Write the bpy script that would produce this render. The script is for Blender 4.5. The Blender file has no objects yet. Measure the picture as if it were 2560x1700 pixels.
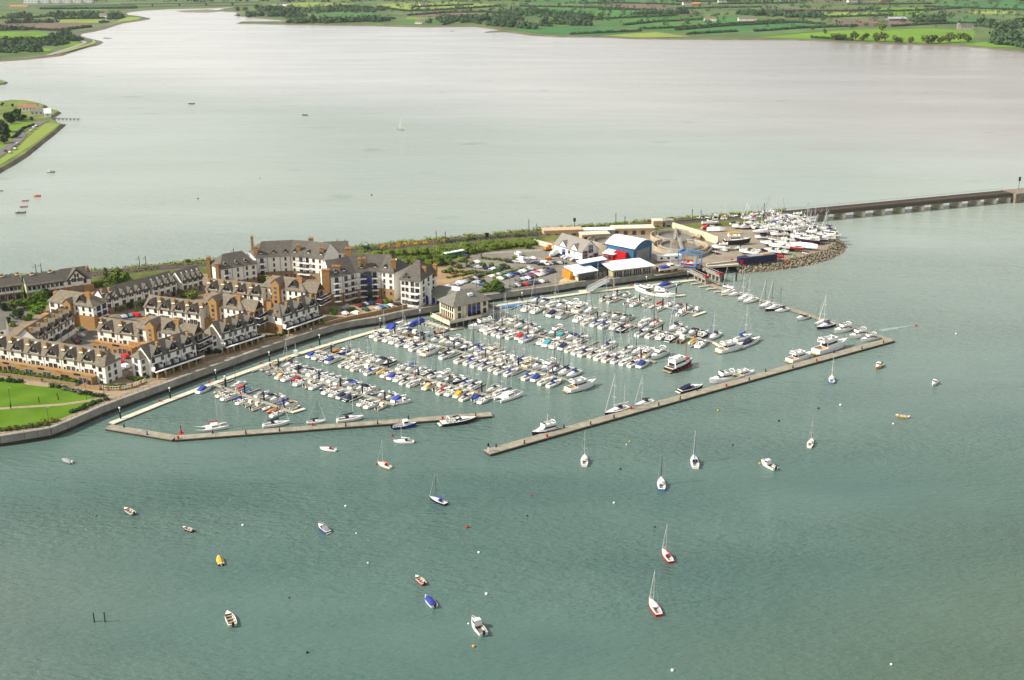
import bpy, math, random
from mathutils import Vector, Matrix
from mathutils.geometry import tessellate_polygon
random.seed(7)
SC = bpy.context.scene
COL = SC.collection
R = math.radians

# ------------------------------------------------------------------ camera, sky, sun, exposure
CAM_H, FPX, CX, CY, HORIZON = 160.0, 2900.0, 1280.0, 850.0, -140.0
TILT = math.atan((CY - HORIZON) / FPX)
cam = bpy.data.objects.new('camera', bpy.data.cameras.new('camera'))
COL.objects.link(cam)
cam.location = (0, 0, CAM_H)
cam.rotation_euler = (math.pi / 2 - TILT, 0, 0)
cam.data.sensor_width = 36.0
cam.data.lens = 36.0 * FPX / 2560.0
cam.data.clip_start = 1.0
cam.data.clip_end = 60000.0
SC.camera = cam

SUN_AZ = math.atan2(-0.97, -0.20)      # clockwise from +Y: the sun stands to the left and a little behind
SUN_EL = R(39)
world = bpy.data.worlds.new("World")
SC.world = world
world.use_nodes = True
_nt = world.node_tree
_bg = _nt.nodes['Background']
_sky = _nt.nodes.new('ShaderNodeTexSky')
_sky.sky_type = 'NISHITA'
_sky.sun_disc = False
_sky.sun_elevation = SUN_EL
_sky.sun_rotation = SUN_AZ
_sky.air_density = 1.0
_sky.dust_density = 3.5
_sky.ozone_density = 1.0
# broken bright cloud over the whole dome, softening the blue
_tc = _nt.nodes.new('ShaderNodeTexCoord')
_cn = _nt.nodes.new('ShaderNodeTexNoise'); _cn.inputs['Scale'].default_value = 3.2; _cn.inputs['Detail'].default_value = 5
_nt.links.new(_tc.outputs['Generated'], _cn.inputs['Vector'])
_cr = _nt.nodes.new('ShaderNodeMapRange'); _cr.inputs['From Min'].default_value = 0.36; _cr.inputs['From Max'].default_value = 0.62
_cr.inputs['To Min'].default_value = 0.25; _cr.inputs['To Max'].default_value = 0.85
_nt.links.new(_cn.outputs['Fac'], _cr.inputs['Value'])
_cm = _nt.nodes.new('ShaderNodeMix'); _cm.data_type = 'RGBA'
_nt.links.new(_cr.outputs[0], _cm.inputs['Factor']); _nt.links.new(_sky.outputs[0], _cm.inputs['A']); _cm.inputs['B'].default_value = (8.0, 7.9, 7.7, 1)
_nt.links.new(_cm.outputs['Result'], _bg.inputs[0])
_bg.inputs[1].default_value = 0.092

sun = bpy.data.objects.new('sun', bpy.data.lights.new('sun', 'SUN'))
COL.objects.link(sun)
sun.data.energy = 4.8
sun.data.angle = R(0.6)
sun.data.color = (1.0, 0.95, 0.85)
_d = Vector((math.sin(SUN_AZ) * math.cos(SUN_EL), math.cos(SUN_AZ) * math.cos(SUN_EL), math.sin(SUN_EL)))
sun.rotation_euler = (-_d).to_track_quat('-Z', 'Y').to_euler()
sun.location = (0, 0, 500)

SC.view_settings.view_transform = 'Standard'
SC.view_settings.look = 'None'
SC.view_settings.exposure = 0.40
SC.view_settings.gamma = 1.0
SC.view_settings.use_curve_mapping = False
SC.render.engine = 'CYCLES'
SC.cycles.max_bounces = 5
SC.cycles.diffuse_bounces = 2
SC.cycles.glossy_bounces = 2
SC.cycles.caustics_reflective = False
SC.cycles.caustics_refractive = False

_ct, _st = math.cos(TILT), math.sin(TILT)
def P(px, py, z=0.0):
    """surveyed point of the photograph (2560 x 1700) at height z above the water"""
    dx = (px - CX) / FPX
    dy = (CY - py) / FPX
    d = (dx, _ct + dy * _st, -_st + dy * _ct)
    t = (z - CAM_H) / d[2]
    return Vector((t * d[0], t * d[1], z))

# ------------------------------------------------------------------ materials
MATS = {}
def mat(name, col, rough=0.7, var=0.12, scale=0.6, metal=0.0, spec=0.3, bump=0.0, bscale=4.0, col2=None, coords='Object', rnd=0.0, detail=4.0, stretch=None):
    if name in MATS: return MATS[name]
    m = bpy.data.materials.new(name)
    m.use_nodes = True
    nt = m.node_tree
    b = nt.nodes['Principled BSDF']
    b.inputs['Roughness'].default_value = rough
    b.inputs['Metallic'].default_value = metal
    b.inputs['Specular IOR Level'].default_value = spec
    tc = nt.nodes.new('ShaderNodeTexCoord')
    if coords == 'World':
        src = nt.nodes.new('ShaderNodeNewGeometry').outputs['Position']
    else:
        src = tc.outputs[coords]
    if stretch:
        mp = nt.nodes.new('ShaderNodeMapping')
        mp.inputs['Scale'].default_value = stretch
        nt.links.new(src, mp.inputs['Vector']); src = mp.outputs[0]
    nz = nt.nodes.new('ShaderNodeTexNoise')
    nz.inputs['Scale'].default_value = scale
    nz.inputs['Detail'].default_value = detail
    nt.links.new(src, nz.inputs['Vector'])
    rp = nt.nodes.new('ShaderNodeMapRange')
    rp.inputs['From Min'].default_value = 0.3
    rp.inputs['From Max'].default_value = 0.7
    nt.links.new(nz.outputs['Fac'], rp.inputs['Value'])
    mx = nt.nodes.new('ShaderNodeMix')
    mx.data_type = 'RGBA'
    c1 = [max(0, c * (1 - var)) for c in col]
    c2 = list(col2) if col2 else [min(1, c * (1 + var)) for c in col]
    mx.inputs['A'].default_value = (*c1, 1)
    mx.inputs['B'].default_value = (*c2, 1)
    nt.links.new(rp.outputs[0], mx.inputs['Factor'])
    out = mx.outputs['Result']
    if rnd:
        oi = nt.nodes.new('ShaderNodeObjectInfo')
        r2 = nt.nodes.new('ShaderNodeMapRange')
        r2.inputs['To Min'].default_value = 1 - rnd
        r2.inputs['To Max'].default_value = 1 + rnd
        nt.links.new(oi.outputs['Random'], r2.inputs['Value'])
        hs = nt.nodes.new('ShaderNodeHueSaturation')
        nt.links.new(r2.outputs[0], hs.inputs['Value'])
        nt.links.new(out, hs.inputs['Color'])
        out = hs.outputs[0]
    nt.links.new(out, b.inputs['Base Color'])
    if bump:
        n2 = nt.nodes.new('ShaderNodeTexNoise')
        n2.inputs['Scale'].default_value = bscale
        n2.inputs['Detail'].default_value = 3
        nt.links.new(src, n2.inputs['Vector'])
        bp = nt.nodes.new('ShaderNodeBump')
        bp.inputs['Strength'].default_value = bump
        bp.inputs['Distance'].default_value = 0.3
        nt.links.new(n2.outputs['Fac'], bp.inputs['Height'])
        nt.links.new(bp.outputs[0], b.inputs['Normal'])
    MATS[name] = m
    return m

M_RENDER = mat('white render', (0.80, 0.78, 0.71), 0.85, 0.06, 0.4)
M_BRICK = mat('buff brick', (0.335, 0.205, 0.085), 0.9, 0.18, 1.2)
M_BRICK2 = mat('orange brick', (0.37, 0.205, 0.075), 0.9, 0.18, 1.2)
M_STONE = mat('brown stone brick', (0.27, 0.19, 0.10), 0.9, 0.2, 1.0)
M_SLATE = mat('brown grey slate', (0.165, 0.135, 0.095), 0.75, 0.22, 0.8, bump=0.2, bscale=3)
M_SLATE2 = mat('dark grey slate', (0.10, 0.088, 0.072), 0.75, 0.2, 0.8, bump=0.2, bscale=3)
M_SLATEG = mat('grey green slate', (0.15, 0.145, 0.12), 0.7, 0.15, 0.6)
M_TIMBER = mat('dark stained timber', (0.012, 0.011, 0.012), 0.8, 0.2)
M_FRAME = mat('window frame white', (0.34, 0.32, 0.29), 0.6, 0.05)
M_FRAMED = mat('window frame brown', (0.10, 0.055, 0.035), 0.6, 0.15)
M_GLASS = mat('dark window glass', (0.018, 0.022, 0.03), 0.12, 0.5, 0.7, spec=0.6, rnd=0.5)
M_SKYL = mat('skylight glass', (0.62, 0.66, 0.70), 0.15, 0.1, spec=0.8)  # whitish because the reflected sky is painted into the glass colour
M_POT = mat('terracotta pot', (0.42, 0.20, 0.07), 0.8, 0.15)
M_PIPE = mat('dark downpipe', (0.03, 0.03, 0.03), 0.6, 0.1)
M_LEAD = mat('pale flashing', (0.62, 0.55, 0.38), 0.8, 0.1)
M_RAIL = mat('navy balcony rail', (0.015, 0.016, 0.035), 0.5, 0.2)
M_WHITE = mat('white paint', (0.82, 0.82, 0.80), 0.5, 0.04)
M_CONC = mat('quay concrete', (0.30, 0.28, 0.235), 0.9, 0.22, 0.25, bump=0.15, bscale=1.5, coords='World')
M_CONCW = mat('quay concrete weed', (0.035, 0.035, 0.022), 0.9, 0.4, 0.5, coords='World')
M_CONCL = mat('pale concrete', (0.60, 0.55, 0.42), 0.9, 0.12, 0.2, coords='World')
M_CONCD = mat('breakwater concrete', (0.262, 0.235, 0.175), 0.9, 0.22, 0.45, coords='World')
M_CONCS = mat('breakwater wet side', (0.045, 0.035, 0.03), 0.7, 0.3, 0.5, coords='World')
M_DECK = mat('pale pontoon deck', (0.55, 0.52, 0.40), 0.85, 0.10, 0.5, coords='World')
M_DECKR = mat('grey pontoon deck', (0.31, 0.285, 0.225), 0.85, 0.12, 0.5, coords='World')
M_FLOAT = mat('pontoon float', (0.05, 0.045, 0.04), 0.8, 0.3)
M_BLACK = mat('black paint', (0.015, 0.015, 0.016), 0.5, 0.2)
M_DKGREY = mat('dark grey', (0.06, 0.06, 0.065), 0.6, 0.2)
M_GREY = mat('mid grey', (0.25, 0.25, 0.25), 0.7, 0.15)
M_STEEL = mat('galvanised steel', (0.45, 0.46, 0.47), 0.45, 0.1, metal=0.3)
M_ALU = mat('mast alloy', (0.62, 0.62, 0.60), 0.4, 0.05, metal=0.2)
M_GLOBE = mat('white lamp globe', (0.85, 0.85, 0.85), 0.3, 0.03)
M_RED = mat('red paint', (0.48, 0.012, 0.015), 0.45, 0.12)
M_ORANGE = mat('orange paint', (0.62, 0.22, 0.03), 0.5, 0.1)
M_YELLOW = mat('yellow paint', (0.56, 0.34, 0.03), 0.5, 0.1)
M_BLUE = mat('royal blue canvas', (0.022, 0.045, 0.30), 0.7, 0.2, rnd=0.35)
M_NAVY = mat('navy blue', (0.012, 0.014, 0.06), 0.5, 0.2, rnd=0.3)
M_TEAL = mat('teal canvas', (0.05, 0.30, 0.33), 0.7, 0.15)
M_LBLUE = mat('light blue', (0.055, 0.18, 0.40), 0.6, 0.12)
M_CREAM = mat('cream gelcoat', (0.74, 0.69, 0.55), 0.4, 0.08, rnd=0.1)
M_TAN = mat('tan canvas', (0.55, 0.38, 0.18), 0.8, 0.12)
M_GEL = mat('white gelcoat', (0.80, 0.80, 0.77), 0.3, 0.05, rnd=0.08)
M_GELD = mat('off white deck', (0.68, 0.66, 0.59), 0.5, 0.08, rnd=0.12)
M_SEAT = mat('cockpit grey', (0.20, 0.19, 0.17), 0.8, 0.25, rnd=0.3)
M_WOOD = mat('varnished wood', (0.30, 0.14, 0.05), 0.5, 0.25, 2.0)
M_TEAK = mat('teak deck', (0.42, 0.29, 0.15), 0.7, 0.15, 2.0)
M_ANTI = mat('dark antifouling', (0.02, 0.025, 0.05), 0.7, 0.3, rnd=0.4)
M_ANTIR = mat('red antifouling', (0.22, 0.03, 0.025), 0.8, 0.2)
M_TYRE = mat('tyre rubber', (0.02, 0.02, 0.02), 0.9, 0.1)
M_GREENB = mat('bright green', (0.05, 0.33, 0.10), 0.6, 0.2)
M_SAIL = mat('sail cloth', (0.85, 0.84, 0.78), 0.7, 0.05)
M_BALLAST = mat('railway ballast', (0.085, 0.07, 0.055), 0.95, 0.3, 1.5, coords='World')
M_RUST = mat('rail steel', (0.16, 0.11, 0.08), 0.6, 0.2)
def foliage(name, c, var=0.45, rnd=0.25):
    return mat(name, c, 0.9, var, 0.9, spec=0.1, rnd=rnd, coords='World')
M_LEAF = foliage('fresh green leaves', (0.080, 0.138, 0.016))
M_LEAFD = foliage('dark green leaves', (0.028, 0.058, 0.016))
M_LEAFY = foliage('yellow green leaves', (0.15, 0.19, 0.02))
M_LEAFO = foliage('olive leaves', (0.090, 0.125, 0.022))
M_LEAFF = foliage('hazy far leaves', (0.045, 0.085, 0.035))
M_GORSE = foliage('gorse bloom', (0.33, 0.19, 0.012))
M_BARK = mat('bark', (0.10, 0.075, 0.05), 0.95, 0.3)

# ------------------------------------------------------------------ mesh building
class MB:
    def __init__(s): s.v = []; s.f = []; s.m = []
    def face(s, pts, m=0):
        i = len(s.v)
        s.v += [tuple(p) for p in pts]
        s.f.append(tuple(range(i, i + len(pts)))); s.m.append(m)
        return s
    def box(s, x0, x1, y0, y1, z0, z1, m=0, top=None, bottom=True):
        i = len(s.v)
        s.v += [(x0, y0, z0), (x1, y0, z0), (x1, y1, z0), (x0, y1, z0), (x0, y0, z1), (x1, y0, z1), (x1, y1, z1), (x0, y1, z1)]
        fs = [(0, 1, 5, 4), (1, 2, 6, 5), (2, 3, 7, 6), (3, 0, 4, 7), (4, 5, 6, 7)]
        ms = [m, m, m, m, m if top is None else top]
        if bottom: fs.append((3, 2, 1, 0)); ms.append(m)
        for f, mm in zip(fs, ms):
            s.f.append(tuple(i + k for k in f)); s.m.append(mm)
        return s
    def prism(s, poly, z0, z1, m=0, top=None, bottom=False):
        n = len(poly)
        zz0 = z0 if isinstance(z0, (list, tuple)) else [z0] * n
        zz1 = z1 if isinstance(z1, (list, tuple)) else [z1] * n
        for k in range(n):
            a, b = poly[k], poly[(k + 1) % n]
            s.face([(a[0], a[1], zz0[k]), (b[0], b[1], zz0[(k + 1) % n]), (b[0], b[1], zz1[(k + 1) % n]), (a[0], a[1], zz1[k])], m)
        pts = [Vector((p[0], p[1], 0)) for p in poly]
        for t in tessellate_polygon([pts]):
            s.face([(poly[q][0], poly[q][1], zz1[q]) for q in t], m if top is None else top)
            if bottom: s.face([(poly[q][0], poly[q][1], zz0[q]) for q in t], m)
        return s
    def sheet(s, poly, z, m=0):
        pts = [Vector((p[0], p[1], 0)) for p in poly]
        for t in tessellate_polygon([pts]):
            tri = [(poly[q][0], poly[q][1], z if z is not None else poly[q][2]) for q in t]
            a, b, c = [Vector(q) for q in tri]
            if (b - a).cross(c - a).z < 0: tri.reverse()
            s.face(tri, m)
        return s
    def cyl(s, p, q, r0, r1=None, n=6, m=0, caps=True):
        r1 = r0 if r1 is None else r1
        p, q = Vector(p), Vector(q)
        d = (q - p).normalized()
        u = d.cross(Vector((0, 0, 1)))
        if u.length < 1e-3: u = Vector((1, 0, 0))
        u.normalize(); w = d.cross(u)
        i = len(s.v)
        for c, r in ((p, r0), (q, r1)):
            for k in range(n):
                a = 2 * math.pi * k / n
                s.v.append(tuple(c + u * (r * math.cos(a)) + w * (r * math.sin(a))))
        for k in range(n):
            s.f.append((i + k, i + (k + 1) % n, i + n + (k + 1) % n, i + n + k)); s.m.append(m)
        if caps:
            s.f.append(tuple(i + n + k for k in range(n))); s.m.append(m)
            s.f.append(tuple(i + n - 1 - k for k in range(n))); s.m.append(m)
        return s
    def loft(s, rings, m=0, closed=False, cap0=False, cap1=False):
        n = len(rings[0]); i = len(s.v)
        for r in rings: s.v += [tuple(p) for p in r]
        for a in range(len(rings) - 1):
            for k in range(n if closed else n - 1):
                k2 = (k + 1) % n
                s.f.append((i + a * n + k, i + a * n + k2, i + (a + 1) * n + k2, i + (a + 1) * n + k))
                s.m.append(m if not callable(m) else m(a, k))
        if cap0: s.f.append(tuple(i + k for k in reversed(range(n)))); s.m.append(m if not callable(m) else m(0, 0))
        if cap1: s.f.append(tuple(i + (len(rings) - 1) * n + k for k in range(n))); s.m.append(m if not callable(m) else m(0, 0))
        return s
    def ball(s, c, rx, ry, rz, nu=8, nv=5, m=0):
        rings = []
        for a in range(1, nv):
            t = math.pi * a / nv
            rings.append([(c[0] + rx * math.sin(t) * math.cos(2 * math.pi * k / nu), c[1] + ry * math.sin(t) * math.sin(2 * math.pi * k / nu), c[2] + rz * math.cos(t)) for k in range(nu)])
        s.loft(rings, m, True, True, True)
        return s
    def tube(s, pts, r, n=4, m=0):
        for a, b in zip(pts[:-1], pts[1:]): s.cyl(a, b, r, r, n, m, False)
        return s
    def mesh(s, name, mats):
        me = bpy.data.meshes.new(name)
        me.from_pydata(s.v, [], s.f)
        for mm in (mats if isinstance(mats, (list, tuple)) else [mats]): me.materials.append(mm)
        if any(s.m): me.polygons.foreach_set('material_index', s.m)
        return me
    def build(s, name, mats, parent=None, **kw):
        return obj(name, s.mesh(name, mats), parent, **kw)

def obj(name, mesh, parent=None, loc=None, rz=0.0, kind=None, label=None, cat=None, group=None, mats=None, scale=None):
    o = bpy.data.objects.new(name, mesh)
    COL.objects.link(o)
    if parent: o.parent = parent
    if loc is not None: o.location = loc
    if rz: o.rotation_euler = (0, 0, rz)
    if scale is not None: o.scale = scale if isinstance(scale, (tuple, list)) else (scale,) * 3
    if kind: o['kind'] = kind
    if label: o['label'] = label
    if cat: o['category'] = cat
    if group: o['group'] = group
    if mats:
        for k, mm in enumerate(mats):
            if mm is not None and k < len(o.material_slots):
                o.material_slots[k].link = 'OBJECT'; o.material_slots[k].material = mm
    return o

def thing(name, label, cat, loc=(0, 0, 0), rz=0.0, group=None, scale=None):
    return obj(name, None, None, loc, rz, None, label, cat, group, None, scale)

def copy_tree(o, parent=None):
    c = o.copy(); COL.objects.link(c)
    if parent: c.parent = parent
    for ch in o.children: copy_tree(ch, c)
    return c

def hd(a, b):
    return math.atan2(b[1] - a[1], b[0] - a[0])
def lerp(a, b, t):
    return a + (b - a) * t
ORD = ['zeroth', 'first', 'second', 'third', 'fourth', 'fifth', 'sixth', 'seventh', 'eighth', 'ninth', 'tenth', 'eleventh', 'twelfth', 'thirteenth', 'fourteenth', 'fifteenth', 'sixteenth', 'seventeenth', 'eighteenth', 'nineteenth', 'twentieth', 'twenty-first', 'twenty-second', 'twenty-third', 'twenty-fourth', 'twenty-fifth', 'twenty-sixth', 'twenty-seventh', 'twenty-eighth', 'twenty-ninth', 'thirtieth']

# ================================================================== WATER
def make_water():
    m = bpy.data.materials.new('estuary water'); m.use_nodes = True
    nt = m.node_tree; L = nt.links
    b = nt.nodes['Principled BSDF']
    b.inputs['IOR'].default_value = 1.33
    geo = nt.nodes.new('ShaderNodeNewGeometry')
    def noise(scale, st=(1, 1, 1), detail=3, rot=0.0):
        mp = nt.nodes.new('ShaderNodeMapping')
        mp.inputs['Scale'].default_value = st
        mp.inputs['Rotation'].default_value = (0, 0, rot)
        L.new(geo.outputs['Position'], mp.inputs['Vector'])
        n = nt.nodes.new('ShaderNodeTexNoise')
        n.inputs['Scale'].default_value = scale
        n.inputs['Detail'].default_value = detail
        L.new(mp.outputs[0], n.inputs['Vector'])
        return n.outputs['Fac']
    def ramp(v, a, c, t0=0.0, t1=1.0):
        r = nt.nodes.new('ShaderNodeMapRange')
        r.inputs['From Min'].default_value = a; r.inputs['From Max'].default_value = c
        r.inputs['To Min'].default_value = t0; r.inputs['To Max'].default_value = t1
        L.new(v, r.inputs['Value']); return r.outputs[0]
    def mixc(f, A, B):
        x = nt.nodes.new('ShaderNodeMix'); x.data_type = 'RGBA'
        if hasattr(f, 'is_linked'): L.new(f, x.inputs['Factor'])
        else: x.inputs['Factor'].default_value = f
        for nm, c in (('A', A), ('B', B)):
            if isinstance(c, tuple): x.inputs[nm].default_value = (*c, 1)
            else: L.new(c, x.inputs[nm])
        return x.outputs['Result']
    sep = nt.nodes.new('ShaderNodeSeparateXYZ'); L.new(geo.outputs['Position'], sep.inputs[0])
    # silt mask: clear teal seaward; past a tide line brown silty right, painted sky sheen left
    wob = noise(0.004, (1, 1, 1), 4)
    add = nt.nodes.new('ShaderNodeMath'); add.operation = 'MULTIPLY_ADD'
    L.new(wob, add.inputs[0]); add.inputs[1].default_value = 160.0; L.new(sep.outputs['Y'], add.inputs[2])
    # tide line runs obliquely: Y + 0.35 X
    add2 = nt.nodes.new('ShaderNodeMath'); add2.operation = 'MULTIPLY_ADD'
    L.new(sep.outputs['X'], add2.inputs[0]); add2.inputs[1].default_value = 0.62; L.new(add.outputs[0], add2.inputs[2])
    silt_sheen = ramp(add2.outputs[0], 1100, 1420)
    mid = ramp(sep.outputs['Y'], 330, 720)  # paler with distance, part of the sky reflection painted as base colour
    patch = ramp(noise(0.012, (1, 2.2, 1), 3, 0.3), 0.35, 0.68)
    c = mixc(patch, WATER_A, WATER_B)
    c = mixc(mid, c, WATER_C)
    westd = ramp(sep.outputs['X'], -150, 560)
    c = mixc(silt_sheen, c, mixc(westd, WATER_SHEEN, WATER_D))  # pale left end: the bright sky's reflection painted into the water colour
    weed = ramp(noise(0.02, (1, 1.6, 1), 2), 0.66, 0.78, 0, 0.3)
    c = mixc(weed, c, (0.05, 0.085, 0.075))
    # shallow olive bank on the seaward right, a silty plume on the left
    sh1 = nt.nodes.new('ShaderNodeMath'); sh1.operation = 'MULTIPLY_ADD'; L.new(sep.outputs['Y'], sh1.inputs[0]); sh1.inputs[1].default_value = -1.25; L.new(sep.outputs['X'], sh1.inputs[2])
    sh2 = nt.nodes.new('ShaderNodeMath'); sh2.operation = 'MULTIPLY_ADD'; L.new(noise(0.018, (1, 1, 1), 4), sh2.inputs[0]); sh2.inputs[1].default_value = 150.0; L.new(sh1.outputs[0], sh2.inputs[2])
    c = mixc(ramp(sh2.outputs[0], -215, -50, 0, .6), c, (0.080, 0.105, 0.052))
    pl = nt.nodes.new('ShaderNodeMath'); pl.operation = 'MULTIPLY_ADD'; L.new(noise(0.02, (0.5, 1.5, 1), 4), pl.inputs[0]); pl.inputs[1].default_value = -90.0; L.new(sep.outputs['X'], pl.inputs[2])
    pl2 = nt.nodes.new('ShaderNodeMath'); pl2.operation = 'MULTIPLY'; L.new(ramp(pl.outputs[0], -115, -175, 0, .32), pl2.inputs[0]); L.new(ramp(sep.outputs['Y'], 330, 250), pl2.inputs[1])
    c = mixc(pl2.outputs[0], c, (0.145, 0.150, 0.120))
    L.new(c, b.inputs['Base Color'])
    streak = ramp(noise(0.02, (0.25, 1, 1), 4, 0.12), 0.42, 0.66, 0.16, 0.26)
    L.new(streak, b.inputs['Roughness'])
    # ripples: two crossing trains plus chop
    def mul(v, k):
        q = nt.nodes.new('ShaderNodeMath'); q.operation = 'MULTIPLY'; L.new(v, q.inputs[0]); q.inputs[1].default_value = k; return q.outputs[0]
    def addm(v, u):
        q = nt.nodes.new('ShaderNodeMath'); q.operation = 'ADD'; L.new(v, q.inputs[0]); L.new(u, q.inputs[1]); return q.outputs[0]
    h = addm(addm(mul(noise(0.72, (0.38, 1.0, 1), 3, 0.2), 1.35), mul(noise(1.3, (0.5, 1.2, 1), 2, -0.3), 0.55)), mul(noise(0.12, (0.5, 1, 1), 2, 0.1), 1.3))
    calm = ramp(noise(0.010, (0.35, 1.3, 1), 4, 0.1), 0.34, 0.62, 0.22, 1.15)
    hm = nt.nodes.new('ShaderNodeMath'); hm.operation = 'MULTIPLY'; L.new(h, hm.inputs[0])
    shel = nt.nodes.new('ShaderNodeMath'); shel.operation = 'MULTIPLY'; L.new(calm, shel.inputs[0]); L.new(ramp(sep.outputs['Y'], 420, 800, 1.0, 0.30), shel.inputs[1])   # the lagoon behind the railway lies calmer
    L.new(shel.outputs[0], hm.inputs[1])
    bp = nt.nodes.new('ShaderNodeBump')
    bp.inputs['Strength'].default_value = 0.95
    bp.inputs['Distance'].default_value = 0.75
    L.new(hm.outputs[0], bp.inputs['Height'])
    L.new(bp.outputs[0], b.inputs['Normal'])
    return m
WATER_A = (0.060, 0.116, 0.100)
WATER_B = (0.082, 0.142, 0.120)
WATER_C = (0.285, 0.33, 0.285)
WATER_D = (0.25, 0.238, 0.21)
WATER_SHEEN = (0.46, 0.465, 0.445)
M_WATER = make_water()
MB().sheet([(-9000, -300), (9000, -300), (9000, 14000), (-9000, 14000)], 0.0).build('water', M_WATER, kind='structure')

# ================================================================== FAR SHORES
GZ = 3.5
M_FIELDG = mat('far grass land', (0.060, 0.115, 0.030), 0.95, 0.3, 0.01, coords='World', col2=(0.115, 0.165, 0.045), detail=8)
M_MUD = mat('shore mud and stones', (0.14, 0.115, 0.08), 0.95, 0.3, 0.05, coords='World')
def land(name, pix, z=2.0, m=None, kind='structure', skirt=14.0):
    poly = [P(x, y, z)[:2] for x, y in pix]
    b = MB()
    area = sum(poly[k][0] * poly[(k + 1) % len(poly)][1] - poly[(k + 1) % len(poly)][0] * poly[k][1] for k in range(len(poly)))
    if area < 0: poly.reverse()
    n = len(poly)
    outs = []
    for k in range(n):
        a, q, c = Vector(poly[k - 1]), Vector(poly[k]), Vector(poly[(k + 1) % n])
        d = ((q - a).normalized() + (c - q).normalized())
        d = d.normalized() if d.length > 1e-4 else Vector((1, 0))
        nn = Vector((d.y, -d.x))
        outs.append(q + nn * skirt)
    b.sheet(poly, z, 0)
    for k in range(n):
        k2 = (k + 1) % n
        b.face([(*outs[k], -0.8), (*outs[k2], -0.8), (*poly[k2], z), (*poly[k], z)], 1)
    return b.build(name, [m or M_FIELDG, M_MUD], kind=kind)

# left bank of the upper estuary
land('land', [(-160, 160), (0, 150), (60, 146), (142, 137), (180, 124), (200, 118), (232, 111), (244, 105), (240, 101), (226, 98), (205, 93), (186, 87), (195, 82), (225, 77), (252, 71), (270, 65), (296, 57), (330, 52), (362, 47), (366, 44), (340, 39), (311, 36), (306, 31), (330, 27), (370, 23.5), (420, 21), (470, 20), (520, 19), (560, 17), (600, 14), (700, 8), (760, 0), (600, -30), (-200, -30)], 1.6)
# right bank
land('land', [(560, 21), (600, 16), (700, 10), (760, 2), (700, -30), (2900, -30), (2900, 150), (2560, 128), (2470, 118), (2383, 112), (2260, 109), (2137, 104.5), (1990, 97.5), (1800, 97), (1597, 95), (1500, 91), (1400, 90), (1330, 86), (1270, 78), (1218, 79), (1262, 74), (1240, 70), (1195, 65), (1060, 66), (943, 63.5), (840, 62), (735, 60), (600, 57), (605, 53.5), (690, 53), (726, 54.5), (710, 49), (640, 43), (593, 37), (610, 30), (560, 26)], 1.6)
# left peninsula
land('land', [(-160, 250), (0, 253), (30, 249), (62, 250), (92, 256), (112, 262), (104, 268), (118, 272), (142, 275), (146, 278), (124, 291), (140, 305), (154, 309), (130, 330), (96, 356), (60, 385), (30, 404), (0, 420), (-40, 445), (-200, 470)], 2.2, mat('peninsula grass', (0.10, 0.165, 0.028), 0.95, 0.3, 0.03, coords='World', col2=(0.17, 0.20, 0.04)), skirt=4)
land('land', [(-90, 200), (0, 199), (16, 204), (8, 208), (-90, 212)], 1.6, skirt=3)
for pix in ([(440, 27), (520, 23), (560, 27), (520, 31), (460, 30)], [(560, 20.5), (600, 26), (570, 30), (545, 27)]):
    land('mudflat', pix, 0.5, mat('tidal mud', (0.17, 0.16, 0.10), 0.9, 0.2, 0.03, coords='World'), skirt=6)

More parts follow.
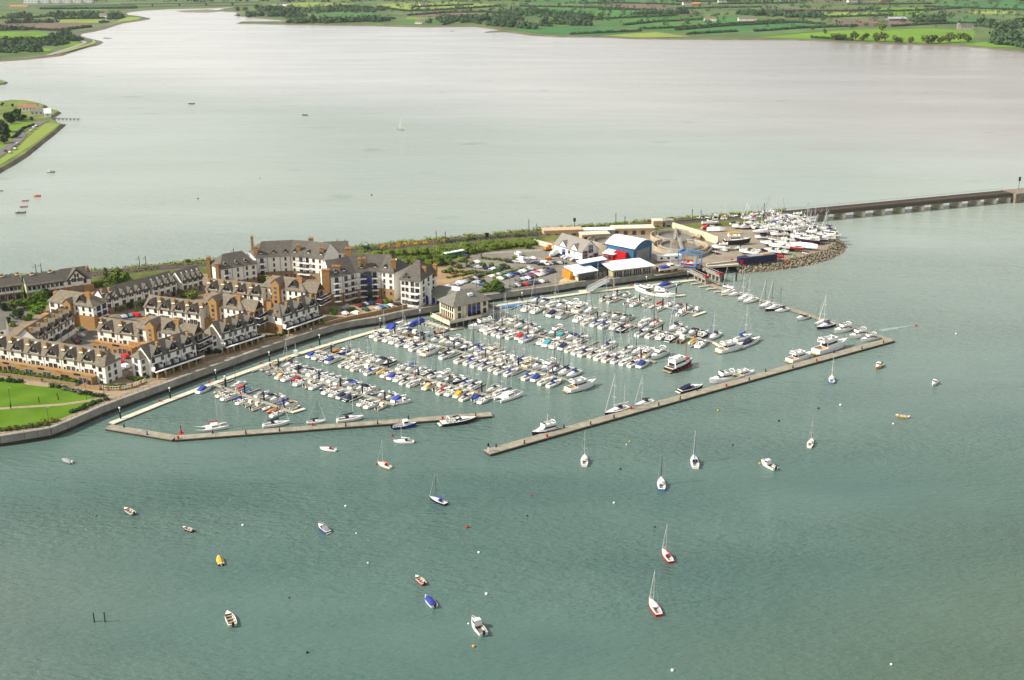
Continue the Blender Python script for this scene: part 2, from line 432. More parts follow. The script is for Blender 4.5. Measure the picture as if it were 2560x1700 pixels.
FG = {'g': (0.065, 0.165, 0.042), 'l': (0.13, 0.235, 0.028), 'y': (0.20, 0.255, 0.06), 'b': (0.155, 0.115, 0.085), 'm': (0.09, 0.15, 0.055), 'd': (0.05, 0.095, 0.035), 't': (0.055, 0.155, 0.05)}
def fieldmat(c):
    return mat('field ' + c, FG[c], 0.95, 0.22, 0.012, coords='World', spec=0.05, stretch=(1, .35, 1), detail=8)
FIELDS = [
 ('y', [(945, 10), (1140, 4), (1250, 12.5), (1090, 25), (1010, 27), (940, 18)]), ('b', [(995, 25.5), (1080, 23), (1110, 27), (1020, 29)]),
 ('t', [(795, 34), (925, 33.5), (990, 43), (880, 52), (790, 38)]), ('b', [(1020, 39), (1130, 30), (1200, 31), (1170, 42), (1050, 44)]),
 ('m', [(955, 62), (1010, 47), (1180, 46), (1110, 62)]), ('l', [(1020, 42), (1190, 44), (1140, 57), (1010, 50)]),
 ('t', [(1230, 0), (1460, -3), (1480, 7), (1330, 6)]), ('g', [(1300, 18), (1420, 16), (1500, 20), (1470, 38), (1380, 45), (1310, 40)]),
 ('l', [(1370, 55), (1440, 52), (1445, 63), (1375, 63)]), ('t', [(1300, 67), (1520, 66), (1600, 78), (1500, 89), (1350, 84), (1290, 75)]),
 ('g', [(1400, 19), (1630, 26), (1680, 40), (1530, 46), (1420, 43)]), ('b', [(1510, 6), (1600, 5), (1710, 20), (1560, 22)]),
 ('l', [(1400, 53), (1440, 53), (1445, 63), (1400, 64)]), ('g', [(1500, 48), (1690, 40), (1700, 52), (1560, 62), (1490, 58)]),
 ('g', [(1560, 64), (1760, 52), (1900, 54), (1780, 66), (1690, 78), (1600, 74)]), ('t', [(1700, 78), (1790, 68), (1990, 57), (2060, 62), (1850, 78), (1760, 88)]),
 ('m', [(1760, 90), (1860, 79), (2060, 66), (2140, 68), (2000, 82), (1900, 92)]), ('l', [(1890, 93.5), (2010, 83), (2140, 74), (2330, 72), (2440, 76), (2430, 104), (2360, 108), (2200, 104), (2060, 98)]),
 ('y', [(1500, 89), (1640, 80), (1730, 92), (1600, 94)]), ('b', [(1900, 20), (2170, 20), (2130, 27), (1910, 28)]),
 ('y', [(1990, 33), (2190, 30), (2220, 38), (2080, 42)]), ('l', [(2180, 22), (2310, 18), (2330, 25), (2190, 28)]), ('b', [(2070, 50), (2260, 46), (2300, 62), (2190, 66), (2090, 60)]),
 ('t', [(2330, 4), (2570, 0), (2590, 24), (2370, 16)]), ('y', [(2420, 27), (2540, 26), (2540, 35), (2430, 36)]), ('l', [(2190, 30), (2300, 28), (2310, 38), (2200, 39)]),
 ('t', [(2350, 46), (2460, 44), (2470, 58), (2340, 58)]), ('l', [(2400, 112), (2470, 104), (2540, 106), (2540, 118), (2470, 117)]),
 ('g', [(1690, 40), (1880, 38), (1920, 50), (1760, 54)]), ('y', [(620, 14), (760, 6), (900, 9), (760, 18)]), ('m', [(720, 24), (800, 18), (930, 10), (900, 20), (760, 28)]),
 ('t', [(1450, 1), (1700, -2), (1720, 4), (1500, 6)]), ('m', [(1800, 12), (2150, 8), (2250, 12), (1950, 17)]), ('b', [(2000, 2), (2140, 1), (2200, 6), (2040, 7)]),
 # left bank
 ('d', [(90, 19), (220, 8), (340, 12), (350, 20), (200, 22)]), ('b', [(-40, 56), (120, 54), (240, 60), (226, 69), (150, 76), (-40, 68)]),
 ('y', [(140, 49), (265, 48), (270, 57), (150, 57)]), ('l', [(-40, 83), (90, 80), (130, 84), (120, 94), (-40, 97)]), ('l', [(-40, 117), (60, 117), (130, 122), (120, 132), (-40, 130)]),
 ('y', [(130, 133), (180, 119), (226, 108), (236, 101), (242, 105), (236, 110), (180, 126), (142, 136)]), ('l', [(160, 106), (200, 106), (196, 113), (158, 116)]),
 ('m', [(110, 29), (250, 26), (240, 32), (100, 36)]), ('l', [(-40, 36), (80, 36), (60, 44), (-40, 46)]), ('y', [(318, 42), (356, 43), (345, 49), (300, 55), (262, 66), (255, 69), (290, 53)]),
 # peninsula
 ('l', [(25, 312), (80, 306), (82, 312), (60, 325), (36, 345), (24, 352)]), ('l', [(-60, 372), (30, 360), (34, 364), (-60, 400)]),
 ('y', [(112, 308), (150, 310), (92, 355), (0, 412), (-40, 436), (-40, 420), (40, 375), (72, 342)]),
]
for k, (c, pix) in enumerate(FIELDS):
    zz = 2.35 if k >= len(FIELDS) - 3 else 1.75 + 0.05 * (k % 5)
    MB().sheet([P(x, y, zz) for x, y in pix], zz).build('field', fieldmat(c), kind='structure')

# roads on the near peninsula and the coast road of the left bank
M_ASPH = mat('asphalt', (0.135, 0.125, 0.11), 0.95, 0.15, 0.3, coords='World')
def strip(name, pix, width, z, m, kind='structure'):
    pts = [P(x, y, z) for x, y in pix]
    b = MB(); L_, R_ = [], []
    for k in range(len(pts)):
        d = (pts[min(k + 1, len(pts) - 1)] - pts[max(k - 1, 0)]); d.z = 0; d.normalize()
        n = Vector((-d.y, d.x, 0)) * width / 2
        L_.append(pts[k] + n); R_.append(pts[k] - n)
    for k in range(len(pts) - 1): b.face([R_[k], R_[k + 1], L_[k + 1], L_[k]])
    return b.build(name, m, kind=kind)
strip('road', [(-60, 420), (0, 383), (30, 362), (44, 350), (52, 338), (46, 330), (62, 320), (90, 312), (112, 301)], 9, 2.55, M_ASPH)
strip('road', [(118, 138), (140, 131), (168, 122), (196, 113), (212, 107), (210, 103), (190, 99)], 7, 2.1, mat('pale road', (0.30, 0.27, 0.23), 0.9, 0.1, 0.1, coords='World'))
strip('road', [(178, 82), (230, 72), (262, 63), (282, 55), (284, 48)], 9, 2.1, M_ASPH)
strip('path', [(60, 144), (125, 137.5), (162, 129), (190, 119.5), (222, 110.5), (236, 104.5), (232, 100)], 2.5, 2.15, M_CONC)

# ------------------------------------------------------------------ foliage makers
def leafcloud(b, c, rx, ry, rz, n, s, seed, m=0, m2=None, sq=0.35):
    rn = random.Random(seed)
    for k in range(n):
        while True:
            x, y, z = rn.uniform(-1, 1), rn.uniform(-1, 1), rn.uniform(-1, 1)
            d = x * x + y * y + z * z
            if d <= 1: break
        f = 0.55 + 0.45 * rn.random()
        dd = math.sqrt(d) + 1e-6
        r = f / dd if rn.random() < 0.7 else 1
        p = Vector((c[0] + x * r * rx, c[1] + y * r * ry, c[2] + z * r * rz))
        nrm = Vector((x + rn.uniform(-.6, .6), y + rn.uniform(-.6, .6), z + 0.4 + rn.uniform(-.6, .6))).normalized()
        u = nrm.cross(Vector((rn.uniform(-1, 1), rn.uniform(-1, 1), rn.uniform(-1, 1)))).normalized()
        w = nrm.cross(u)
        e = s * rn.uniform(0.6, 1.3)
        q = [p + u * e, p + w * e * 0.8, p - u * e * 0.9, p - w * e * 0.8]
        b.face(q, m if (m2 is None or rn.random() > 0.3) else m2)

def crown_mesh(name, kind, seed, far=False):
    rn = random.Random(seed); b = MB()
    if kind == 'round':
        for k in range(7 if not far else 5):
            a = rn.uniform(0, 6.28); r = rn.uniform(0.2, 0.62)
            q = rn.uniform(.38, .58)
            leafcloud(b, (r * math.cos(a), r * math.sin(a), rn.uniform(0.45, 1.0)), q, q, q * 0.8, 60 if not far else 26, 0.13 if not far else 0.2, seed * 31 + k)
        leafcloud(b, (0, 0, 0.75), .55, .55, .5, 50 if not far else 20, .17, seed + 5)
    elif kind == 'tall':
        for k in range(6 if not far else 4):
            z = 0.4 + k * (0.3 if not far else .42); q = 0.42 - 0.03 * k
            leafcloud(b, (rn.uniform(-.15, .15), rn.uniform(-.15, .15), z), q, q, .34, 55 if not far else 24, .12 if not far else .18, seed * 17 + k)
    elif kind == 'spruce':
        for k in range(8):
            z = 0.2 + k * .26; q = .5 * (1 - k / 8.5)
            leafcloud(b, (0, 0, z), q, q, .16, 34, .1, seed * 13 + k)
    elif kind == 'bush':
        for k in range(6):
            a = rn.uniform(0, 6.28); r = rn.uniform(.1, .6); q = rn.uniform(.35, .5)
            leafcloud(b, (r * math.cos(a), r * math.sin(a), rn.uniform(.2, .55)), q, q, q * .75, 46, .12, seed * 11 + k)
        b.ball((0, 0, .25), .6, .6, .4, 7, 4)
    return b.mesh(name, M_LEAF)
def trunk_mesh(h=1.0, r=.06):
    b = MB(); b.cyl((0, 0, 0), (0.02, 0.01, h * .55), r, r * .7, 6); b.cyl((0.02, .01, h * .5), (.22, .1, h * .95), r * .6, r * .25, 5)
    b.cyl((0.02, .01, h * .5), (-.2, -.12, h), r * .6, r * .25, 5); b.cyl((0.02, .01, h * .5), (0, .2, h * 1.05), r * .6, r * .25, 5)
    return b.mesh('trunk', M_BARK)
CROWNS = {}
for kd in ('round', 'tall', 'spruce', 'bush'):
    CROWNS[kd] = [crown_mesh('crown', kd, 40 + i) for i in range(4)]
CROWNSF = {kd: [crown_mesh('crown', kd, 90 + i, True) for i in range(4)] for kd in ('round', 'tall')}
TRUNK = trunk_mesh()
def tree(name, label, p, r, h, kind='round', m=None, group=None, far=False, cat='tree', trunk=True):
    """crown meshes are about 1 radius wide and 1.5 tall; scaled to metres"""
    t = thing(name, label, cat, p, random.uniform(0, 6.28), group)
    src = CROWNSF if far and kind in CROWNSF else CROWNS
    zs = h / (1.5 if kind == 'round' else 2.1 if kind in ('tall', 'spruce') else 0.95)
    obj('crown' if kind != 'bush' else 'foliage', random.choice(src[kind]), t, scale=(r, r, zs), mats=[m or M_LEAF])
    if trunk: obj('trunk', TRUNK, t, scale=(max(r * .8, .6), max(r * .8, .6), h * .6))
    return t
# hedges / scrub: lumpy leaf strips as one mesh
def hedge_mesh(pts, w, h, dens=1.0, s=None, m=0, seed=1):
    b = MB(); rn = random.Random(seed)
    for a, c in zip(pts[:-1], pts[1:]):
        L_ = (c - a).length; n = max(1, int(L_ / (w * .7)))
        for k in range(n + 1):
            p = a.lerp(c, k / max(1, n))
            hh = h * rn.uniform(.7, 1.25)
            cx_, cy_ = p.x + rn.uniform(-.2, .2) * w, p.y + rn.uniform(-.2, .2) * w
            b.ball((cx_, cy_, p.z + hh * .28), w * .4, w * .4, hh * .42, 6, 4, m)
            leafcloud(b, (cx_, cy_, p.z + hh * .45), w * .6, w * .6, hh * .6, int(55 * dens), s or w * .22, rn.randint(0, 99999), m)
    return b
def hedge(label, pix, w, h, m, z=GZ, group=None, name='hedge', dens=1.0, cat='hedge', s=None, kind=None):
    pts = [P(x, y, z) for x, y in pix]
    b = hedge_mesh(pts, w, h, dens, s, 0, int(pix[0][0] * 7 + pix[0][1]))
    if kind == 'stuff': return b.build(name, m, kind='stuff')
    return b.build(name, m, label=label, cat=cat, group=group)

# far hedgerows (each line of hedge between fields its own thing)
FH = [[(945, 18), (1010, 28), (1090, 26), (1250, 16)], [(1035, 18), (1180, 12.5)], [(1020, 39), (1120, 32), (1200, 31)], [(880, 53), (985, 47)], [(1110, 62), (1170, 44)], [(1300, 16), (1500, 20), (1640, 27)],
      [(1400, 44), (1530, 47), (1690, 39)], [(1430, 86), (1520, 82), (1600, 78)], [(1560, 63), (1640, 55), (1760, 49)], [(1600, 73), (1700, 70), (1860, 59), (1960, 53)], [(1690, 76), (1800, 66), (1990, 56), (2060, 61)],
      [(1720, 86), (1800, 81), (1840, 79)], [(1890, 79), (2000, 71), (2140, 66)], [(1910, 28), (2140, 28), (2200, 22)], [(1990, 42), (2080, 43), (2230, 38)], [(2190, 29), (2330, 26), (2400, 20)], [(2230, 66), (2350, 60), (2440, 58)],
      [(2030, 95), (2130, 101)], [(1700, 5), (1850, 3)], [(1500, 24), (1620, 26)], [(1200, 29), (1300, 40)], [(1700, 22), (1900, 18)], [(2310, 17), (2580, 26)], [(1450, 9), (1560, 8), (1700, 12)], [(2120, 12), (2330, 10)], [(1800, 10), (1990, 8)],
      [(-30, 47), (60, 45), (100, 44)], [(-30, 70), (80, 74), (170, 78)], [(150, 76), (225, 68)], [(40, 98), (150, 97)], [(-30, 115), (100, 116)], [(250, 57), (270, 56)], [(-30, 130), (40, 132)], [(100, 23), (340, 21)], [(140, 48), (260, 46)], [(790, 54), (900, 55)], [(1240, 60), (1380, 66)], [(1150, 47), (1200, 60)]]
for k, pix in enumerate(FH):
    z0 = 1.9
    pts = [P(x, y, z0) for x, y in pix]
    b = hedge_mesh(pts, 7.0, 4.5, .55, 1.7, 0, k + 3)
    side = 'on the bank past the upper estuary' if k >= 26 and k < 35 else 'between fields across the water'
    b.build('hedge', M_LEAFF, label='dark green field hedge ' + side, cat='hedge', group='far field hedges ' + side)
# far woods: individual trees along belts
rn = random.Random(5)
WOODB = MB()
def belt(pix, n, spread, hr, label, group, m=M_LEAFF):
    # beyond the individually built trees the belt thickens into woodland that nobody could count
    wp = [P(x, y, 1.7) for x, y in pix]
    for k in range(n * 5):
        s = rn.random() * (len(wp) - 1); i = min(int(s), len(wp) - 2)
        p = wp[i].lerp(wp[i + 1], s - i) + Vector((rn.uniform(-.9, .9) * spread, rn.gauss(.3, .9) * spread, 0))
        h = rn.uniform(.45, .95) * hr[1]; r_ = h * rn.uniform(.4, .75)
        WOODB.ball((p.x, p.y, h * .35), r_ * .6, r_ * .6, h * .34, 6, 4)
        leafcloud(WOODB, (p.x, p.y, h * .5), r_, r_, h * .5, 30, r_ * .24, rn.randint(0, 9999))
    n = max(2, int(n * .62))
    pts = [P(x, y, 1.7) for x, y in pix]
    for k in range(n):
        s = rn.random() * (len(pts) - 1); i = min(int(s), len(pts) - 2)
        p = pts[i].lerp(pts[i + 1], s - i) + Vector((rn.uniform(-.4, .4) * spread, rn.uniform(-1, 1) * spread, 0))
        h = rn.uniform(*hr)
        tree('tree', label, p, h * rn.uniform(.38, .6), h, rn.choice(['round', 'round', 'tall']), m, group, True)
WOODS = 'wooded shore trees across the estuary'
for bn, (pix, n, sp) in enumerate([([(600, 40), (700, 40), (760, 44)], 14, 30), ([(740, 57), (830, 56), (960, 52)], 22, 20), ([(790, 30), (860, 26), (930, 28)], 22, 40), ([(640, 24), (740, 30)], 12, 50), ([(1090, 54), (1180, 52), (1290, 50)], 26, 35),
                   ([(1220, 62), (1290, 68), (1330, 72)], 14, 14), ([(1290, 30), (1380, 40), (1480, 50)], 26, 50), ([(1350, 60), (1420, 62), (1480, 64)], 12, 10), ([(1600, 36), (1720, 34)], 10, 20), ([(1850, 36), (1960, 42), (2060, 44)], 18, 25)]):
    where = ['at the inlet mouth', 'along the spit shore', 'behind the emerald field', 'near the motorway end', 'around the shore house', 'on the pale shore point', 'before the big green field', 'by the small bright paddock', 'between brown and green fields', 'behind the white cottages'][bn]
    belt(pix, n, sp, (10, 18), 'leafy tree in the far bank wood ' + where, 'far bank trees ' + where)
for bn, (pix, n) in enumerate([([(2280, 54), (2360, 54)], 8), ([(2440, 66), (2520, 72), (2560, 60)], 10), ([(2500, 90), (2560, 96)], 7), ([(2500, 110), (2565, 118)], 7)]):
    where = ['left of the old stone house', 'right of the old stone house', 'below the old stone house', 'at the far shore corner'][bn]
    belt(pix, n, 14, (13, 21), 'big dark parkland tree ' + where, 'parkland trees ' + where, M_LEAFD)
for x, y, h in [(2090, 100, 12), (2108, 99, 10), (2138, 101, 13), (2158, 102, 12), (2192, 104, 13), (2212, 103, 13), (2238, 107, 11), (2250, 107, 9), (2278, 108, 10), (2315, 108, 13), (2330, 108, 14), (2350, 108, 11), (2375, 106, 15), (2400, 104, 13), (2420, 105, 12), (2206, 76, 15), (2062, 84, 8), (2030, 76, 7), (1745, 70, 9), (1892, 62, 9)]:
    tree('tree', 'round lone tree on the bright shore meadow across the water', P(x, y, 1.9), h * .85, h * 1.25, 'round', M_LEAFO, 'trees on the far shore meadow', True)
LB = 'trees on the bank past the upper estuary'
for bn, (pix, n, sp) in enumerate([([(10, 46), (70, 40)], 7, 15), ([(130, 42), (200, 38), (270, 42)], 22, 30), ([(285, 48), (300, 44)], 5, 10), ([(30, 58), (140, 56)], 8, 10), ([(0, 76), (70, 75)], 7, 10), ([(0, 108), (90, 110), (150, 112)], 18, 12), ([(120, 100), (200, 102)], 12, 8), ([(0, 128), (100, 130)], 10, 6), ([(150, 88), (170, 88)], 3, 5)]):
    where = ['by the pale fields', 'round the white cottage', 'at the coast road end', 'above the ploughed field', 'beside the bright meadow', 'in the long lower wood', 'behind the grassy point', 'along the lowest shore', 'at the small bay'][bn]
    belt(pix, n, sp, (8, 15), 'bushy tree on the upper estuary bank ' + where, 'upper bank trees ' + where)
WOODB.build('woodland', M_LEAFF, kind='stuff')
# far hills of trees at the top edge read as one mass
b = MB()
for k in range(420):
    x = rn.uniform(-60, 2620); y = rn.uniform(-14, 6)
    p = P(x, y, 1.7)
    leafcloud(b, (p.x, p.y, 7), rn.uniform(14, 30), 14, rn.uniform(5, 10), 12, 5.0, k)
for k in range(900):     # scattered hedgerow trees over the fields
    x = rn.uniform(760, 2600); y = rn.uniform(4, 92) * (1 if rn.random() < .55 else .5)
    if y > 20 + (x - 700) * .045 or (x > 1850 and y > 70): continue
    p = P(x, y, 1.7); h = rn.uniform(5, 13); r_ = h * rn.uniform(.4, .8)
    leafcloud(b, (p.x, p.y, h * .5), r_, r_, h * .5, 26, r_ * .28, k + 5000)
b.build('woods', M_LEAFF, kind='stuff')

# far buildings
def simple_house(label, p, L_, D_, he, rise, rz, wallm, roofm, group=None, name='house', cat='house', wins=3):
    t = thing(name, label, cat, p, rz, group)
    b = MB().box(-L_ / 2, L_ / 2, -D_ / 2, D_ / 2, 0, he)
    for sx in (-1, 1): b.face([(sx * L_ / 2, -D_ / 2, he), (sx * L_ / 2, D_ / 2, he), (sx * L_ / 2, 0, he + rise)])
    b.build('wall', wallm, t)
    r = MB(); o = .4
    for sy in (-1, 1):
        r.face([(-L_ / 2 - o, sy * (D_ / 2 + o), he - o * rise / D_ * 2 + .12), (L_ / 2 + o, sy * (D_ / 2 + o), he - o * rise / D_ * 2 + .12), (L_ / 2 + o, 0, he + rise + .12), (-L_ / 2 - o, 0, he + rise + .12)])
    r.build('roof', roofm, t)
    for k in range(wins):
        x = -L_ / 2 + (k + .5) * L_ / wins
        MB().box(x - .6, x + .6, -D_ / 2 - .05, -D_ / 2 + .02, he * .45, he * .8).build('window', M_GLASS, t)
    return t
for k, (x, y, L_, lab_, rm) in enumerate([(1775, 52, 26, 'white cottage with grey roof among hedges across the water', M_SLATE), (1868, 52, 40, 'long white house with pale roof among hedges across the water', M_SLATE), (1718, 12, 26, 'white two storey house near the horizon across the water', M_SLATE2),
                                  (1805, 6, 24, 'pale gabled house near the horizon across the water', M_SLATE2), (1740, 14, 22, 'small orange brick house near the horizon', M_POT), (1060, 16, 22, 'white cottage behind the upper estuary woods', M_SLATE), (708, 14, 30, 'bright white farm house above the estuary inlet', M_SLATE2), (1047, 60, 14, 'tiny white shed on the shore lawn', M_SLATE),
                                  (2210, 5, 26, 'yellow house on the far skyline', M_SLATE2), (2130, 6, 30, 'white house on the far skyline', M_SLATE), (1960, 5, 24, 'grey roofed house on the far skyline', M_SLATE2), (260, 43, 20, 'white cottage among trees on the upper left bank', M_SLATE)]):
    simple_house(lab_, P(x, y, 1.7), L_, 10, 5, 4, rn.uniform(-.3, .3), M_BRICK if 'yellow' in lab_ or 'orange' in lab_ else M_RENDER, rm)
t = thing('farm_barn', 'wide grey roofed barn beside the brown field', 'barn', P(2240, 52, 1.7), .1)
MB().box(-20, 20, -9, 9, 0, 5).build('wall', M_GREY, t); MB().face([(-21, -10, 5), (21, -10, 5), (21, 0, 8.5), (-21, 0, 8.5)]) or 0
b = MB(); b.face([(-21, -10, 5), (21, -10, 5), (21, 0, 8.5), (-21, 0, 8.5)]); b.face([(-21, 10, 5), (21, 10, 5), (21, 0, 8.5), (-21, 0, 8.5)]); b.build('roof', M_STEEL, t)
t = thing('stone_house', 'tall old stone house among big dark trees on the far shore', 'house', P(2415, 75, 1.7), -.2)
MB().box(-12, 12, -8, 8, 0, 9).build('wall', M_CONC, t); MB().box(-17, -12, -4, 4, 0, 13).build('tower', M_CONC, t)
b = MB(); b.face([(-12.5, -8.5, 9), (12.5, -8.5, 9), (9, 0, 12.5), (-9, 0, 12.5)]); b.face([(12.5, -8.5, 9), (12.5, 8.5, 9), (9, 0, 12.5)]); b.face([(12.5, 8.5, 9), (-12.5, 8.5, 9), (-9, 0, 12.5), (9, 0, 12.5)]); b.face([(-12.5, 8.5, 9), (-12.5, -8.5, 9), (-9, 0, 12.5)]); b.build('roof', M_SLATE2, t)
for k in range(5): MB().box(-10 + k * 4, -8.6 + k * 4, -8.08, -7.9, 4.5, 7.2).build('window', M_GLASS, t)
for k in range(6): simple_house(f'long white industrial shed beyond the motorway, {ORD[k+1]} from the frame edge', P(20 + k * 27 + 60, 8 - k * .3, 2), 38, 22, 9, 2, .05, M_WHITE, M_WHITE, None, 'warehouse', 'warehouse', 4)
for k, x in enumerate((35, 48, 62)): simple_house('low brown roofed house near the motorway end', P(x, 20, 2), 18, 10, 4, 3, .1, M_CONCL, M_POT, 'houses near the motorway end')

# motorway bridge
t = thing('motorway_bridge', 'long grey motorway bridge on tall piers across the upper estuary', 'bridge', (0, 0, 0))
A_, B_ = P(300, 10.5, 9), P(650, 5, 9)
d = (B_ - A_).normalized(); n_ = Vector((-d.y, d.x, 0))
b = MB(); q = [A_ - n_ * 12, B_ - n_ * 12, B_ + n_ * 12, A_ + n_ * 12]
b.prism([(v.x, v.y) for v in q], 8, 10.2, bottom=True); b.build('deck', M_GREY, t)
b = MB(); q = [A_ - n_ * 12.3, B_ - n_ * 12.3, B_ - n_ * 11.8, A_ - n_ * 11.8]; b.prism([(v.x, v.y) for v in q], 10.2, 11.4); b.build('parapet', M_STEEL, t)
for x in (382, 450, 517, 583):
    p = P(x, 12.5 + (517 - x) * 0.016, 4)
    c = A_ + d * ((p - A_).dot(d))
    MB().box(-2, 2, -8, 8, -3, 8).build('pier', M_CONC, t, loc=(c.x, c.y, 0), rz=hd(A_, B_))
strip('motorway', [(-60, 13), (90, 11.5), (300, 9.5)], 22, 4, M_GREY)

# ================================================================== MARINA PENINSULA GROUND
QUAY = [(-60, 1096), (0, 1090), (60, 1081), (126, 1070), (166, 1054), (248, 1018), (331, 987), (390, 966), (448, 945), (505, 924), (560, 905), (620, 883), (680, 862), (736, 843), (790, 826), (842, 810), (890, 801), (940, 794), (991, 781), (1082, 766), (1140, 752), (1207, 739), (1300, 726), (1400, 712.6), (1441, 705), (1530, 697.5), (1614, 686), (1728, 673)]
YARD = [(1760, 671), (1800, 667), (1846, 662), (1890, 658), (1950, 652), (2010, 642), (2060, 628), (2088, 612), (2094, 598), (2080, 587), (2040, 570), (2003, 553), (1990, 541)]
BACK = [(1967, 535), (1880, 541), (1808, 549), (1740, 553.5), (1660, 559.5), (1600, 565), (1530, 572), (1400, 583), (1300, 590), (1200, 598), (1112, 607), (1000, 617), (900, 628), (800, 637), (650, 650), (500, 664), (380, 674), (240, 687), (100, 698), (-60, 710), (-200, 722)]
LAND = [P(x, y, GZ)[:2] for x, y in QUAY + YARD + BACK + [(-200, 1100)]]
M_GROUND = mat('paved ground', (0.215, 0.165, 0.105), 0.95, 0.15, 0.25, coords='World', detail=6)
M_PAVE = mat('promenade paving', (0.30, 0.23, 0.155), 0.95, 0.16, 0.5, coords='World', detail=6)
M_YARD = mat('boatyard gravel', (0.235, 0.20, 0.15), 0.95, 0.2, 0.12, coords='World', detail=8)
M_CARP = mat('car park asphalt', (0.185, 0.165, 0.135), 0.95, 0.2, 0.1, coords='World', detail=8)
M_LAWN = mat('park lawn', (0.078, 0.168, 0.010), 0.95, 0.14, 0.09, coords='World', col2=(0.115, 0.20, 0.022), spec=0.05, detail=7)
M_ROUGHG = mat('rough grass', (0.085, 0.125, 0.025), 0.95, 0.4, 0.15, coords='World', col2=(0.15, 0.17, 0.04), detail=7)
M_EARTH = mat('bare earth', (0.30, 0.20, 0.11), 0.95, 0.2, 0.1, coords='World', detail=7)
MB().sheet(LAND, GZ).build('ground', M_GROUND, kind='structure')
def ground(name, pix, dz, m):
    return MB().sheet([P(x, y, GZ + dz) for x, y in pix], GZ + dz).build(name, m, kind='structure')
# quay wall: cast concrete panels with a coping, weed below the tide mark
qpts = [P(x, y, GZ) for x, y in QUAY]
qw = thing('quay_wall', 'long curved grey concrete quay wall round the marina basin', 'wall', (0, 0, 0))
qlen = 0; seg = 5.2
full = []
for a, c in zip(qpts[:-1], qpts[1:]):
    n = max(1, round((c - a).length / seg))
    for k in range(n): full.append(a.lerp(c, k / n))
full.append(qpts[-1])
for a, c in zip(full[:-1], full[1:]):
    d = (c - a); L_ = d.length; d.normalize(); n = Vector((d.y, -d.x, 0))
    pr = random.uniform(0.0, 0.07)
    b = MB()
    e = 0.06
    p0, p1 = a + d * e, c - d * e
    o0, o1 = p0 + n * (0.35 + pr), p1 + n * (0.35 + pr)
    u0, u1 = p0 + n * (0.9 + pr), p1 + n * (0.9 + pr)
    b.face([(u0.x, u0.y, -1.0), (u1.x, u1.y, -1.0), (u1.x, u1.y, .9), (u0.x, u0.y, .9)], 1)
    b.face([(u0.x, u0.y, .9), (u1.x, u1.y, .9), (o1.x, o1.y, 1.0), (o0.x, o0.y, 1.0)], 1)
    b.face([(o0.x, o0.y, 1.0), (o1.x, o1.y, 1.0), (o1.x, o1.y, GZ - .25), (o0.x, o0.y, GZ - .25)], 0)
    for q0, q1 in ((o0, p0), (p1, o1)): b.face([(q0.x, q0.y, -1), (q1.x, q1.y, -1), (q1.x, q1.y, GZ - .25), (q0.x, q0.y, GZ - .25)], 0)
    b.build('wall_panel', [M_CONC, M_CONCW], qw)
b = MB(); bb = MB()
for a, c in zip(qpts[:-1], qpts[1:]):
    d = (c - a); d.normalize(); n = Vector((d.y, -d.x, 0))
    q = [a - n * .8, a + n * .55, c + n * .55, c - n * .8]
    b.prism([(v.x, v.y) for v in q], GZ - .25, GZ + .22, bottom=True)
    q = [a - n * 2, a + n * .05, c + n * .05, c - n * 2]
    bb.prism([(v.x, v.y) for v in q], -1, GZ - .02)
b.build('coping', M_CONC, qw); bb.build('core', M_CONCW, qw)
# quay railing
rl = thing('railing', 'thin dark promenade railing along the quay edge', 'railing', (0, 0, 0))
b = MB(); pp = MB()
for a, c in zip(full[:74], full[1:75]):
    d = (c - a).normalized(); n = Vector((d.y, -d.x, 0))
    for f in (0, .5):
        p = a.lerp(c, f) - n * .35
        pp.cyl(p + Vector((0, 0, .2)), p + Vector((0, 0, 1.3)), .05, n=4)
    for zz in (.75, 1.28):
        b.cyl(a - n * .35 + Vector((0, 0, zz)), c - n * .35 + Vector((0, 0, zz)), .04, n=4, caps=False)
b.build('rail', M_DKGREY, rl); pp.build('post', M_DKGREY, rl, kind='stuff')

# sheets of paving, lawn, asphalt
ground('promenade', [(-60, 1094), (0, 1088), (126, 1068), (166, 1052), (248, 1016), (331, 985), (448, 943), (560, 903), (680, 860), (790, 824), (842, 808), (940, 792), (991, 779), (1060, 765), (1058, 757), (980, 770), (900, 785), (830, 800), (740, 825), (640, 862), (560, 890), (470, 921), (380, 955), (330, 975), (268, 978), (250, 985), (262, 1000), (230, 1012), (150, 1045), (110, 1058), (0, 1078), (-60, 1082)], .012, M_PAVE)
ground('promenade', [(-60, 928), (0, 938), (60, 950), (110, 957), (160, 965), (240, 975), (268, 978), (250, 986), (200, 978), (130, 968), (70, 962), (48, 956), (0, 948), (-60, 940)], .012, M_PAVE)
ground('lawn', [(-60, 942), (0, 950), (50, 955), (70, 962), (130, 968), (190, 978), (245, 990), (240, 996), (160, 1008), (0, 1019), (-60, 1022)], .02, M_LAWN)
ground('lawn', [(-60, 1027), (0, 1024), (160, 1013), (240, 1000), (262, 1004), (230, 1014), (165, 1042), (120, 1058), (0, 1076), (-60, 1080)], .02, M_LAWN)
ground('path', [(-60, 1022), (0, 1019), (160, 1008), (240, 996), (252, 998), (240, 1000.5), (160, 1013), (0, 1024), (-60, 1027)], .03, M_PAVE)
ground('road', [(200, 838), (245, 820), (300, 800), (380, 780), (420, 772), (430, 780), (380, 796), (310, 822), (262, 850), (242, 870), (225, 870)], .012, M_GROUND)
ground('car_park', [(180, 868), (225, 826), (245, 832), (232, 860), (228, 884), (205, 890)], .02, M_ASPH)
ground('car_park', [(285, 905), (330, 886), (345, 895), (322, 925), (300, 930)], .02, M_ASPH)
ground('car_park', [(275, 795), (300, 785), (360, 775), (385, 782), (340, 800), (290, 812)], .02, M_ASPH)
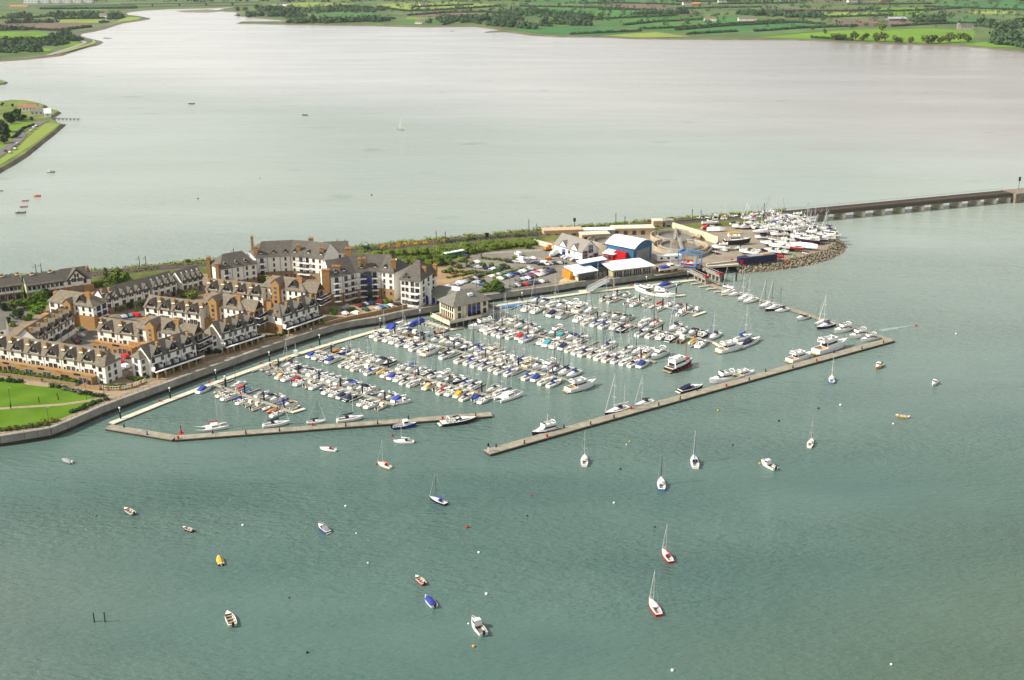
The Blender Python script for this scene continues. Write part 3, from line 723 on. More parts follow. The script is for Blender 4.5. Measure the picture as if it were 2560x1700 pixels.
ground('road', [(-60, 790), (0, 760), (40, 740), (70, 745), (90, 770), (60, 800), (25, 830), (-60, 870)], .012, M_ASPH)
ground('car_park', [(838, 785), (880, 768), (960, 752), (1010, 758), (1020, 764), (960, 776), (900, 788), (850, 800)], .02, mat('courtyard paving', (0.33, 0.23, 0.15), 0.95, 0.2, 0.3, coords='World'))
ground('car_park', [(1090, 735), (1110, 715), (1200, 690), (1130, 655), (1170, 640), (1210, 628), (1260, 618), (1330, 618), (1390, 628), (1400, 640), (1450, 660), (1425, 690), (1390, 712), (1300, 724), (1207, 737), (1150, 748)], .016, M_CARP)
ground('bare_ground', [(1080, 672), (1120, 668), (1200, 680), (1200, 690), (1150, 698), (1100, 715), (1075, 700)], .024, M_EARTH)
ground('rough_grass', [(500, 662), (650, 655), (900, 640), (1060, 628), (1200, 612), (1330, 607), (1370, 612), (1330, 620), (1180, 634), (1120, 655), (1060, 660), (960, 655), (900, 650), (700, 668), (500, 682), (300, 705), (240, 720), (100, 715), (240, 690)], .02, M_ROUGHG)
ground('rough_grass', [(-60, 730), (60, 720), (130, 735), (120, 765), (80, 790), (40, 740), (-60, 770)], .02, M_LAWN)
ground('boat_yard', [(1640, 690), (1728, 675), (1760, 669), (1846, 660), (1890, 656), (1950, 650), (2010, 640), (2056, 627), (2082, 611), (2088, 598), (2074, 588), (2030, 570), (1990, 545), (1984, 540.5), (1830, 551), (1690, 562), (1732, 590), (1770, 612), (1740, 640), (1660, 655), (1600, 672)], .016, M_YARD)
ground('works_yard', [(1380, 612), (1500, 590), (1600, 575), (1680, 566), (1740, 592), (1790, 606), (1745, 632), (1640, 652), (1580, 662), (1500, 650), (1440, 620)], .024, mat('works yard', (0.25, 0.21, 0.155), 0.95, 0.2, 0.15, coords='World', detail=7))
ground('terrace', [(1395, 712), (1400, 700), (1425, 690), (1450, 704), (1441, 705)], .03, mat('yellow paved terrace', (0.48, 0.38, 0.19), 0.95, 0.15, 0.6, coords='World'))
# painted bays of the car park
b = MB()
for k in range(18):
    p = P(1180 + k * 9.5, 637 - k * .55, GZ + .03); q = P(1196 + k * 9.5, 632 - k * .55, GZ + .03)
    d = (q - p).normalized(); n = Vector((-d.y, d.x, 0)) * .09
    b.face([p - n, q - n, q + n, p + n])
for k in range(14):
    p = P(1210 + k * 13, 655 - k * .6, GZ + .03); q = P(1222 + k * 13, 651 - k * .6, GZ + .03)
    d = (q - p).normalized(); n = Vector((-d.y, d.x, 0)) * .09
    b.face([p - n, q - n, q + n, p + n])
b.build('bay_markings', M_WHITE, kind='structure')

# ================================================================== RAILWAY
RZ = 5.6
RAILP = [(-200, 716), (-60, 705), (100, 693), (240, 682), (380, 668), (500, 658), (650, 644.5), (800, 631), (900, 622), (1000, 612), (1112, 601), (1200, 592.5), (1300, 584), (1400, 577), (1530, 566.5), (1600, 560), (1673, 553.5), (1740, 548), (1808, 543.5), (1880, 537.5), (1967, 531)]
rp_ = [P(x, y + 3, RZ) for x, y in RAILP]
def offset_strip(b, pts, o0, z0, o1, z1, m=0):
    prev = None
    for k in range(len(pts)):
        d = pts[min(k + 1, len(pts) - 1)] - pts[max(k - 1, 0)]; d.z = 0; d.normalize()
        n = Vector((-d.y, d.x, 0))
        cur = (pts[k] + n * o0, pts[k] + n * o1)
        a, c = Vector((cur[0].x, cur[0].y, z0)), Vector((cur[1].x, cur[1].y, z1))
        if prev: b.face([prev[0], a, c, prev[1]], m)
        prev = (a, c)
b = MB()
offset_strip(b, rp_, 16, -.8, 6, RZ, 1); offset_strip(b, rp_, 6, RZ, -6, RZ, 0); offset_strip(b, rp_, -6, RZ, -11, GZ - .05, 1)
b.build('railway_embankment', [M_BALLAST, M_ROUGHG], kind='structure')
tr = thing('railway_track', 'double railway track running along the green embankment', 'railway', (0, 0, 0))
for o in (-3.4, -1.95, 1.2, 2.65):
    b = MB(); offset_strip(b, rp_, o - .09, RZ + .22, o + .09, RZ + .22); offset_strip(b, rp_, o - .09, RZ + .02, o - .09, RZ + .22); b.build('rail', M_RUST, tr)
b = MB()
for a, c in zip(rp_[:-1], rp_[1:]):
    n = int((c - a).length / 1.4)
    for k in range(n):
        p = a.lerp(c, k / n); d = (c - a).normalized(); nn = Vector((-d.y, d.x, 0))
        for o in (-2.7, 1.9):
            q = p + nn * o; u = nn * 1.25; w = d * .13
            b.face([(q - u - w) + Vector((0, 0, .03)), (q + u - w) + Vector((0, 0, .03)), (q + u + w) + Vector((0, 0, .03)), (q - u + w) + Vector((0, 0, .03))])
b.build('sleepers', M_CONC, tr, kind='stuff')
# vegetation on the embankment slopes and the scrub below it
def scrub(pix, w, h, m, s, seed, dens=.7):
    pts = [P(x, y, z) for x, y, z in pix]
    return hedge_mesh(pts, w, h, dens, s, 0, seed)
b = scrub([(-100, 704, 3), (240, 682, 3), (500, 657.5, 3.2), (650, 643, 3.2), (900, 621, 3.2), (1112, 600, 3.2), (1300, 583, 3.2), (1530, 565, 3.2), (1673, 552, 3.2), (1808, 542, 3.2), (1960, 530, 3)], 4.5, 2.4, M_LEAFO, .42, 3, 1.1)
b.build('embankment_scrub', M_LEAFY, kind='stuff')
b = scrub([(330, 690, GZ), (450, 672, GZ), (510, 668, GZ)], 5, 3.5, M_LEAF, .6, 5)
for pix, w, h, sd in [([(905, 640), (1000, 637), (1100, 632), (1180, 622), (1240, 612)], 8, 5, 11), ([(1010, 660), (1080, 652), (1140, 640), (1200, 628), (1260, 620), (1330, 612)], 7, 4.5, 12), ([(1040, 670), (1100, 662), (1150, 655)], 7, 5, 13), ([(960, 650), (1010, 655), (1060, 664)], 6, 4, 14), ([(700, 652), (760, 645), (820, 638)], 5, 3, 15), ([(1230, 604), (1300, 598), (1380, 590)], 5, 3, 16), ([(300, 712), (240, 716), (280, 706)], 6, 3, 17)]:
    q = scrub([(x, y, GZ) for x, y in pix], w, h, None, .42, sd, 1.5); b.v, b.f, b.m = b.v + q.v, b.f + [tuple(i + len(b.v) for i in f) for f in q.f], b.m + q.m
b.build('scrub', M_LEAFO, kind='stuff')
b = scrub([(1100, 614, 4), (1180, 606, 4), (1250, 600, 4), (1330, 596, 4)], 6, 3.5, None, .45, 21, 1.5)
b.build('dark_scrub', M_LEAFD, kind='stuff')
b = scrub([(962, 627, GZ), (1000, 624, GZ), (1060, 617, GZ), (1110, 611.5, GZ)], 5, 4, None, .4, 22, 1.5)
b.build('gorse_scrub', M_GORSE, kind='stuff')
b = scrub([(910, 634, GZ), (960, 634, GZ)], 6, 5.5, None, .45, 23, 1.5)
b.build('dark_scrub', M_LEAFD, kind='stuff')
b = MB()
for pix, sd in [([(1122, 695), (1180, 684), (1200, 690)], 31), ([(1110, 680), (1190, 681), (1260, 690)], 32), ([(1205, 647), (1230, 650)], 33), ([(1235, 650), (1270, 653), (1290, 655)], 34), ([(1160, 700), (1250, 678)], 35)]:
    q = scrub([(x, y, GZ) for x, y in pix], 2.2, 1.4, None, .35, sd, .7); b.v, b.f, b.m = b.v + q.v, b.f + [tuple(i + len(b.v) for i in f) for f in q.f], b.m + q.m
b.build('weeds', M_LEAFO, kind='stuff')
post_dark = thing('retaining_wall', 'dark retaining wall between boat yard and railway', 'wall', (0, 0, 0))
_w = [P(x, y, GZ) for x, y in [(1690, 562.5), (1760, 557), (1830, 552), (1900, 547), (1984, 540.5)]]
for a, c in zip(_w[:-1], _w[1:]):
    for k in range(6):
        p, q = a.lerp(c, k / 6), a.lerp(c, (k + 1) / 6)
        MB().box(.03, (q - p).length - .03, -.2, .2, 0, 2.6).build('wall_panel', M_BALLAST, post_dark, loc=p, rz=hd(p, q))
# overhead line masts
MG = 'overhead line masts along the railway'
mk = 0
for x, yb, yt in [(92, 690, 662), (105, 688, 672), (350, 672, 640), (366, 669, 649), (586, 652, 621), (844, 628, 598), (864, 626, 606), (1091, 607, 577), (1114, 605, 584), (1322, 587, 548), (1342, 585, 561), (1539, 568, 532), (1562, 566, 544), (1730, 551, 522), (1752, 549, 528), (1909, 537, 507)]:
    p = P(x, yb, RZ)
    top = P(x, yt, RZ); hgt = (CAM_H - RZ) * (1 - (Vector((p.x, p.y)).length / Vector((top.x, top.y)).length))
    hgt = max(6, min(hgt, 14)); mk += 1
    t = thing('catenary_mast', f'tall dark railway mast on the embankment, {ORD[mk]} from the houses end', 'mast', p, 0, MG)
    MB().cyl((0, 0, -.5), (0, 0, hgt), .22, .16, 6).build('pole', M_DKGREY, t)
    b = MB(); b.cyl((0, 0, hgt * .82), (-.8, -2.6, hgt * .82), .06, n=4); b.cyl((0, 0, hgt * .95), (-.8, -2.4, hgt * .84), .05, n=4); b.build('bracket', M_DKGREY, t)
t = thing('railway_signal', 'dark railway signal post with round head on the embankment', 'signal', P(1436, 576, RZ))
b = MB().cyl((0, 0, 0), (0, 0, 5.5), .15, n=6); b.box(-.7, .7, -.3, .3, 5.2, 7.2); b.build('post', M_BLACK, t)
t = thing('railway_signal', 'small dark relay box above the embankment hedge', 'box', P(1218, 593.5, RZ))
MB().box(-.9, .9, -.6, .6, 0, 2.6).build('cabinet', M_BLACK, t)

# viaduct
va, vb = rp_[-1], P(2519, 481.5, RZ)
vd = (vb - va); VL = vd.length; vd.normalize(); vrz = math.atan2(vd.y, vd.x)
v = thing('viaduct', 'long dark railway viaduct on pale concrete piers over the tidal channel', 'bridge', (va.x, va.y, 0), vrz)
MB().box(-6, VL + 3, -4.6, 4.6, 3.7, 5.7).build('deck', M_CONC, v)
for yy in (-4.85, 4.6): MB().box(-6, VL + 3, yy, yy + .25, 4.0, 6.2).build('parapet', M_BALLAST, v)
MB().box(-6, VL + 3, -4.5, 4.5, 5.703, 5.95).build('ballast', M_BALLAST, v)
for o in (-3.4, -1.95, 1.2, 2.65): MB().box(-6, VL + 3, o - .09, o + .09, 5.953, 6.2).build('rail', M_RUST, v)
b = MB()
for k in range(int(VL / 2.2)):
    b.cyl((k * 2.2, 4.75, 6.6), (k * 2.2, 4.75, 7.6), .05, n=4)
b.cyl((0, 4.75, 7.5), (VL, 4.75, 7.5), .04, n=4); b.build('railing', M_DKGREY, v)
for x in (2003, 2043, 2086, 2134, 2182, 2230, 2277, 2323, 2368, 2413, 2452, 2486):
    p = P(x + 8, 545 - (x - 2003) * .107, 1.5)
    t_ = (Vector((p.x, p.y, 0)) - Vector((va.x, va.y, 0))).dot(Vector((vd.x, vd.y, 0)))
    b = MB(); b.box(t_ - 1.3, t_ + 1.3, -4.0, 4.0, -2, 3.7); b.cyl((t_, -4, -2), (t_, -4, 3.3), 1.3, n=8); b.box(t_ - 1.5, t_ + 1.5, -4.6, 4.5, -2, .6)
    b.build('pier', M_CONCL, v)
ab = thing('abutment', 'stone viaduct abutment with a signal at the far end of the bridge', 'abutment', (vb.x, vb.y, 0), vrz)
MB().box(0, 70, -7.5, 6, -2, 6.2).build('wall', mat('old stone', (0.20, 0.17, 0.13), .95, .3, .5), ab)
MB().box(14, 18, -9, -7.3, -2, 7).build('buttress', M_CONC, ab)
t = thing('railway_signal', 'tall dark signal post at the far viaduct end', 'signal', P(2546, 473, RZ + .2))
b = MB().cyl((0, 0, 0), (0, 0, 6), .15, n=6); b.box(-.6, .6, -.3, .3, 5.5, 8.2); b.build('post', M_BLACK, t)

# rock armour round the boat yard
ypts = [P(x, y, GZ) for x, y in [(1838, 663)] + YARD[2:] + [(1975, 536)]]
b = MB()
for a, c in zip(ypts[:-1], ypts[1:]):
    d = (c - a); L_ = d.length; d.normalize(); n = Vector((d.y, -d.x, 0))
    q = [a - n * 1.0, c - n * 1.0]
    o = [a + n * 6.5, c + n * 6.5]
    b.face([(o[0].x, o[0].y, -1.2), (o[1].x, o[1].y, -1.2), (q[1].x, q[1].y, GZ + .1), (q[0].x, q[0].y, GZ + .1)])
b.build('rock_bank', mat('rock shade', (0.10, 0.085, 0.06), .95, .3, .5, coords='World'), kind='structure')
b = MB(); rn = random.Random(9)
for a, c in zip(ypts[:-1], ypts[1:]):
    d = (c - a); L_ = d.length; d.normalize(); n = Vector((d.y, -d.x, 0))
    for k in range(int(L_ * 13)):
        f = rn.random(); w = rn.uniform(-1.4, 6.2)
        z = GZ + .2 - (w + 1) * .64 + rn.uniform(-.1, .35)
        p = a + d * (f * L_) + n * w
        r = rn.uniform(.28, .66)
        # irregular 5-sided boulder
        ang = rn.uniform(0, 6.28); i0 = len(b.v)
        ring = []
        for q in range(5):
            aa = ang + q * 1.2566; rr = r * rn.uniform(.7, 1.2)
            ring.append((p.x + rr * math.cos(aa), p.y + rr * math.sin(aa), z + rn.uniform(-.3, .1) * r))
        top = [(p.x + (x_ - p.x) * .55 + rn.uniform(-.1, .1), p.y + (y_ - p.y) * .55, z + r * rn.uniform(.4, .75)) for x_, y_, z_ in ring]
        mm = 0 if rn.random() < .75 else 1
        b.loft([ring, top], mm, True, False, True)
b.build('rock_armour', [mat('armour rock', (0.29, 0.245, 0.17), .9, .35, .7, coords='World'), mat('armour rock dark', (0.20, 0.17, 0.12), .9, .3, .7, coords='World')], kind='stuff')

# ================================================================== HOUSING
def win_mesh(w, h, frame=M_FRAME, bars=1):
    """a window: raised frame, dark pane set back, facing -y, origin at its lower middle"""
    b = MB(); f = .13
    b.box(-w / 2 - f, w / 2 + f, -.10, 0.0, -f, 0, 0); b.box(-w / 2 - f, w / 2 + f, -.10, 0, h, h + f, 0)
    b.box(-w / 2 - f, -w / 2, -.10, 0, 0, h, 0); b.box(w / 2, w / 2 + f, -.10, 0, 0, h, 0)
    for k in range(bars):
        x = -w / 2 + w * (k + 1) / (bars + 1); b.box(x - .05, x + .05, -.08, 0, 0, h, 0)
    b.face([(-w / 2, -.04, 0), (w / 2, -.04, 0), (w / 2, -.04, h), (-w / 2, -.04, h)], 1)
    return b.mesh('window', [frame, M_GLASS])
W_STD = win_mesh(1.15, 1.5); W_TALL = win_mesh(.75, 1.6, bars=0); W_BIG = win_mesh(1.7, 1.7, bars=2); W_DOOR = win_mesh(1.5, 2.2); W_DRK = win_mesh(1.5, 1.7, M_FRAMED); W_SM = win_mesh(.55, .55, bars=0); W_STAIR = win_mesh(1.0, 1.1, M_FRAME, 1)
def window(parent, me, x, y, z, face='f'):
    rz = {'f': 0, 'r': math.pi / 2, 'l': -math.pi / 2, 'b': math.pi}[face] if isinstance(face, str) else face
    return obj('window', me, parent, (x, y, z), rz, mats=[M_FRAMED if random.random() < .3 else None, None])
def chimney(parent, x, y, z0, z1, w=.85, d=1.2, pots=3, m=M_BRICK):
    z1 -= .25
    b = MB(); b.box(x - w / 2, x + w / 2, y - d / 2, y + d / 2, z0, z1 - .25)
    b.box(x - w / 2 - .12, x + w / 2 + .12, y - d / 2 - .12, y + d / 2 + .12, z1 - .25, z1)
    for k in range(pots):
        yy = y - d / 2 + d * (k + .5) / pots
        b.cyl((x, yy, z1), (x, yy, z1 + .45), .16, .13, 6, 1)
    b.face([(x - w / 2 - .5, y - d / 2 - .5, z0 + .35), (x + w / 2 + .5, y - d / 2 - .5, z0 + .35), (x + w / 2 + .4, y - d / 2 - .05, z0 + .75), (x - w / 2 - .4, y - d / 2 - .05, z0 + .75)], 2)
    return b.build('chimney', [m, M_POT, M_LEAD], parent)
def chimney_x(parent, x, y, z0, z1, w=2.4, d=1.0, pots=5, m=M_BRICK):
    z1 -= .5; w *= .88; d *= .88
    b = MB(); b.box(x - w / 2, x + w / 2, y - d / 2, y + d / 2, z0, z1 - .3)
    b.box(x - w / 2 - .15, x + w / 2 + .15, y - d / 2 - .15, y + d / 2 + .15, z1 - .3, z1)
    for k in range(pots): b.cyl((x - w / 2 + w * (k + .5) / pots, y, z1), (x - w / 2 + w * (k + .5) / pots, y, z1 + .7), .17, .14, 6, 1)
    return b.build('chimney', [m, M_POT], parent)
def slab(b, pts, t=.16, m=0):
    n = (Vector(pts[1]) - Vector(pts[0])).cross(Vector(pts[2]) - Vector(pts[0])).normalized()
    if n.z < 0: n = -n
    up = [tuple(Vector(p) + n * t) for p in pts]
    b.face(up, m)
    for k in range(len(pts)):
        k2 = (k + 1) % len(pts); b.face([pts[k], pts[k2], up[k2], up[k]], m)
def frame_from(A, B, ze):
    a, c = P(A[0], A[1], ze), P(B[0], B[1], ze)
    return a, (c - a).length, hd(a, c)

def terrace(label, A, B, ze, nb, depth=8.5, rise=3.8, roof=M_SLATE, gdark=True, gw=.36, brickh=0, brickm=M_STONE, terr=None, hipr=False, hipl=False, chim=True, wins='std', sky=0, pots=2, chx=0.05, gable=True, group='terraces of the waterside estate', pent=False, base=GZ, grise=None, noleft=False):
    a, L_, rz = frame_from(A, B, ze)
    t = thing('terraced_houses', label, 'houses', (a.x, a.y, base), rz, group)
    E_ = ze - base
    hl = depth * .5
    D = depth
    b = MB().box(0, L_, 0, D, 0, E_)
    if not hipr: b.face([(L_, 0, E_), (L_, D, E_), (L_, D / 2, E_ + rise)])
    if not hipl: b.face([(0, 0, E_), (0, D, E_), (0, D / 2, E_ + rise)])
    bw = L_ / nb
    gr = grise or rise * .86
    if gable:
        for k in range(nb):
            c = (k + .5) * bw
            b.face([(c - gw * bw, -.06, E_), (c + gw * bw, -.06, E_), (c, -.06, E_ + gr)])
            b.face([(c - gw * bw, -.06, E_ - .1), (c + gw * bw, -.06, E_ - .1), (c + gw * bw, -.06, E_), (c - gw * bw, -.06, E_)])
    b.build('wall', M_RENDER, t)
    r = MB(); o = .45; s = rise / (D / 2)
    x0, x1 = (-o if not hipl else 0), (L_ + o if not hipr else L_)
    rx0, rx1 = (x0 if not hipl else hl * .8), (x1 if not hipr else L_ - hl * .8)
    ex0, ex1 = -o, L_ + o
    slab(r, [(ex0, -o, E_ - o * s), (ex1, -o, E_ - o * s), (rx1, D / 2, E_ + rise), (rx0, D / 2, E_ + rise)])
    slab(r, [(ex1, D + o, E_ - o * s), (ex0, D + o, E_ - o * s), (rx0, D / 2, E_ + rise), (rx1, D / 2, E_ + rise)])
    if hipl: slab(r, [(ex0, D + o, E_ - o * s), (ex0, -o, E_ - o * s), (rx0, D / 2, E_ + rise)])
    if hipr: slab(r, [(ex1, -o, E_ - o * s), (ex1, D + o, E_ - o * s), (rx1, D / 2, E_ + rise)])
    rf = r.build('roof', roof, t)
    if gable:
        for k in range(nb):
            c = (k + .5) * bw; g = MB(); e = gw * bw * 1.1
            yb = gr / s
            pk = (c, -.34, E_ + gr * 1.05); rb = (c, yb, E_ + gr * 1.05)
            slab(g, [(c - e, -.34, E_ - gr * .05), pk, rb, (c - e, -.1, E_ - gr * .05)], .17)
            slab(g, [pk, (c + e, -.34, E_ - gr * .05), (c + e, -.1, E_ - gr * .05), rb], .17)
            g.build('gable_roof', roof, t)
            if gdark:
                h = gr * .74; wd = gw * bw * .74
                g = MB()
                g.face([(c - wd, -.12, E_ + gr - h), (c + wd, -.12, E_ + gr - h), (c, -.12, E_ + gr - .05)])
                g.box(c - wd * .72, c + wd * .72, -.14, -.07, E_ + gr - h - .5, E_ + gr - h)
                # barge boards
                for sg in (-1, 1):
                    g.face([(c + sg * gw * bw * 1.08, -.36, E_ - gr * .03), (c, -.36, E_ + gr * 1.04), (c, -.36, E_ + gr * .96), (c + sg * gw * bw * .98, -.36, E_ - gr * .03)])
                gp = g.build('gable_panel', M_TIMBER, t)
                obj('window', W_SM, gp, (c, -.15, E_ + gr - h * .55), scale=(.7, 1, 2.2))
            else:
                g = MB()
                for sg in (-1, 1):
                    g.face([(c + sg * gw * bw * 1.08, -.36, E_ - gr * .03), (c, -.36, E_ + gr * 1.04), (c, -.36, E_ + gr * .9), (c + sg * gw * bw * .92, -.36, E_ - gr * .03)])
                g.build('barge_board', M_TIMBER, t)
    for k in range(nb + 1):
        if 0 < k < nb or not gable:
            MB().cyl((k * bw, -.1, 0), (k * bw, -.1, E_ - .2), .07, n=4).build('downpipe', M_PIPE, t)
    if chim:
        for k in range(nb):
            x = (k + chx) * bw + .4
            yy = D * .28
            chimney(rf, x, yy, E_ + s * yy - .2, E_ + rise + .5, pots=pots)
    for k in range(nb):
        c = (k + .5) * bw
        if sky:
            for q in range(sky):
                x = (k + .02) * bw + 1.9 + q * 1.1 if sky == 1 else (k + .25) * bw + q * 1.3
                y0 = D * (.3 if sky == 1 else .3); y1 = y0 + .9
                MB().face([(x, y0, E_ + s * y0 + .26), (x + .7, y0, E_ + s * y0 + .26), (x + .7, y1, E_ + s * y1 + .26), (x, y1, E_ + s * y1 + .26)]).build('skylight', M_SKYL, rf)
        q = bw * .29
        if wins == 'std':
            nf = max(2, int(round(E_ / 2.75)))
            for fl in range(nf):
                z = E_ - 2.15 - fl * 2.75
                if z < .3: continue
                if fl == 1:
                    for dx, me in ((-.36, W_TALL), (-.14, W_DOOR), (.13, W_DOOR), (.36, W_TALL)):
                        window(t, me, c + dx * bw, -.02, z - .3)
                else:
                    for sg in (-1, 1): window(t, W_STD if fl == 0 else W_DOOR, c + sg * q, -.02, z)
        elif wins == 'small':
            for sg in (-1, 1): window(t, W_TALL, c + sg * bw * .17, -.08, E_ - 1.2)
            window(t, W_BIG if k % 3 else W_DOOR, c, -.02, E_ - 4.4)
            if brickh: window(t, W_DOOR if k % 2 else W_STD, c - .6, -.05, .3)
        elif wins == 'cott':
            window(t, W_STD, c - bw * .22, -.02, E_ - 2.0); window(t, W_STD, c + bw * .26, -.02, E_ - 2.0)
    if brickh:
        MB().box(-.06, L_ + .06, -.08, D + .06, 0, brickh).build('brick_base', brickm, t)
    if terr:
        tp, th, tm = terr
        MB().box(0, L_, -tp, -.09, 0, th).build('terrace_wall', tm, t)
        MB().box(0, L_, -tp, -tp + .25, th, th + .8).build('terrace_parapet', tm, t)
        for k in range(nb):
            c = (k + .5) * bw
            for dx, me in ((-.36, W_STD), (-.08, W_DOOR), (.14, W_DOOR), (.36, W_STD)):
                window(t, me, c + dx * bw, -tp - .02, .25)
            MB().box(c - bw * .46, c - bw * .1, -tp - .06, -tp + .02, th + .1, th + .85).build('balcony_rail', M_RAIL if k % 2 else M_WOOD, t)
    if pent:     # colonnade with a white beam before the ground floor
        for k in range(nb * 2 + 1):
            x = L_ * (k / (nb * 2)); MB().box(x - .25, x + .25, -4.2, -3.7, 0, 3.0).build('post', M_BRICK, t)
        MB().box(-.8, L_ + .6, -4.35, -3.55, 3.0, 3.35).build('pergola_beam', M_WHITE, t)
        for k in range(nb * 2):
            x = L_ * (k + .5) / (nb * 2); window(t, W_DOOR, x, -.05, .2)
            MB().box(x - L_ / nb / 4 + .2, x - L_ / nb / 4 + .35, -2.4, 0, 2.6, 4.6).build('screen_wall', M_RENDER, t)
        MB().box(0, L_, -2.4, -.05, 2.6, 2.75).build('balcony_floor', M_CONC, t)
        MB().box(0, L_, -2.45, -2.3, 2.75, 3.6).build('balcony_rail', M_RAIL, t)
    return t, L_, D, E_

def wing_bay(t, x, D, E_, w, proj, rise, roof, brick=False):
    """hipped projecting bay on the end wall, facing -x"""
    b = MB().box(x - proj, x + .02, D * .25, D * .25 + w, 0, E_ - .05)
    b.build('bay_wall', M_RENDER, t)
    r = MB(); y0, y1 = D * .25 - .4, D * .25 + w + .4; xa = x - proj - .4
    ym = (y0 + y1) / 2
    slab(r, [(xa, y1, E_ - .1), (xa, y0, E_ - .1), (x - proj * .4, ym, E_ + rise)])
    slab(r, [(xa, y0, E_ - .1), (x + .2, y0, E_ - .1), (x + 2.5, ym, E_ + rise), (x - proj * .4, ym, E_ + rise)])
    slab(r, [(x + .2, y1, E_ - .1), (xa, y1, E_ - .1), (x - proj * .4, ym, E_ + rise), (x + 2.5, ym, E_ + rise)])
    r.build('bay_roof', roof, t)
    for fl in range(3):
        z = E_ - 2.2 - fl * 2.7
        window(t, W_BIG, x - proj, D * .25 + w * .5, z, 'l'); window(t, W_STD, x - proj * .5, D * .25, z, 'f')

# 1 front row by the lawn
t, L_, D, E_ = terrace('long white terrace with dark gables facing the green lawn', (-22, 867), (243, 908), 11.0, 5.6 and 6, 9, 4.0, M_SLATE, terr=(4.0, 3.0, M_BRICK), sky=1, gw=.34, chx=.93)
MB().box(L_ + .02, L_ + 4.2, -1.0, D - 1, 0, E_ - .3).build('end_bay_wall', M_RENDER, t)
r = MB(); e0, e1 = -1.5, D * .62
slab(r, [(L_ - 1, e0, E_ - .4), (L_ + 4.7, e0, E_ - .4), (L_ + 1.6, D * .45, E_ + 3.0), (L_ - 1, D * .45, E_ + 3.0)])
slab(r, [(L_ + 4.7, e0, E_ - .4), (L_ + 4.7, D - .6, E_ - .4), (L_ + 1.6, D * .45, E_ + 3.0)])
slab(r, [(L_ + 4.7, D - .6, E_ - .4), (L_ - 1, D - .6, E_ - .4), (L_ - 1, D * .45, E_ + 3.0), (L_ + 1.6, D * .45, E_ + 3.0)])
r.build('end_bay_roof', M_SLATE, t)
MB().face([(L_ + 4.22, D * .5, E_ - .4), (L_ + 4.22, D - 1, E_ - .4), (L_ + 4.22, D * .9, E_ + 1.0), (L_ + 4.22, D * .68, E_ + 2.8)]).build('end_gable', M_RENDER, t)
for fl in range(3):
    window(t, W_STD, L_ + 1.9, -1.02, E_ - 2.6 - fl * 2.7); window(t, W_STD, L_ + 4.22, 1.2, E_ - 2.6 - fl * 2.7, 'r'); window(t, W_STD, L_ + 4.22, 4.6, E_ - 2.6 - fl * 2.7, 'r')
# 2 diagonal terrace behind
terrace('white gabled terrace running back from the lawn end of the front row', (93, 848), (184, 791), 11.0, 5, 9.5, 4.3, M_SLATE, gw=.4, chx=.05)
# 6, 11, middle: courtyard terraces
terrace('white terrace on an orange brick podium in the middle courtyard', (243, 824), (342, 838), 11.0, 2, 9, 4.0, M_SLATE, terr=(4.0, 3.0, M_BRICK2), gw=.34, chx=.02)
terrace('white dark gabled terrace behind the red parked cars', (361, 766), (500, 785), 11.0, 4, 9, 4.0, M_SLATE, gw=.38, chx=.9)
terrace('white dark gabled terrace behind the stair tower block in the estate middle', (515, 723), (656, 739), 11.0, 4, 9, 4.0, M_SLATE, gw=.38, chx=.02, sky=2)
# 8, 9, 12: three terraces on the quay
tq = [((374, 896), (489, 858), 'white quay terrace with pergola nearest the lawn', 3, M_SLATE2), ((551, 836), (641, 808), 'white quay terrace with pergola between its two neighbours', 3, M_SLATE2), ((703, 792), (795, 761), 'white quay terrace with brick end by the apartment court', 3, M_SLATE2)]
for k, (A, B, lb, nb, rf) in enumerate(tq):
    t, L_, D, E_ = terrace(lb, A, B, 11.3, nb, 9.5, 4.2, rf, gw=.36, pent=True, hipl=(k == 2), chx=.75, group='white terraces along the quay')
    if k < 2:
        wing_bay(t, 0, D, E_, 5.2, 2.6, 2.2, M_SLATE)
        MB().box(-.5, -.05, D * .8, D + .3, 0, 5).build('brick_wall', M_BRICK2, t)
    else:
        MB().box(-.08, 4, -.08, D + .08, 0, 4).build('brick_base', M_BRICK2, t)
        window(t, W_STD, 0, D * .35, E_ - 2.3, 'l'); window(t, W_STD, -.09, D * .4, 1.2, 'l')
        chimney(t, .8, D * .4, E_ - .5, E_ + 2.2)
# 4: row of small gabled houses along the railway side, in stepped groups
for k, (A, B, nb, lb) in enumerate([((262, 751), (299, 742), 2, 'pair of small white gabled houses behind the hipped apartment block'), ((299, 741), (374, 722), 5 - 1, 'small white gabled terrace with dark roof beside the railway scrub'), ((381, 721), (441, 704), 4, 'small white gabled terrace with skylights beside the round bush'), ((455, 704), (507, 691), 4, 'small white gabled terrace next to the big apartment crescent')]):
    terrace(lb, A, B, 10.2, nb, 10, 4.2, M_SLATE2, gdark=False, gw=.40, brickh=2.7, brickm=M_STONE, wins='small', chim=(k == 0), sky=(0 if k < 2 else 1), grise=2.6, group='small gabled terraces by the railway')
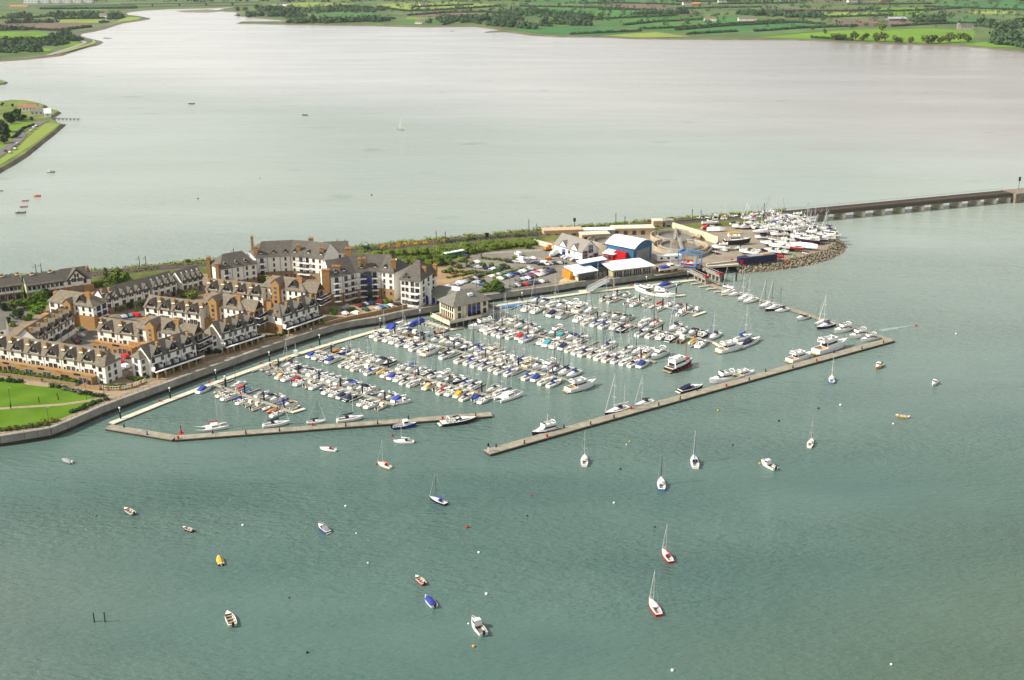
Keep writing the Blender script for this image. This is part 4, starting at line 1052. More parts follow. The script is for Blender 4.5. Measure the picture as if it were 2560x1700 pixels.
# 5: back row far left
def backrow(A, B, lb, nb, biggable=None):
    t, L_, D, E_ = terrace(lb, A, B, 9.6, nb, 10, 4.2, M_SLATE2, gable=False, brickh=2.9, brickm=M_STONE, wins='cott', chim=False, group='long slate roofed row at the back')
    for k in range(nb):
        x = (k + .5) * L_ / nb; MB().box(x - .9, x + .9, -1.8, -.1, 2.5, 2.7).build('porch_roof', M_SLATE2, t)
        window(t, W_DOOR, x, -.1, .1); MB().box(x + 1.9, x + 2.1, -2.2, -.1, 0, 1.6).build('garden_wall', M_CONCL, t)
        chimney(t, (k + .9) * L_ / nb, D * .5, E_ + 3.6, E_ + 5.3, 1.4, .8, 2) if k % 2 == 0 else None
        for q in (.22, .76):
            xx = (k + q) * L_ / nb; r = MB(); slab(r, [(xx - 1.0, -.5, E_ + .05), (xx + 1.0, -.5, E_ + .05), (xx + 1.0, 1.8, E_ + 1.2), (xx - 1.0, 1.8, E_ + 1.2)]); r.build('dormer_roof', M_SLATE2, t)
    return t, L_, D, E_
backrow((-48, 726), (52, 713), 'long slate roofed row at the frame edge behind the gardens', 5)
t, L_, D, E_ = backrow((67, 716), (158, 703), 'long slate roofed row with pale curved end wall behind the gardens', 4)
MB().box(-.5, -.05, -.4, D * .7, 2.9, E_).build('end_wall', M_CONCL, t)
t, L_, D, E_ = terrace('big white gabled house with brick end at the railway side', (158, 703), (226, 694), 9.6, 1, 10, 4.6, M_SLATE2, gdark=False, gw=.36, brickh=3.0, brickm=M_STONE, chim=False, group=None, grise=4.8)
for dx in (-.16, -.07, .07, .16): window(t, W_TALL, L_ * (.5 + dx), -.1, 5.2)
for dx in (-.05, .05): window(t, W_TALL, L_ * (.5 + dx), -.1, E_ + 1.2)
MB().box(L_ * .7, L_ + 1, -1.2, 0, 0, 3.0).build('porch', M_BRICK2, t); chimney(t, L_ - .5, D * .3, E_, E_ + 5, 1, 1.2)
# house slivers at the left frame edge
simple_house('pale house with tiled roof cut by the left frame edge', P(-8, 850, GZ), 9, 9, 6, 4, .3, M_RENDER, M_SLATEG)

def apartment(label, A, B, ze, side, roof=M_SLATE, wing=True, group='hipped apartment blocks with brick stair towers', balc=True, fl=3, tower=.36, towerh=2.6):
    a, L_, rz = frame_from(A, B, ze)
    E_ = ze - GZ; D = side
    t = thing('apartment_block', label, 'apartments', (a.x, a.y, GZ), rz, group)
    xt = L_ * tower
    b = MB().box(0, L_, 0, D, 0, E_); b.build('wall', M_RENDER, t)
    MB().box(-.06, L_ + .06, -.06, D + .06, 0, 3.2).build('brick_base', M_BRICK2, t)
    MB().box(-3.0, xt - 2.2, -2.4, -.1, 0, 4.6).build('brick_annex', M_BRICK2, t)
    r = MB(); o = .6; rise = 4.2
    slab(r, [(-o, -o, E_), (L_ + o, -o, E_), (L_ * .74, D / 2, E_ + rise), (L_ * .12, D / 2, E_ + rise)])
    slab(r, [(L_ + o, D + o, E_), (-o, D + o, E_), (L_ * .12, D / 2, E_ + rise), (L_ * .74, D / 2, E_ + rise)])
    slab(r, [(-o, D + o, E_), (-o, -o, E_), (L_ * .12, D / 2, E_ + rise)])
    slab(r, [(L_ + o, -o, E_), (L_ + o, D + o, E_), (L_ * .74, D / 2, E_ + rise)])
    r.build('roof', roof, t)
    # stair tower with its own gable roof running back
    th = E_ + towerh; tw = 2.0
    b = MB().box(xt - tw, xt + tw, -1.8, D * .4, 0, th); b.face([(xt - tw, -1.8, th), (xt + tw, -1.8, th), (xt, -1.8, th + 1.9)])
    b.build('stair_tower', M_BRICK2, t)
    r = MB(); slab(r, [(xt - tw - .3, -2.0, th - .2), (xt, -2.0, th + 1.9), (xt, D * .6, th + 1.9), (xt - tw - .3, D * .6, th - .2)]); slab(r, [(xt, -2.0, th + 1.9), (xt + tw + .3, -2.0, th - .2), (xt + tw + .3, D * .6, th - .2), (xt, D * .6, th + 1.9)])
    r.build('tower_roof', roof, t)
    for k in range(5): window(t, W_STAIR, xt, -1.82, 2.4 + k * (th - 4.2) / 4.4)
    for f in range(fl):
        z = E_ - 2.3 - f * 2.8
        if z < 2.5: continue
        for x in (L_ * .07, L_ * .22): window(t, W_BIG if x < L_ * .1 else W_TALL, x, -.02, z)
        n = max(2, int((L_ - xt - tw) / 2.6))
        for k in range(n):
            window(t, W_TALL, xt + tw + (L_ - xt - tw) * (k + .5) / n, -.02, z)
    # dark gablet over the right part
    xg = L_ * .72; g = MB(); g.face([(xg - 2.6, .5, E_ + .7), (xg + 2.6, .5, E_ + .7), (xg, .5, E_ + 3.9)]); g.build('gable_panel', M_TIMBER, t)
    g = MB(); slab(g, [(xg - 3, .2, E_ + .4), (xg, .2, E_ + 4.1), (xg, D / 2, E_ + 4.1), (xg - 3, 1.0, E_ + .4)]); slab(g, [(xg, .2, E_ + 4.1), (xg + 3, .2, E_ + .4), (xg + 3, 1.0, E_ + .4), (xg, D / 2, E_ + 4.1)]); g.build('gable_roof', M_SLATE2, t)
    for q in (-.8, .1, 1.0): obj('window', W_SM, t, (xg + q, .46, E_ + 1.1))
    chimney_x(t, .8, D * .45, E_ - 1, E_ + 3.8, 1.5, 2.4, 3, M_BRICK2); chimney_x(t, L_ * .8, D * .35, E_ + 1.5, E_ + rise + 1.2, 3.0, 1.3, 6, M_BRICK2)
    if wing:
        w = D * .62
        b = MB().box(L_ + .02, L_ + 5, D * .1, D * .1 + w, 0, E_ - .4); yc = D * .1 + w / 2
        b.face([(L_ + 5, D * .1, E_ - .4), (L_ + 5, D * .1 + w, E_ - .4), (L_ + 5, yc, E_ + 3.4)]); b.build('wing_wall', M_STONE, t)
        g = MB(); slab(g, [(L_ - 4, D * .1 - .4, E_ - .6), (L_ + 5.6, D * .1 - .4, E_ - .6), (L_ + 5.6, yc, E_ + 3.6), (L_ - 4, yc, E_ + 3.6)]); slab(g, [(L_ + 5.6, D * .1 + w + .4, E_ - .6), (L_ - 4, D * .1 + w + .4, E_ - .6), (L_ - 4, yc, E_ + 3.6), (L_ + 5.6, yc, E_ + 3.6)]); g.build('wing_roof', roof, t)
        MB().face([(L_ + 5.05, yc - w * .36, E_ + .2), (L_ + 5.05, yc + w * .36, E_ + .2), (L_ + 5.05, yc, E_ + 3.2)]).build('gable_panel', M_TIMBER, t)
        for f in range(fl + 1):
            z = E_ - 2.6 - f * 2.8
            if z < .2: continue
            for x in (L_ + 1.5, L_ + 3.6): window(t, W_TALL, x, D * .1 - .02, z)
            window(t, W_BIG, L_ + 5, yc - 1.4, z, 'r'); window(t, W_BIG, L_ + 5, yc + 1.4, z, 'r')
            if balc and f:
                zz = E_ - 2.8 * f - .2
                MB().box(L_ + 5.05, L_ + 7.6, D * .1 + .2, D * .1 + w + 2.5, zz - .3, zz).build('balcony_floor', M_WHITE, t)
                MB().box(L_ + 7.45, L_ + 7.55, D * .1 + .2, D * .1 + w + 2.5, zz, zz + 1.0).build('balcony_rail', M_RAIL, t)
                MB().box(L_ + 5.05, L_ + 7.5, D * .1 + .2, D * .1 + .3, zz, zz + 1.0).build('balcony_rail', M_RAIL, t)
    return t, L_, D, E_
apartment('apartment block with brick tower behind the quay terrace nearest the lawn', (343, 820), (452, 837), 13.5, 10)
apartment('apartment block with tall window slit tower in the estate middle', (500, 759), (607, 775), 13.8, 10)
apartment('apartment block with slit tower and balconies beside the large crescent', (655, 716), (762, 729), 14.2, 10, fl=4)
t, L_, D, E_ = apartment('four storey corner apartment block with brick base behind the front row', (122, 753), (232, 767), 13.5, 9, wing=False, fl=3, tower=.47, towerh=.6)
MB().box(L_ * .55, L_ + .1, -.1, D + .1, 3.2, 5.6).build('brick_base', M_BRICK2, t)
for f in range(4):
    z = E_ - 2.7 - 2.8 * f
    if z < -.5: continue
    for y in (D * .38, D * .78):
        MB().box(L_ - .8, L_ + .12, y - 1.3, y + 1.3, max(.1, z), z + 2.2).build('balcony_recess', M_RAIL, t)
        MB().box(L_, L_ + 1.0, y - 1.4, y + 1.4, z - .3, z - .05).build('balcony_floor', M_WHITE, t)
    window(t, W_SM, L_ + .05, D * .1, z + 1, 'r')

# ---- the two large crescents: facade follows a polyline
def crescent(label, pts, ze, D, rise, roof, floors, base_h, fh=2.85, base=GZ, balc=(), hip0=True, hip1=True, dorm=3.4, skyl=True, brick=M_STONE, group=None):
    w = [P(x, y, ze) for x, y in pts]
    c0 = w[0].copy(); c0.z = base
    t = thing('apartment_crescent', label, 'apartments', c0, 0, group)
    w = [Vector((p.x - c0.x, p.y - c0.y, 0)) for p in w]
    E_ = ze - base
    nrm = []
    for k in range(len(w)):
        a, c = w[max(k - 1, 0)], w[min(k + 1, len(w) - 1)]
        d0 = (w[k] - a).normalized() if k else None; d1 = (c - w[k]).normalized() if k < len(w) - 1 else None
        d = ((d0 or d1) + (d1 or d0)).normalized(); q = d.dot(d0 or d1)
        nrm.append(Vector((-d.y, d.x, 0)) / max(q, .5))
    bk = [w[k] + nrm[k] * D for k in range(len(w))]
    rd = [w[k] + nrm[k] * D * .5 for k in range(len(w))]
    ft = [w[k] - nrm[k] * .5 for k in range(len(w))]; bt = [w[k] + nrm[k] * (D + .5) for k in range(len(w))]
    if hip0: rd[0] = rd[0] + (w[1] - w[0]).normalized() * D * .35; 
    if hip1: rd[-1] = rd[-1] - (w[-1] - w[-2]).normalized() * D * .35
    if hip0:
        d = (w[1] - w[0]).normalized() * .5; ft[0] = ft[0] - d; bt[0] = bt[0] - d
    if hip1:
        d = (w[-1] - w[-2]).normalized() * .5; ft[-1] = ft[-1] + d; bt[-1] = bt[-1] + d
    Z = lambda p, z: (p.x, p.y, z)
    for k in range(len(w) - 1):
        b = MB(); b.face([Z(w[k], base_h), Z(w[k + 1], base_h), Z(w[k + 1], E_), Z(w[k], E_)]); b.build('wall', M_RENDER, t); b = MB(); b.face([Z(bk[k], 0), Z(bk[k + 1], 0), Z(bk[k + 1], E_), Z(bk[k], E_)])
        b.build('wall', M_RENDER, t)
        b = MB(); b.face([Z(w[k], 0), Z(w[k + 1], 0), Z(w[k + 1], base_h), Z(w[k], base_h)]); b.build('brick_base', brick, t)
        r = MB(); slab(r, [Z(ft[k], E_ - .1), Z(ft[k + 1], E_ - .1), Z(rd[k + 1], E_ + rise), Z(rd[k], E_ + rise)]); slab(r, [Z(bt[k + 1], E_ - .1), Z(bt[k], E_ - .1), Z(rd[k], E_ + rise), Z(rd[k + 1], E_ + rise)]); r.build('roof', roof, t)
        L_ = (w[k + 1] - w[k]).length; d = (w[k + 1] - w[k]) / L_; rz = math.atan2(d.y, d.x); n = Vector((d.y, -d.x, 0))
        nw = max(1, int(L_ / 3.1))
        for q in range(nw):
            p = w[k] + d * (L_ * (q + .5) / nw)
            isb = (k, q) in balc or (k, -1) in balc
            for f in range(floors):
                z = E_ - 2.3 - f * fh
                if z < .2: continue
                window(t, W_DOOR if isb else (W_STD if q % 2 else W_TALL), p.x + n.x * .02, p.y + n.y * .02, z - (.5 if isb else 0), rz)
                if isb and z > 1.5:
                    o = obj('balcony_floor', BALC_F, t, (p.x, p.y, z - .75), rz); obj('balcony_rail', BALC_R, t, (p.x, p.y, z - .55), rz)
            if q % 2 == 0 and dorm:
                # small dormer gable on the roof
                yy = D * .08; pr = (rise + .1) / (D * .5 + .5); zz = E_ + pr * (yy + .5) + .02; gb = MB()
                gb.face([(-1.1, yy, zz), (1.1, yy, zz), (0, yy, zz + 1.5)], 1)
                slab(gb, [(-1.4, yy - .2, zz - .2), (0, yy - .2, zz + 1.65), (0, yy + 2.3, zz + 1.65), (-1.4, yy + .4, zz - .2)], .12, 0); slab(gb, [(0, yy - .2, zz + 1.65), (1.4, yy - .2, zz - .2), (1.4, yy + .4, zz - .2), (0, yy + 2.3, zz + 1.65)], .12, 0)
                gb.box(-.7, .7, yy - .06, yy - .02, zz + .1, zz + .55, 2)
                o = gb.build('dormer', [roof, M_TIMBER, M_SKYL], t, loc=(p.x, p.y, 0), rz=rz)
            elif skyl:
                for s_, u in ((.34, 0), (.62, .4)):
                    y0 = D * .5 * s_ + .5; pr = (rise + .1) / (D * .5 + .5); gb = MB()
                    for off in ((-.5, .45) if s_ < .5 else (0,)):
                        gb.face([(off - .35, y0, E_ + pr * y0 + .24), (off + .35, y0, E_ + pr * y0 + .24), (off + .35, y0 + 1.0, E_ + pr * (y0 + 1.0) + .24), (off - .35, y0 + 1.0, E_ + pr * (y0 + 1.0) + .24)])
                    gb.build('skylight', M_SKYL, t, loc=(p.x, p.y, 0), rz=rz)
        MB().cyl(Z(w[k] + n * .1, 0), Z(w[k] + n * .1, E_), .08, n=4).build('downpipe', M_PIPE, t)
    for e, hp in ((0, hip0), (-1, hip1)):
        b = MB()
        b.face([Z(w[e], 0), Z(bk[e], 0), Z(bk[e], E_), Z(w[e], E_)])
        if not hp: b.face([Z(w[e], E_), Z(bk[e], E_), Z(rd[e], E_ + rise)])
        b.build('end_wall', M_RENDER, t)
    r = MB()
    if hip0: slab(r, [Z(bt[0], E_ - .1), Z(ft[0], E_ - .1), Z(rd[0], E_ + rise)])
    if hip1: slab(r, [Z(ft[-1], E_ - .1), Z(bt[-1], E_ - .1), Z(rd[-1], E_ + rise)])
    if r.f: r.build('hip_roof', roof, t)
    return t, w, bk, rd, E_, nrm
BALC_F = MB().box(-1.7, 1.7, -1.55, 0, -.34, 0).mesh('balcony_floor', M_WHITE)
_b = MB(); _b.box(-1.7, 1.7, -1.5, -1.44, .72, .95)
for _k in range(9): _b.box(-1.7 + _k * .42, -1.64 + _k * .42, -1.5, -1.46, 0, .75)
BALC_R = _b.mesh('balcony_rail', M_RAIL)
t, w, bk, rd, E_, nr = crescent('lower left wing of the rear white apartment crescent by the railway', [(551, 674), (580, 669), (608, 664), (641, 659)], 13.5, 13, 5.5, M_SLATE2, 3, 3.2, balc=((0, 0), (1, 1)), group='rear white apartment crescent')
for q, h in ((w[0] + nr[0] * 1.0, E_ + 3.5), (w[0] + nr[0] * 11, E_ + 4.5)): chimney_x(t, q.x - .9, q.y, 0, h, 1.8, 2.6, 3)
t, w, bk, rd, E_, nr = crescent('tall white rear apartment crescent with many skylights by the railway', [(640, 645), (668, 642), (700, 640), (726, 639), (760, 641), (807, 647)], 15.5, 14, 6.0, M_SLATE2, 4, 4.4, balc=((0, 0), (0, 1), (3, 1), (3, 3), (4, 0)), hip1=False, group='rear white apartment crescent')
for k, f, hh in ((0, .12, 3.2), (3, .55, 3.4), (4, .85, 3.0)):
    q = w[k].lerp(w[k + 1], f) + nr[k] * 2.2; chimney_x(t, q.x, q.y, E_ - .5, E_ + 5.6, 2.2, 1.3, 4)
q = rd[1]; chimney_x(t, q.x - 6, q.y, E_ + 2, E_ + 9, 1.2, 1.2, 2); q = rd[4]; chimney_x(t, q.x, q.y + 2, E_ + 4, E_ + 7.6, 2.6, 1.3, 4)
# gabled return wing of the rear crescent
simple_house('slate roofed return wing at the right end of the rear crescent', P(842, 655, GZ), 12, 11, 6.5, 4.5, .18, M_RENDER, M_SLATE2, None, 'apartment_wing', 'apartments', 4)
t = thing('apartment_wing', 'brick chimney stack block behind the front crescent', 'chimney stack', P(873, 672, GZ)); chimney_x(t, 0, 0, 0, 11.5, 3.6, 2.2, 6)
t, w, bk, rd, E_, nr = crescent('five storey white front apartment crescent with brick base and balconies', [(826, 693), (856, 689), (889, 681), (921, 678), (952, 678), (984, 682)], 17.0, 14, 6.2, M_SLATE2, 5, 5.4, balc=((0, 0), (0, 1), (0, 2), (1, 0), (1, 1), (2, 0), (2, 1), (3, 0), (3, 1), (4, 2)), hip0=False, brick=M_BRICK, group='front white apartment crescent')
q = w[0] - Vector((2.2, 0, 0)); chimney_x(t, q.x, q.y + 1, 0, E_ + 4.0, 4.0, 2.2, 5, M_BRICK2)
q = w[1] + nr[1] * 2.5; chimney_x(t, q.x - 1.5, q.y, E_ - 1, E_ + 4.6, 4.2, 1.6, 6)
for f in (.35, .75): q = w[2].lerp(w[3], f) + nr[2] * 2.6; chimney_x(t, q.x + 1, q.y, E_ - .5, E_ + 6.4, 1.5, 1.5, 2)
q = w[5] + nr[5] * 3; chimney_x(t, q.x - 1.5, q.y, E_ - .5, E_ + 6.0, 2.6, 1.6, 4)
q = w[2].lerp(w[3], .98)
b = MB(); b.box(q.x - 1.6, q.x + 1.6, q.y - 1.6, q.y + .5, 0, E_ - .2); b.build('lift_tower', M_GLASS, t)
MB().box(q.x - 1.65, q.x + 1.65, q.y - 1.66, q.y + .5, E_ * .62, E_ * .78).build('lift_panel', M_BLUE, t)
# right wing of the front crescent, by the marina building
a, L_, rz = frame_from((1001, 698), (1050, 703), 15.8)
t = thing('apartment_crescent', 'five storey white corner wing of the front crescent near the marina building', 'apartments', (a.x, a.y, GZ), rz, 'front white apartment crescent')
D = 18.5; E_ = 12.3
MB().box(0, L_, 0, D, 3.6, E_).build('wall', M_RENDER, t); MB().box(-.05, L_ + .05, -.05, D + .05, 0, 3.6).build('plinth', M_RENDER, t)
r = MB(); slab(r, [(-.6, -.6, E_), (L_ + .6, -.6, E_), (L_ * .6, D / 2, E_ + 7), (L_ * .4, D / 2, E_ + 7)]); slab(r, [(L_ + .6, D + .6, E_), (-.6, D + .6, E_), (L_ * .4, D / 2, E_ + 7), (L_ * .6, D / 2, E_ + 7)]); slab(r, [(-.6, D + .6, E_), (-.6, -.6, E_), (L_ * .4, D / 2, E_ + 7)]); slab(r, [(L_ + .6, -.6, E_), (L_ + .6, D + .6, E_), (L_ * .6, D / 2, E_ + 7)]); r.build('roof', M_SLATE2, t)
for f in range(4):
    z = E_ - 2.4 - f * 2.9
    for x in (.12, .32): window(t, W_STD, L_ * x, -.02, z)
    window(t, W_DOOR, L_ * .6, -.02, z - .4); window(t, W_BIG, L_ * .85, -.02, z - .2)
    for y in (.2, .5, .8): window(t, W_DRK, L_ + .02, D * y, z, 'r'); window(t, W_STD, -.02, D * (1 - y), z, 'l')
    if f: obj('balcony_floor', BALC_F, t, (L_ * .68, 0, z - .75), scale=(1.5, 1.2, 1)); obj('balcony_rail', BALC_R, t, (L_ * .68, 0, z - .55), scale=(1.5, 1.2, 1))
for x in (.18, .45, .75): window(t, W_BIG, L_ * x, -.06, .9)
chimney_x(t, L_ * .86, D * .4, E_ + 1, E_ + 5.2, 2.6, 1.5, 4, M_BRICK2); chimney_x(t, L_ + .2, D * .9, E_ - 2, E_ + 4.2, 2.0, 1.5, 4, M_BRICK2)
g = MB(); g.face([(L_ * .3 - 2, .2, E_ + .7), (L_ * .3 + 2, .2, E_ + .7), (L_ * .3, .2, E_ + 3.4)]); g.build('dormer', M_TIMBER, t)
obj('window', W_BIG, t, (L_ * .3, .16, E_ + .9), scale=(.8, 1, .6))

# ================================================================== MARINA BUILDINGS
def hip_roof(r, x0, x1, y0, y1, z, rise, inset, o=.6, t=.18, m=0):
    ym = (y0 + y1) / 2
    A, B, C, D = (x0 - o, y0 - o, z), (x1 + o, y0 - o, z), (x1 + o, y1 + o, z), (x0 - o, y1 + o, z)
    E1, E2 = (x0 + inset, ym, z + rise), (x1 - inset, ym, z + rise)
    slab(r, [A, B, E2, E1], t, m); slab(r, [C, D, E1, E2], t, m); slab(r, [D, A, E1], t, m); slab(r, [B, C, E2], t, m)
# marina centre on piles
a, L_, rz = frame_from((1134, 768), (1227, 749), 9.6)
t = thing('marina_centre', 'cream marina centre with wide grey hipped roof standing on piles over the water', 'building', (a.x, a.y, 0), rz)
D = 13.0
MB().box(.9, L_ - .9, .9, D, 3.6, 9.5).build('wall', mat('cream render', (0.72, 0.66, 0.45), .85, .06, .4), t)
r = MB(); hip_roof(r, 0, L_, 0, D, 9.6, 4.6, 6.2, .5); r.build('roof', M_SLATEG, t)
MB().box(L_ * .5, L_ * .5 + 2.4, 2.9, 4.4, 12.0, 13.2).build('skylight', M_SKYL, t)
b = MB(); b.box(-3.2, L_ + 4, -1.6, D + 1, 3.0, 3.5); b.build('deck', M_CONC, t)
b = MB(); b.box(-3.3, L_ - 6, -1.75, -1.6, 3.0, 4.3); b.box(-3.3, -3.15, -1.6, D + 1, 2.2, 4.3); b.build('deck_parapet', M_CONCL, t)
b = MB(); b.box(L_ - 6, L_ + 4, -1.75, -1.6, 3.0, 4.6); b.box(L_ + 3.9, L_ + 4.1, -1.6, D, 3.0, 5.2); b.build('timber_screen', M_GREY, t)
for k in range(8):
    for y in (-.8, D * .5, D): MB().cyl((-2.6 + k * (L_ + 5) / 7, y, -3), (-2.6 + k * (L_ + 5) / 7, y, 3.0), .3, n=8).build('pile', M_CONC, t)
for k in range(6):
    x = .85
    y = 1.8 + k * 1.75
    MB().box(.82, .92, y, y + 1.0, 6.9, 9.2).build('window', M_GLASS, t); MB().box(.80, .92, y, y + 1.0, 6.6, 6.9).build('window_panel', M_BLUE, t); MB().box(.82, .92, y, y + 1.0, 3.7, 6.0).build('window', M_GLASS, t)
for k, x in enumerate((.14, .40, .52, .64, .82, .92)):
    xx = L_ * x; wd = 1.2 if k in (0, 4) else 1.5
    if k == 5: continue
    MB().box(xx, xx + wd * 1.35, .82, .92, 6.9, 9.1).build('window', M_GLASS, t); MB().box(xx, xx + wd * 1.35, .82, .92, 3.7, 6.1).build('window', M_GLASS, t)
    if k in (1, 2, 3): MB().box(xx, xx + wd * 1.35, .80, .92, 6.1, 7.6).build('window_panel', M_BLUE, t); MB().box(xx, xx + wd * 1.35, .70, .80, 3.7, 4.7).build('balcony_rail', M_NAVY, t)
for x in (.27, .37): MB().cyl((L_ * x, .7, 3.5), (L_ * x, .7, 9.5), .08, n=4).build('downpipe', M_PIPE, t)
for k in range(9):
    b = MB(); x = -2.2 + (k % 2) * .5; y = 1 + k * 1.2
    b.cyl((x, y, 3.5), (x, y, 4.2), .05, n=4); b.cyl((x, y, 4.2), (x, y, 4.25), .5, n=8); b.box(x + .5, x + .9, y - .2, y + .2, 3.5, 4.4)
    b.build('terrace_table', M_WOOD, None, loc=(a.x, a.y, 0), rz=rz, label='red brown cafe table on the marina centre terrace', cat='table', group='cafe tables on the marina centre terrace')
tree('potted_shrub', 'round potted shrub on the far terrace corner of the marina centre', P(1080, 786, 3.5), .9, 1.8, 'bush', M_LEAFO, None, False, 'shrub', False)
# low link building and the white arch wall behind it
a, L_, rz = frame_from((1068, 737), (1125, 746), 7.2)
t = thing('link_building', 'low grey roofed link building with blue doors behind the marina centre', 'building', (a.x, a.y, GZ), rz)
MB().box(0, L_ + 6, 0, 15, 0, 3.7).build('wall', M_CONCL, t)
r = MB(); slab(r, [(-1, -1, 3.7), (L_ + 7, -1, 3.7), (L_ + 5, 8, 6.4), (1.5, 8, 6.4)]); slab(r, [(L_ + 7, 16, 3.7), (-1, 16, 3.7), (1.5, 8, 6.4), (L_ + 5, 8, 6.4)]); slab(r, [(-1, 16, 3.7), (-1, -1, 3.7), (1.5, 8, 6.4)]); slab(r, [(L_ + 7, -1, 3.7), (L_ + 7, 16, 3.7), (L_ + 5, 8, 6.4)]); r.build('roof', M_SLATEG, t)
for k in range(3): MB().box(.6 + k * 2.2, 2.0 + k * 2.2, -.06, .02, .1, 2.8).build('door', M_BLUE, t)
MB().box(L_ * .8, L_ * .8 + 4.5, 5.5, 6.1, 3.7, 7.8).build('roof_wall', M_WHITE, t)
a, L_, rz = frame_from((1056, 716), (1070, 719), 11.5)
t = thing('arch_wall', 'tall white arched gateway wall beside the marina centre', 'wall', (a.x, a.y, GZ - .2), rz)
b = MB(); b.box(0, L_ + 1.2, 0, .8, 0, 9.0); b.build('wall', M_WHITE, t)
b = MB(); pts = [(.8, .1), (L_ + .2, .1), (L_ + .2, 3.2)] + [((L_ + 1) / 2 + (L_ - .6) / 2 * math.cos(R(x)), 3.2 + 1.2 * math.sin(R(x))) for x in (30, 60, 90, 120, 150)] + [(.8, 3.2)]
b.face([(x, -.03, z) for x, z in pts]); b.build('arch', M_BLUE, t)
# white gabled hall
a, L_, rz = frame_from((1385, 610), (1455, 631), 9.0)
c2 = P(1506, 626, 9.0)
D = (c2 - P(1455, 631, 9.0)).length
t = thing('chandlery_hall', 'white hall with mushroom grey gabled roof and two front gables by the car park', 'building', (a.x, a.y, GZ), rz)
E_ = 5.4; ri = 5.2
b = MB().box(0, L_, 0, D, 0, E_); b.face([(L_, 0, E_), (L_, D, E_), (L_, D / 2, E_ + ri)]); b.face([(0, 0, E_), (0, D, E_), (0, D / 2, E_ + ri)])
M_SHEET = mat('mushroom roof sheet', (0.235, 0.215, 0.195), .7, .08, .3)
for c in (.32, .72):
    b.face([(L_ * c - 3.2, -.06, E_ - .1), (L_ * c + 3.2, -.06, E_ - .1), (L_ * c, -.06, E_ + 3.3)])
b.build('wall', M_WHITE, t)
r = MB(); slab(r, [(-.2, -.4, E_ - .2), (L_ + .2, -.4, E_ - .2), (L_ + .2, D / 2, E_ + ri), (-.2, D / 2, E_ + ri)]); slab(r, [(L_ + .2, D + .4, E_ - .2), (-.2, D + .4, E_ - .2), (-.2, D / 2, E_ + ri), (L_ + .2, D / 2, E_ + ri)]); r.build('roof', M_SHEET, t)
for c in (.32, .72):
    r = MB(); y1 = D / 2 * 3.3 / ri
    slab(r, [(L_ * c - 3.3, -.3, E_ - .05), (L_ * c, -.3, E_ + 3.35), (L_ * c, y1, E_ + 3.35), (L_ * c - 3.3, .2, E_ - .05)], .1); slab(r, [(L_ * c, -.3, E_ + 3.35), (L_ * c + 3.3, -.3, E_ - .05), (L_ * c + 3.3, .2, E_ - .05), (L_ * c, y1, E_ + 3.35)], .1)
    r.build('gable_roof', M_SHEET, t)
MB().box(L_ * .30, L_ * .42, -.1, .02, 0, 4.4).build('door', M_NAVY, t); MB().box(L_ * .31, L_ * .41, -.13, -.09, 3.0, 4.3).build('door_window', M_LBLUE, t)
window(t, W_BIG, L_ * .55, -.02, 2.8)
for k in range(2): MB().box(L_ * .70, L_ * .78, -.1, .02, 3.4 + k * .9, 3.9 + k * .9).build('vent', M_GREY, t)
for y, w, z0, z1 in [(.2, 3.2, 1.0, 6.0), (.52, 3.4, 4.2, 8.6), (.54, 2.6, .1, 2.8), (.82, 3.2, 1.4, 3.6)]:
    b = MB(); yy = D * y - w / 2
    n = 3
    for k in range(n):
        for q in range(max(1, int((z1 - z0) / 1.5))):
            h = (z1 - z0) / max(1, int((z1 - z0) / 1.5))
            MB().box(L_ - .02, L_ + .05, yy + k * w / n + .08, yy + (k + 1) * w / n - .08, z0 + q * h + .08, z0 + (q + 1) * h - .08).build('window', M_GLASS, t)
# blue arched shed
a, L_, rz = frame_from((1584, 621), (1630, 606), 12.3)
b3 = P(1540, 608, 12.3); D = (b3 - a).length
dv = (b3 - a).normalized(); ang = math.atan2(dv.y, dv.x)
t = thing('boat_shed', 'big blue boat shed with white curved roof and grey doors', 'building', (a.x, a.y, GZ), rz)
M_BSHED = mat('blue cladding', (0.035, 0.135, 0.25), .6, .06, .3)
D = 17; E_ = 8.4; n = 10
arc = [(L_ * k / n, E_ + 3.0 * math.sin(math.pi * k / n) ** .9) for k in range(n + 1)]
b = MB().box(0, L_, 0, D, 0, E_); b.face([(x, 0, z) for x, z in arc]); b.face([(x, D, z) for x, z in arc]); b.build('wall', M_BSHED, t)
r = MB(); arc2 = [(-.6 + (L_ + 1.2) * k / n, E_ + .1 + 3.1 * math.sin(math.pi * k / n) ** .9) for k in range(n + 1)]
for k in range(n): slab(r, [(arc2[k][0], -1.2, arc2[k][1]), (arc2[k + 1][0], -1.2, arc2[k + 1][1]), (arc2[k + 1][0], D + .6, arc2[k + 1][1]), (arc2[k][0], D + .6, arc2[k][1])], .35)
r.build('roof', M_WHITE, t)
for k in range(2): MB().box(L_ * (.16 + k * .36), L_ * (.515 + k * .36), -.1, .02, 0, 7.0).build('door', M_GREY, t)
for k in range(9): MB().box(-.06, .02, 1.2 + k * 1.7, 1.32 + k * 1.7, 0, E_).build('cladding_rib', M_BSHED, t)
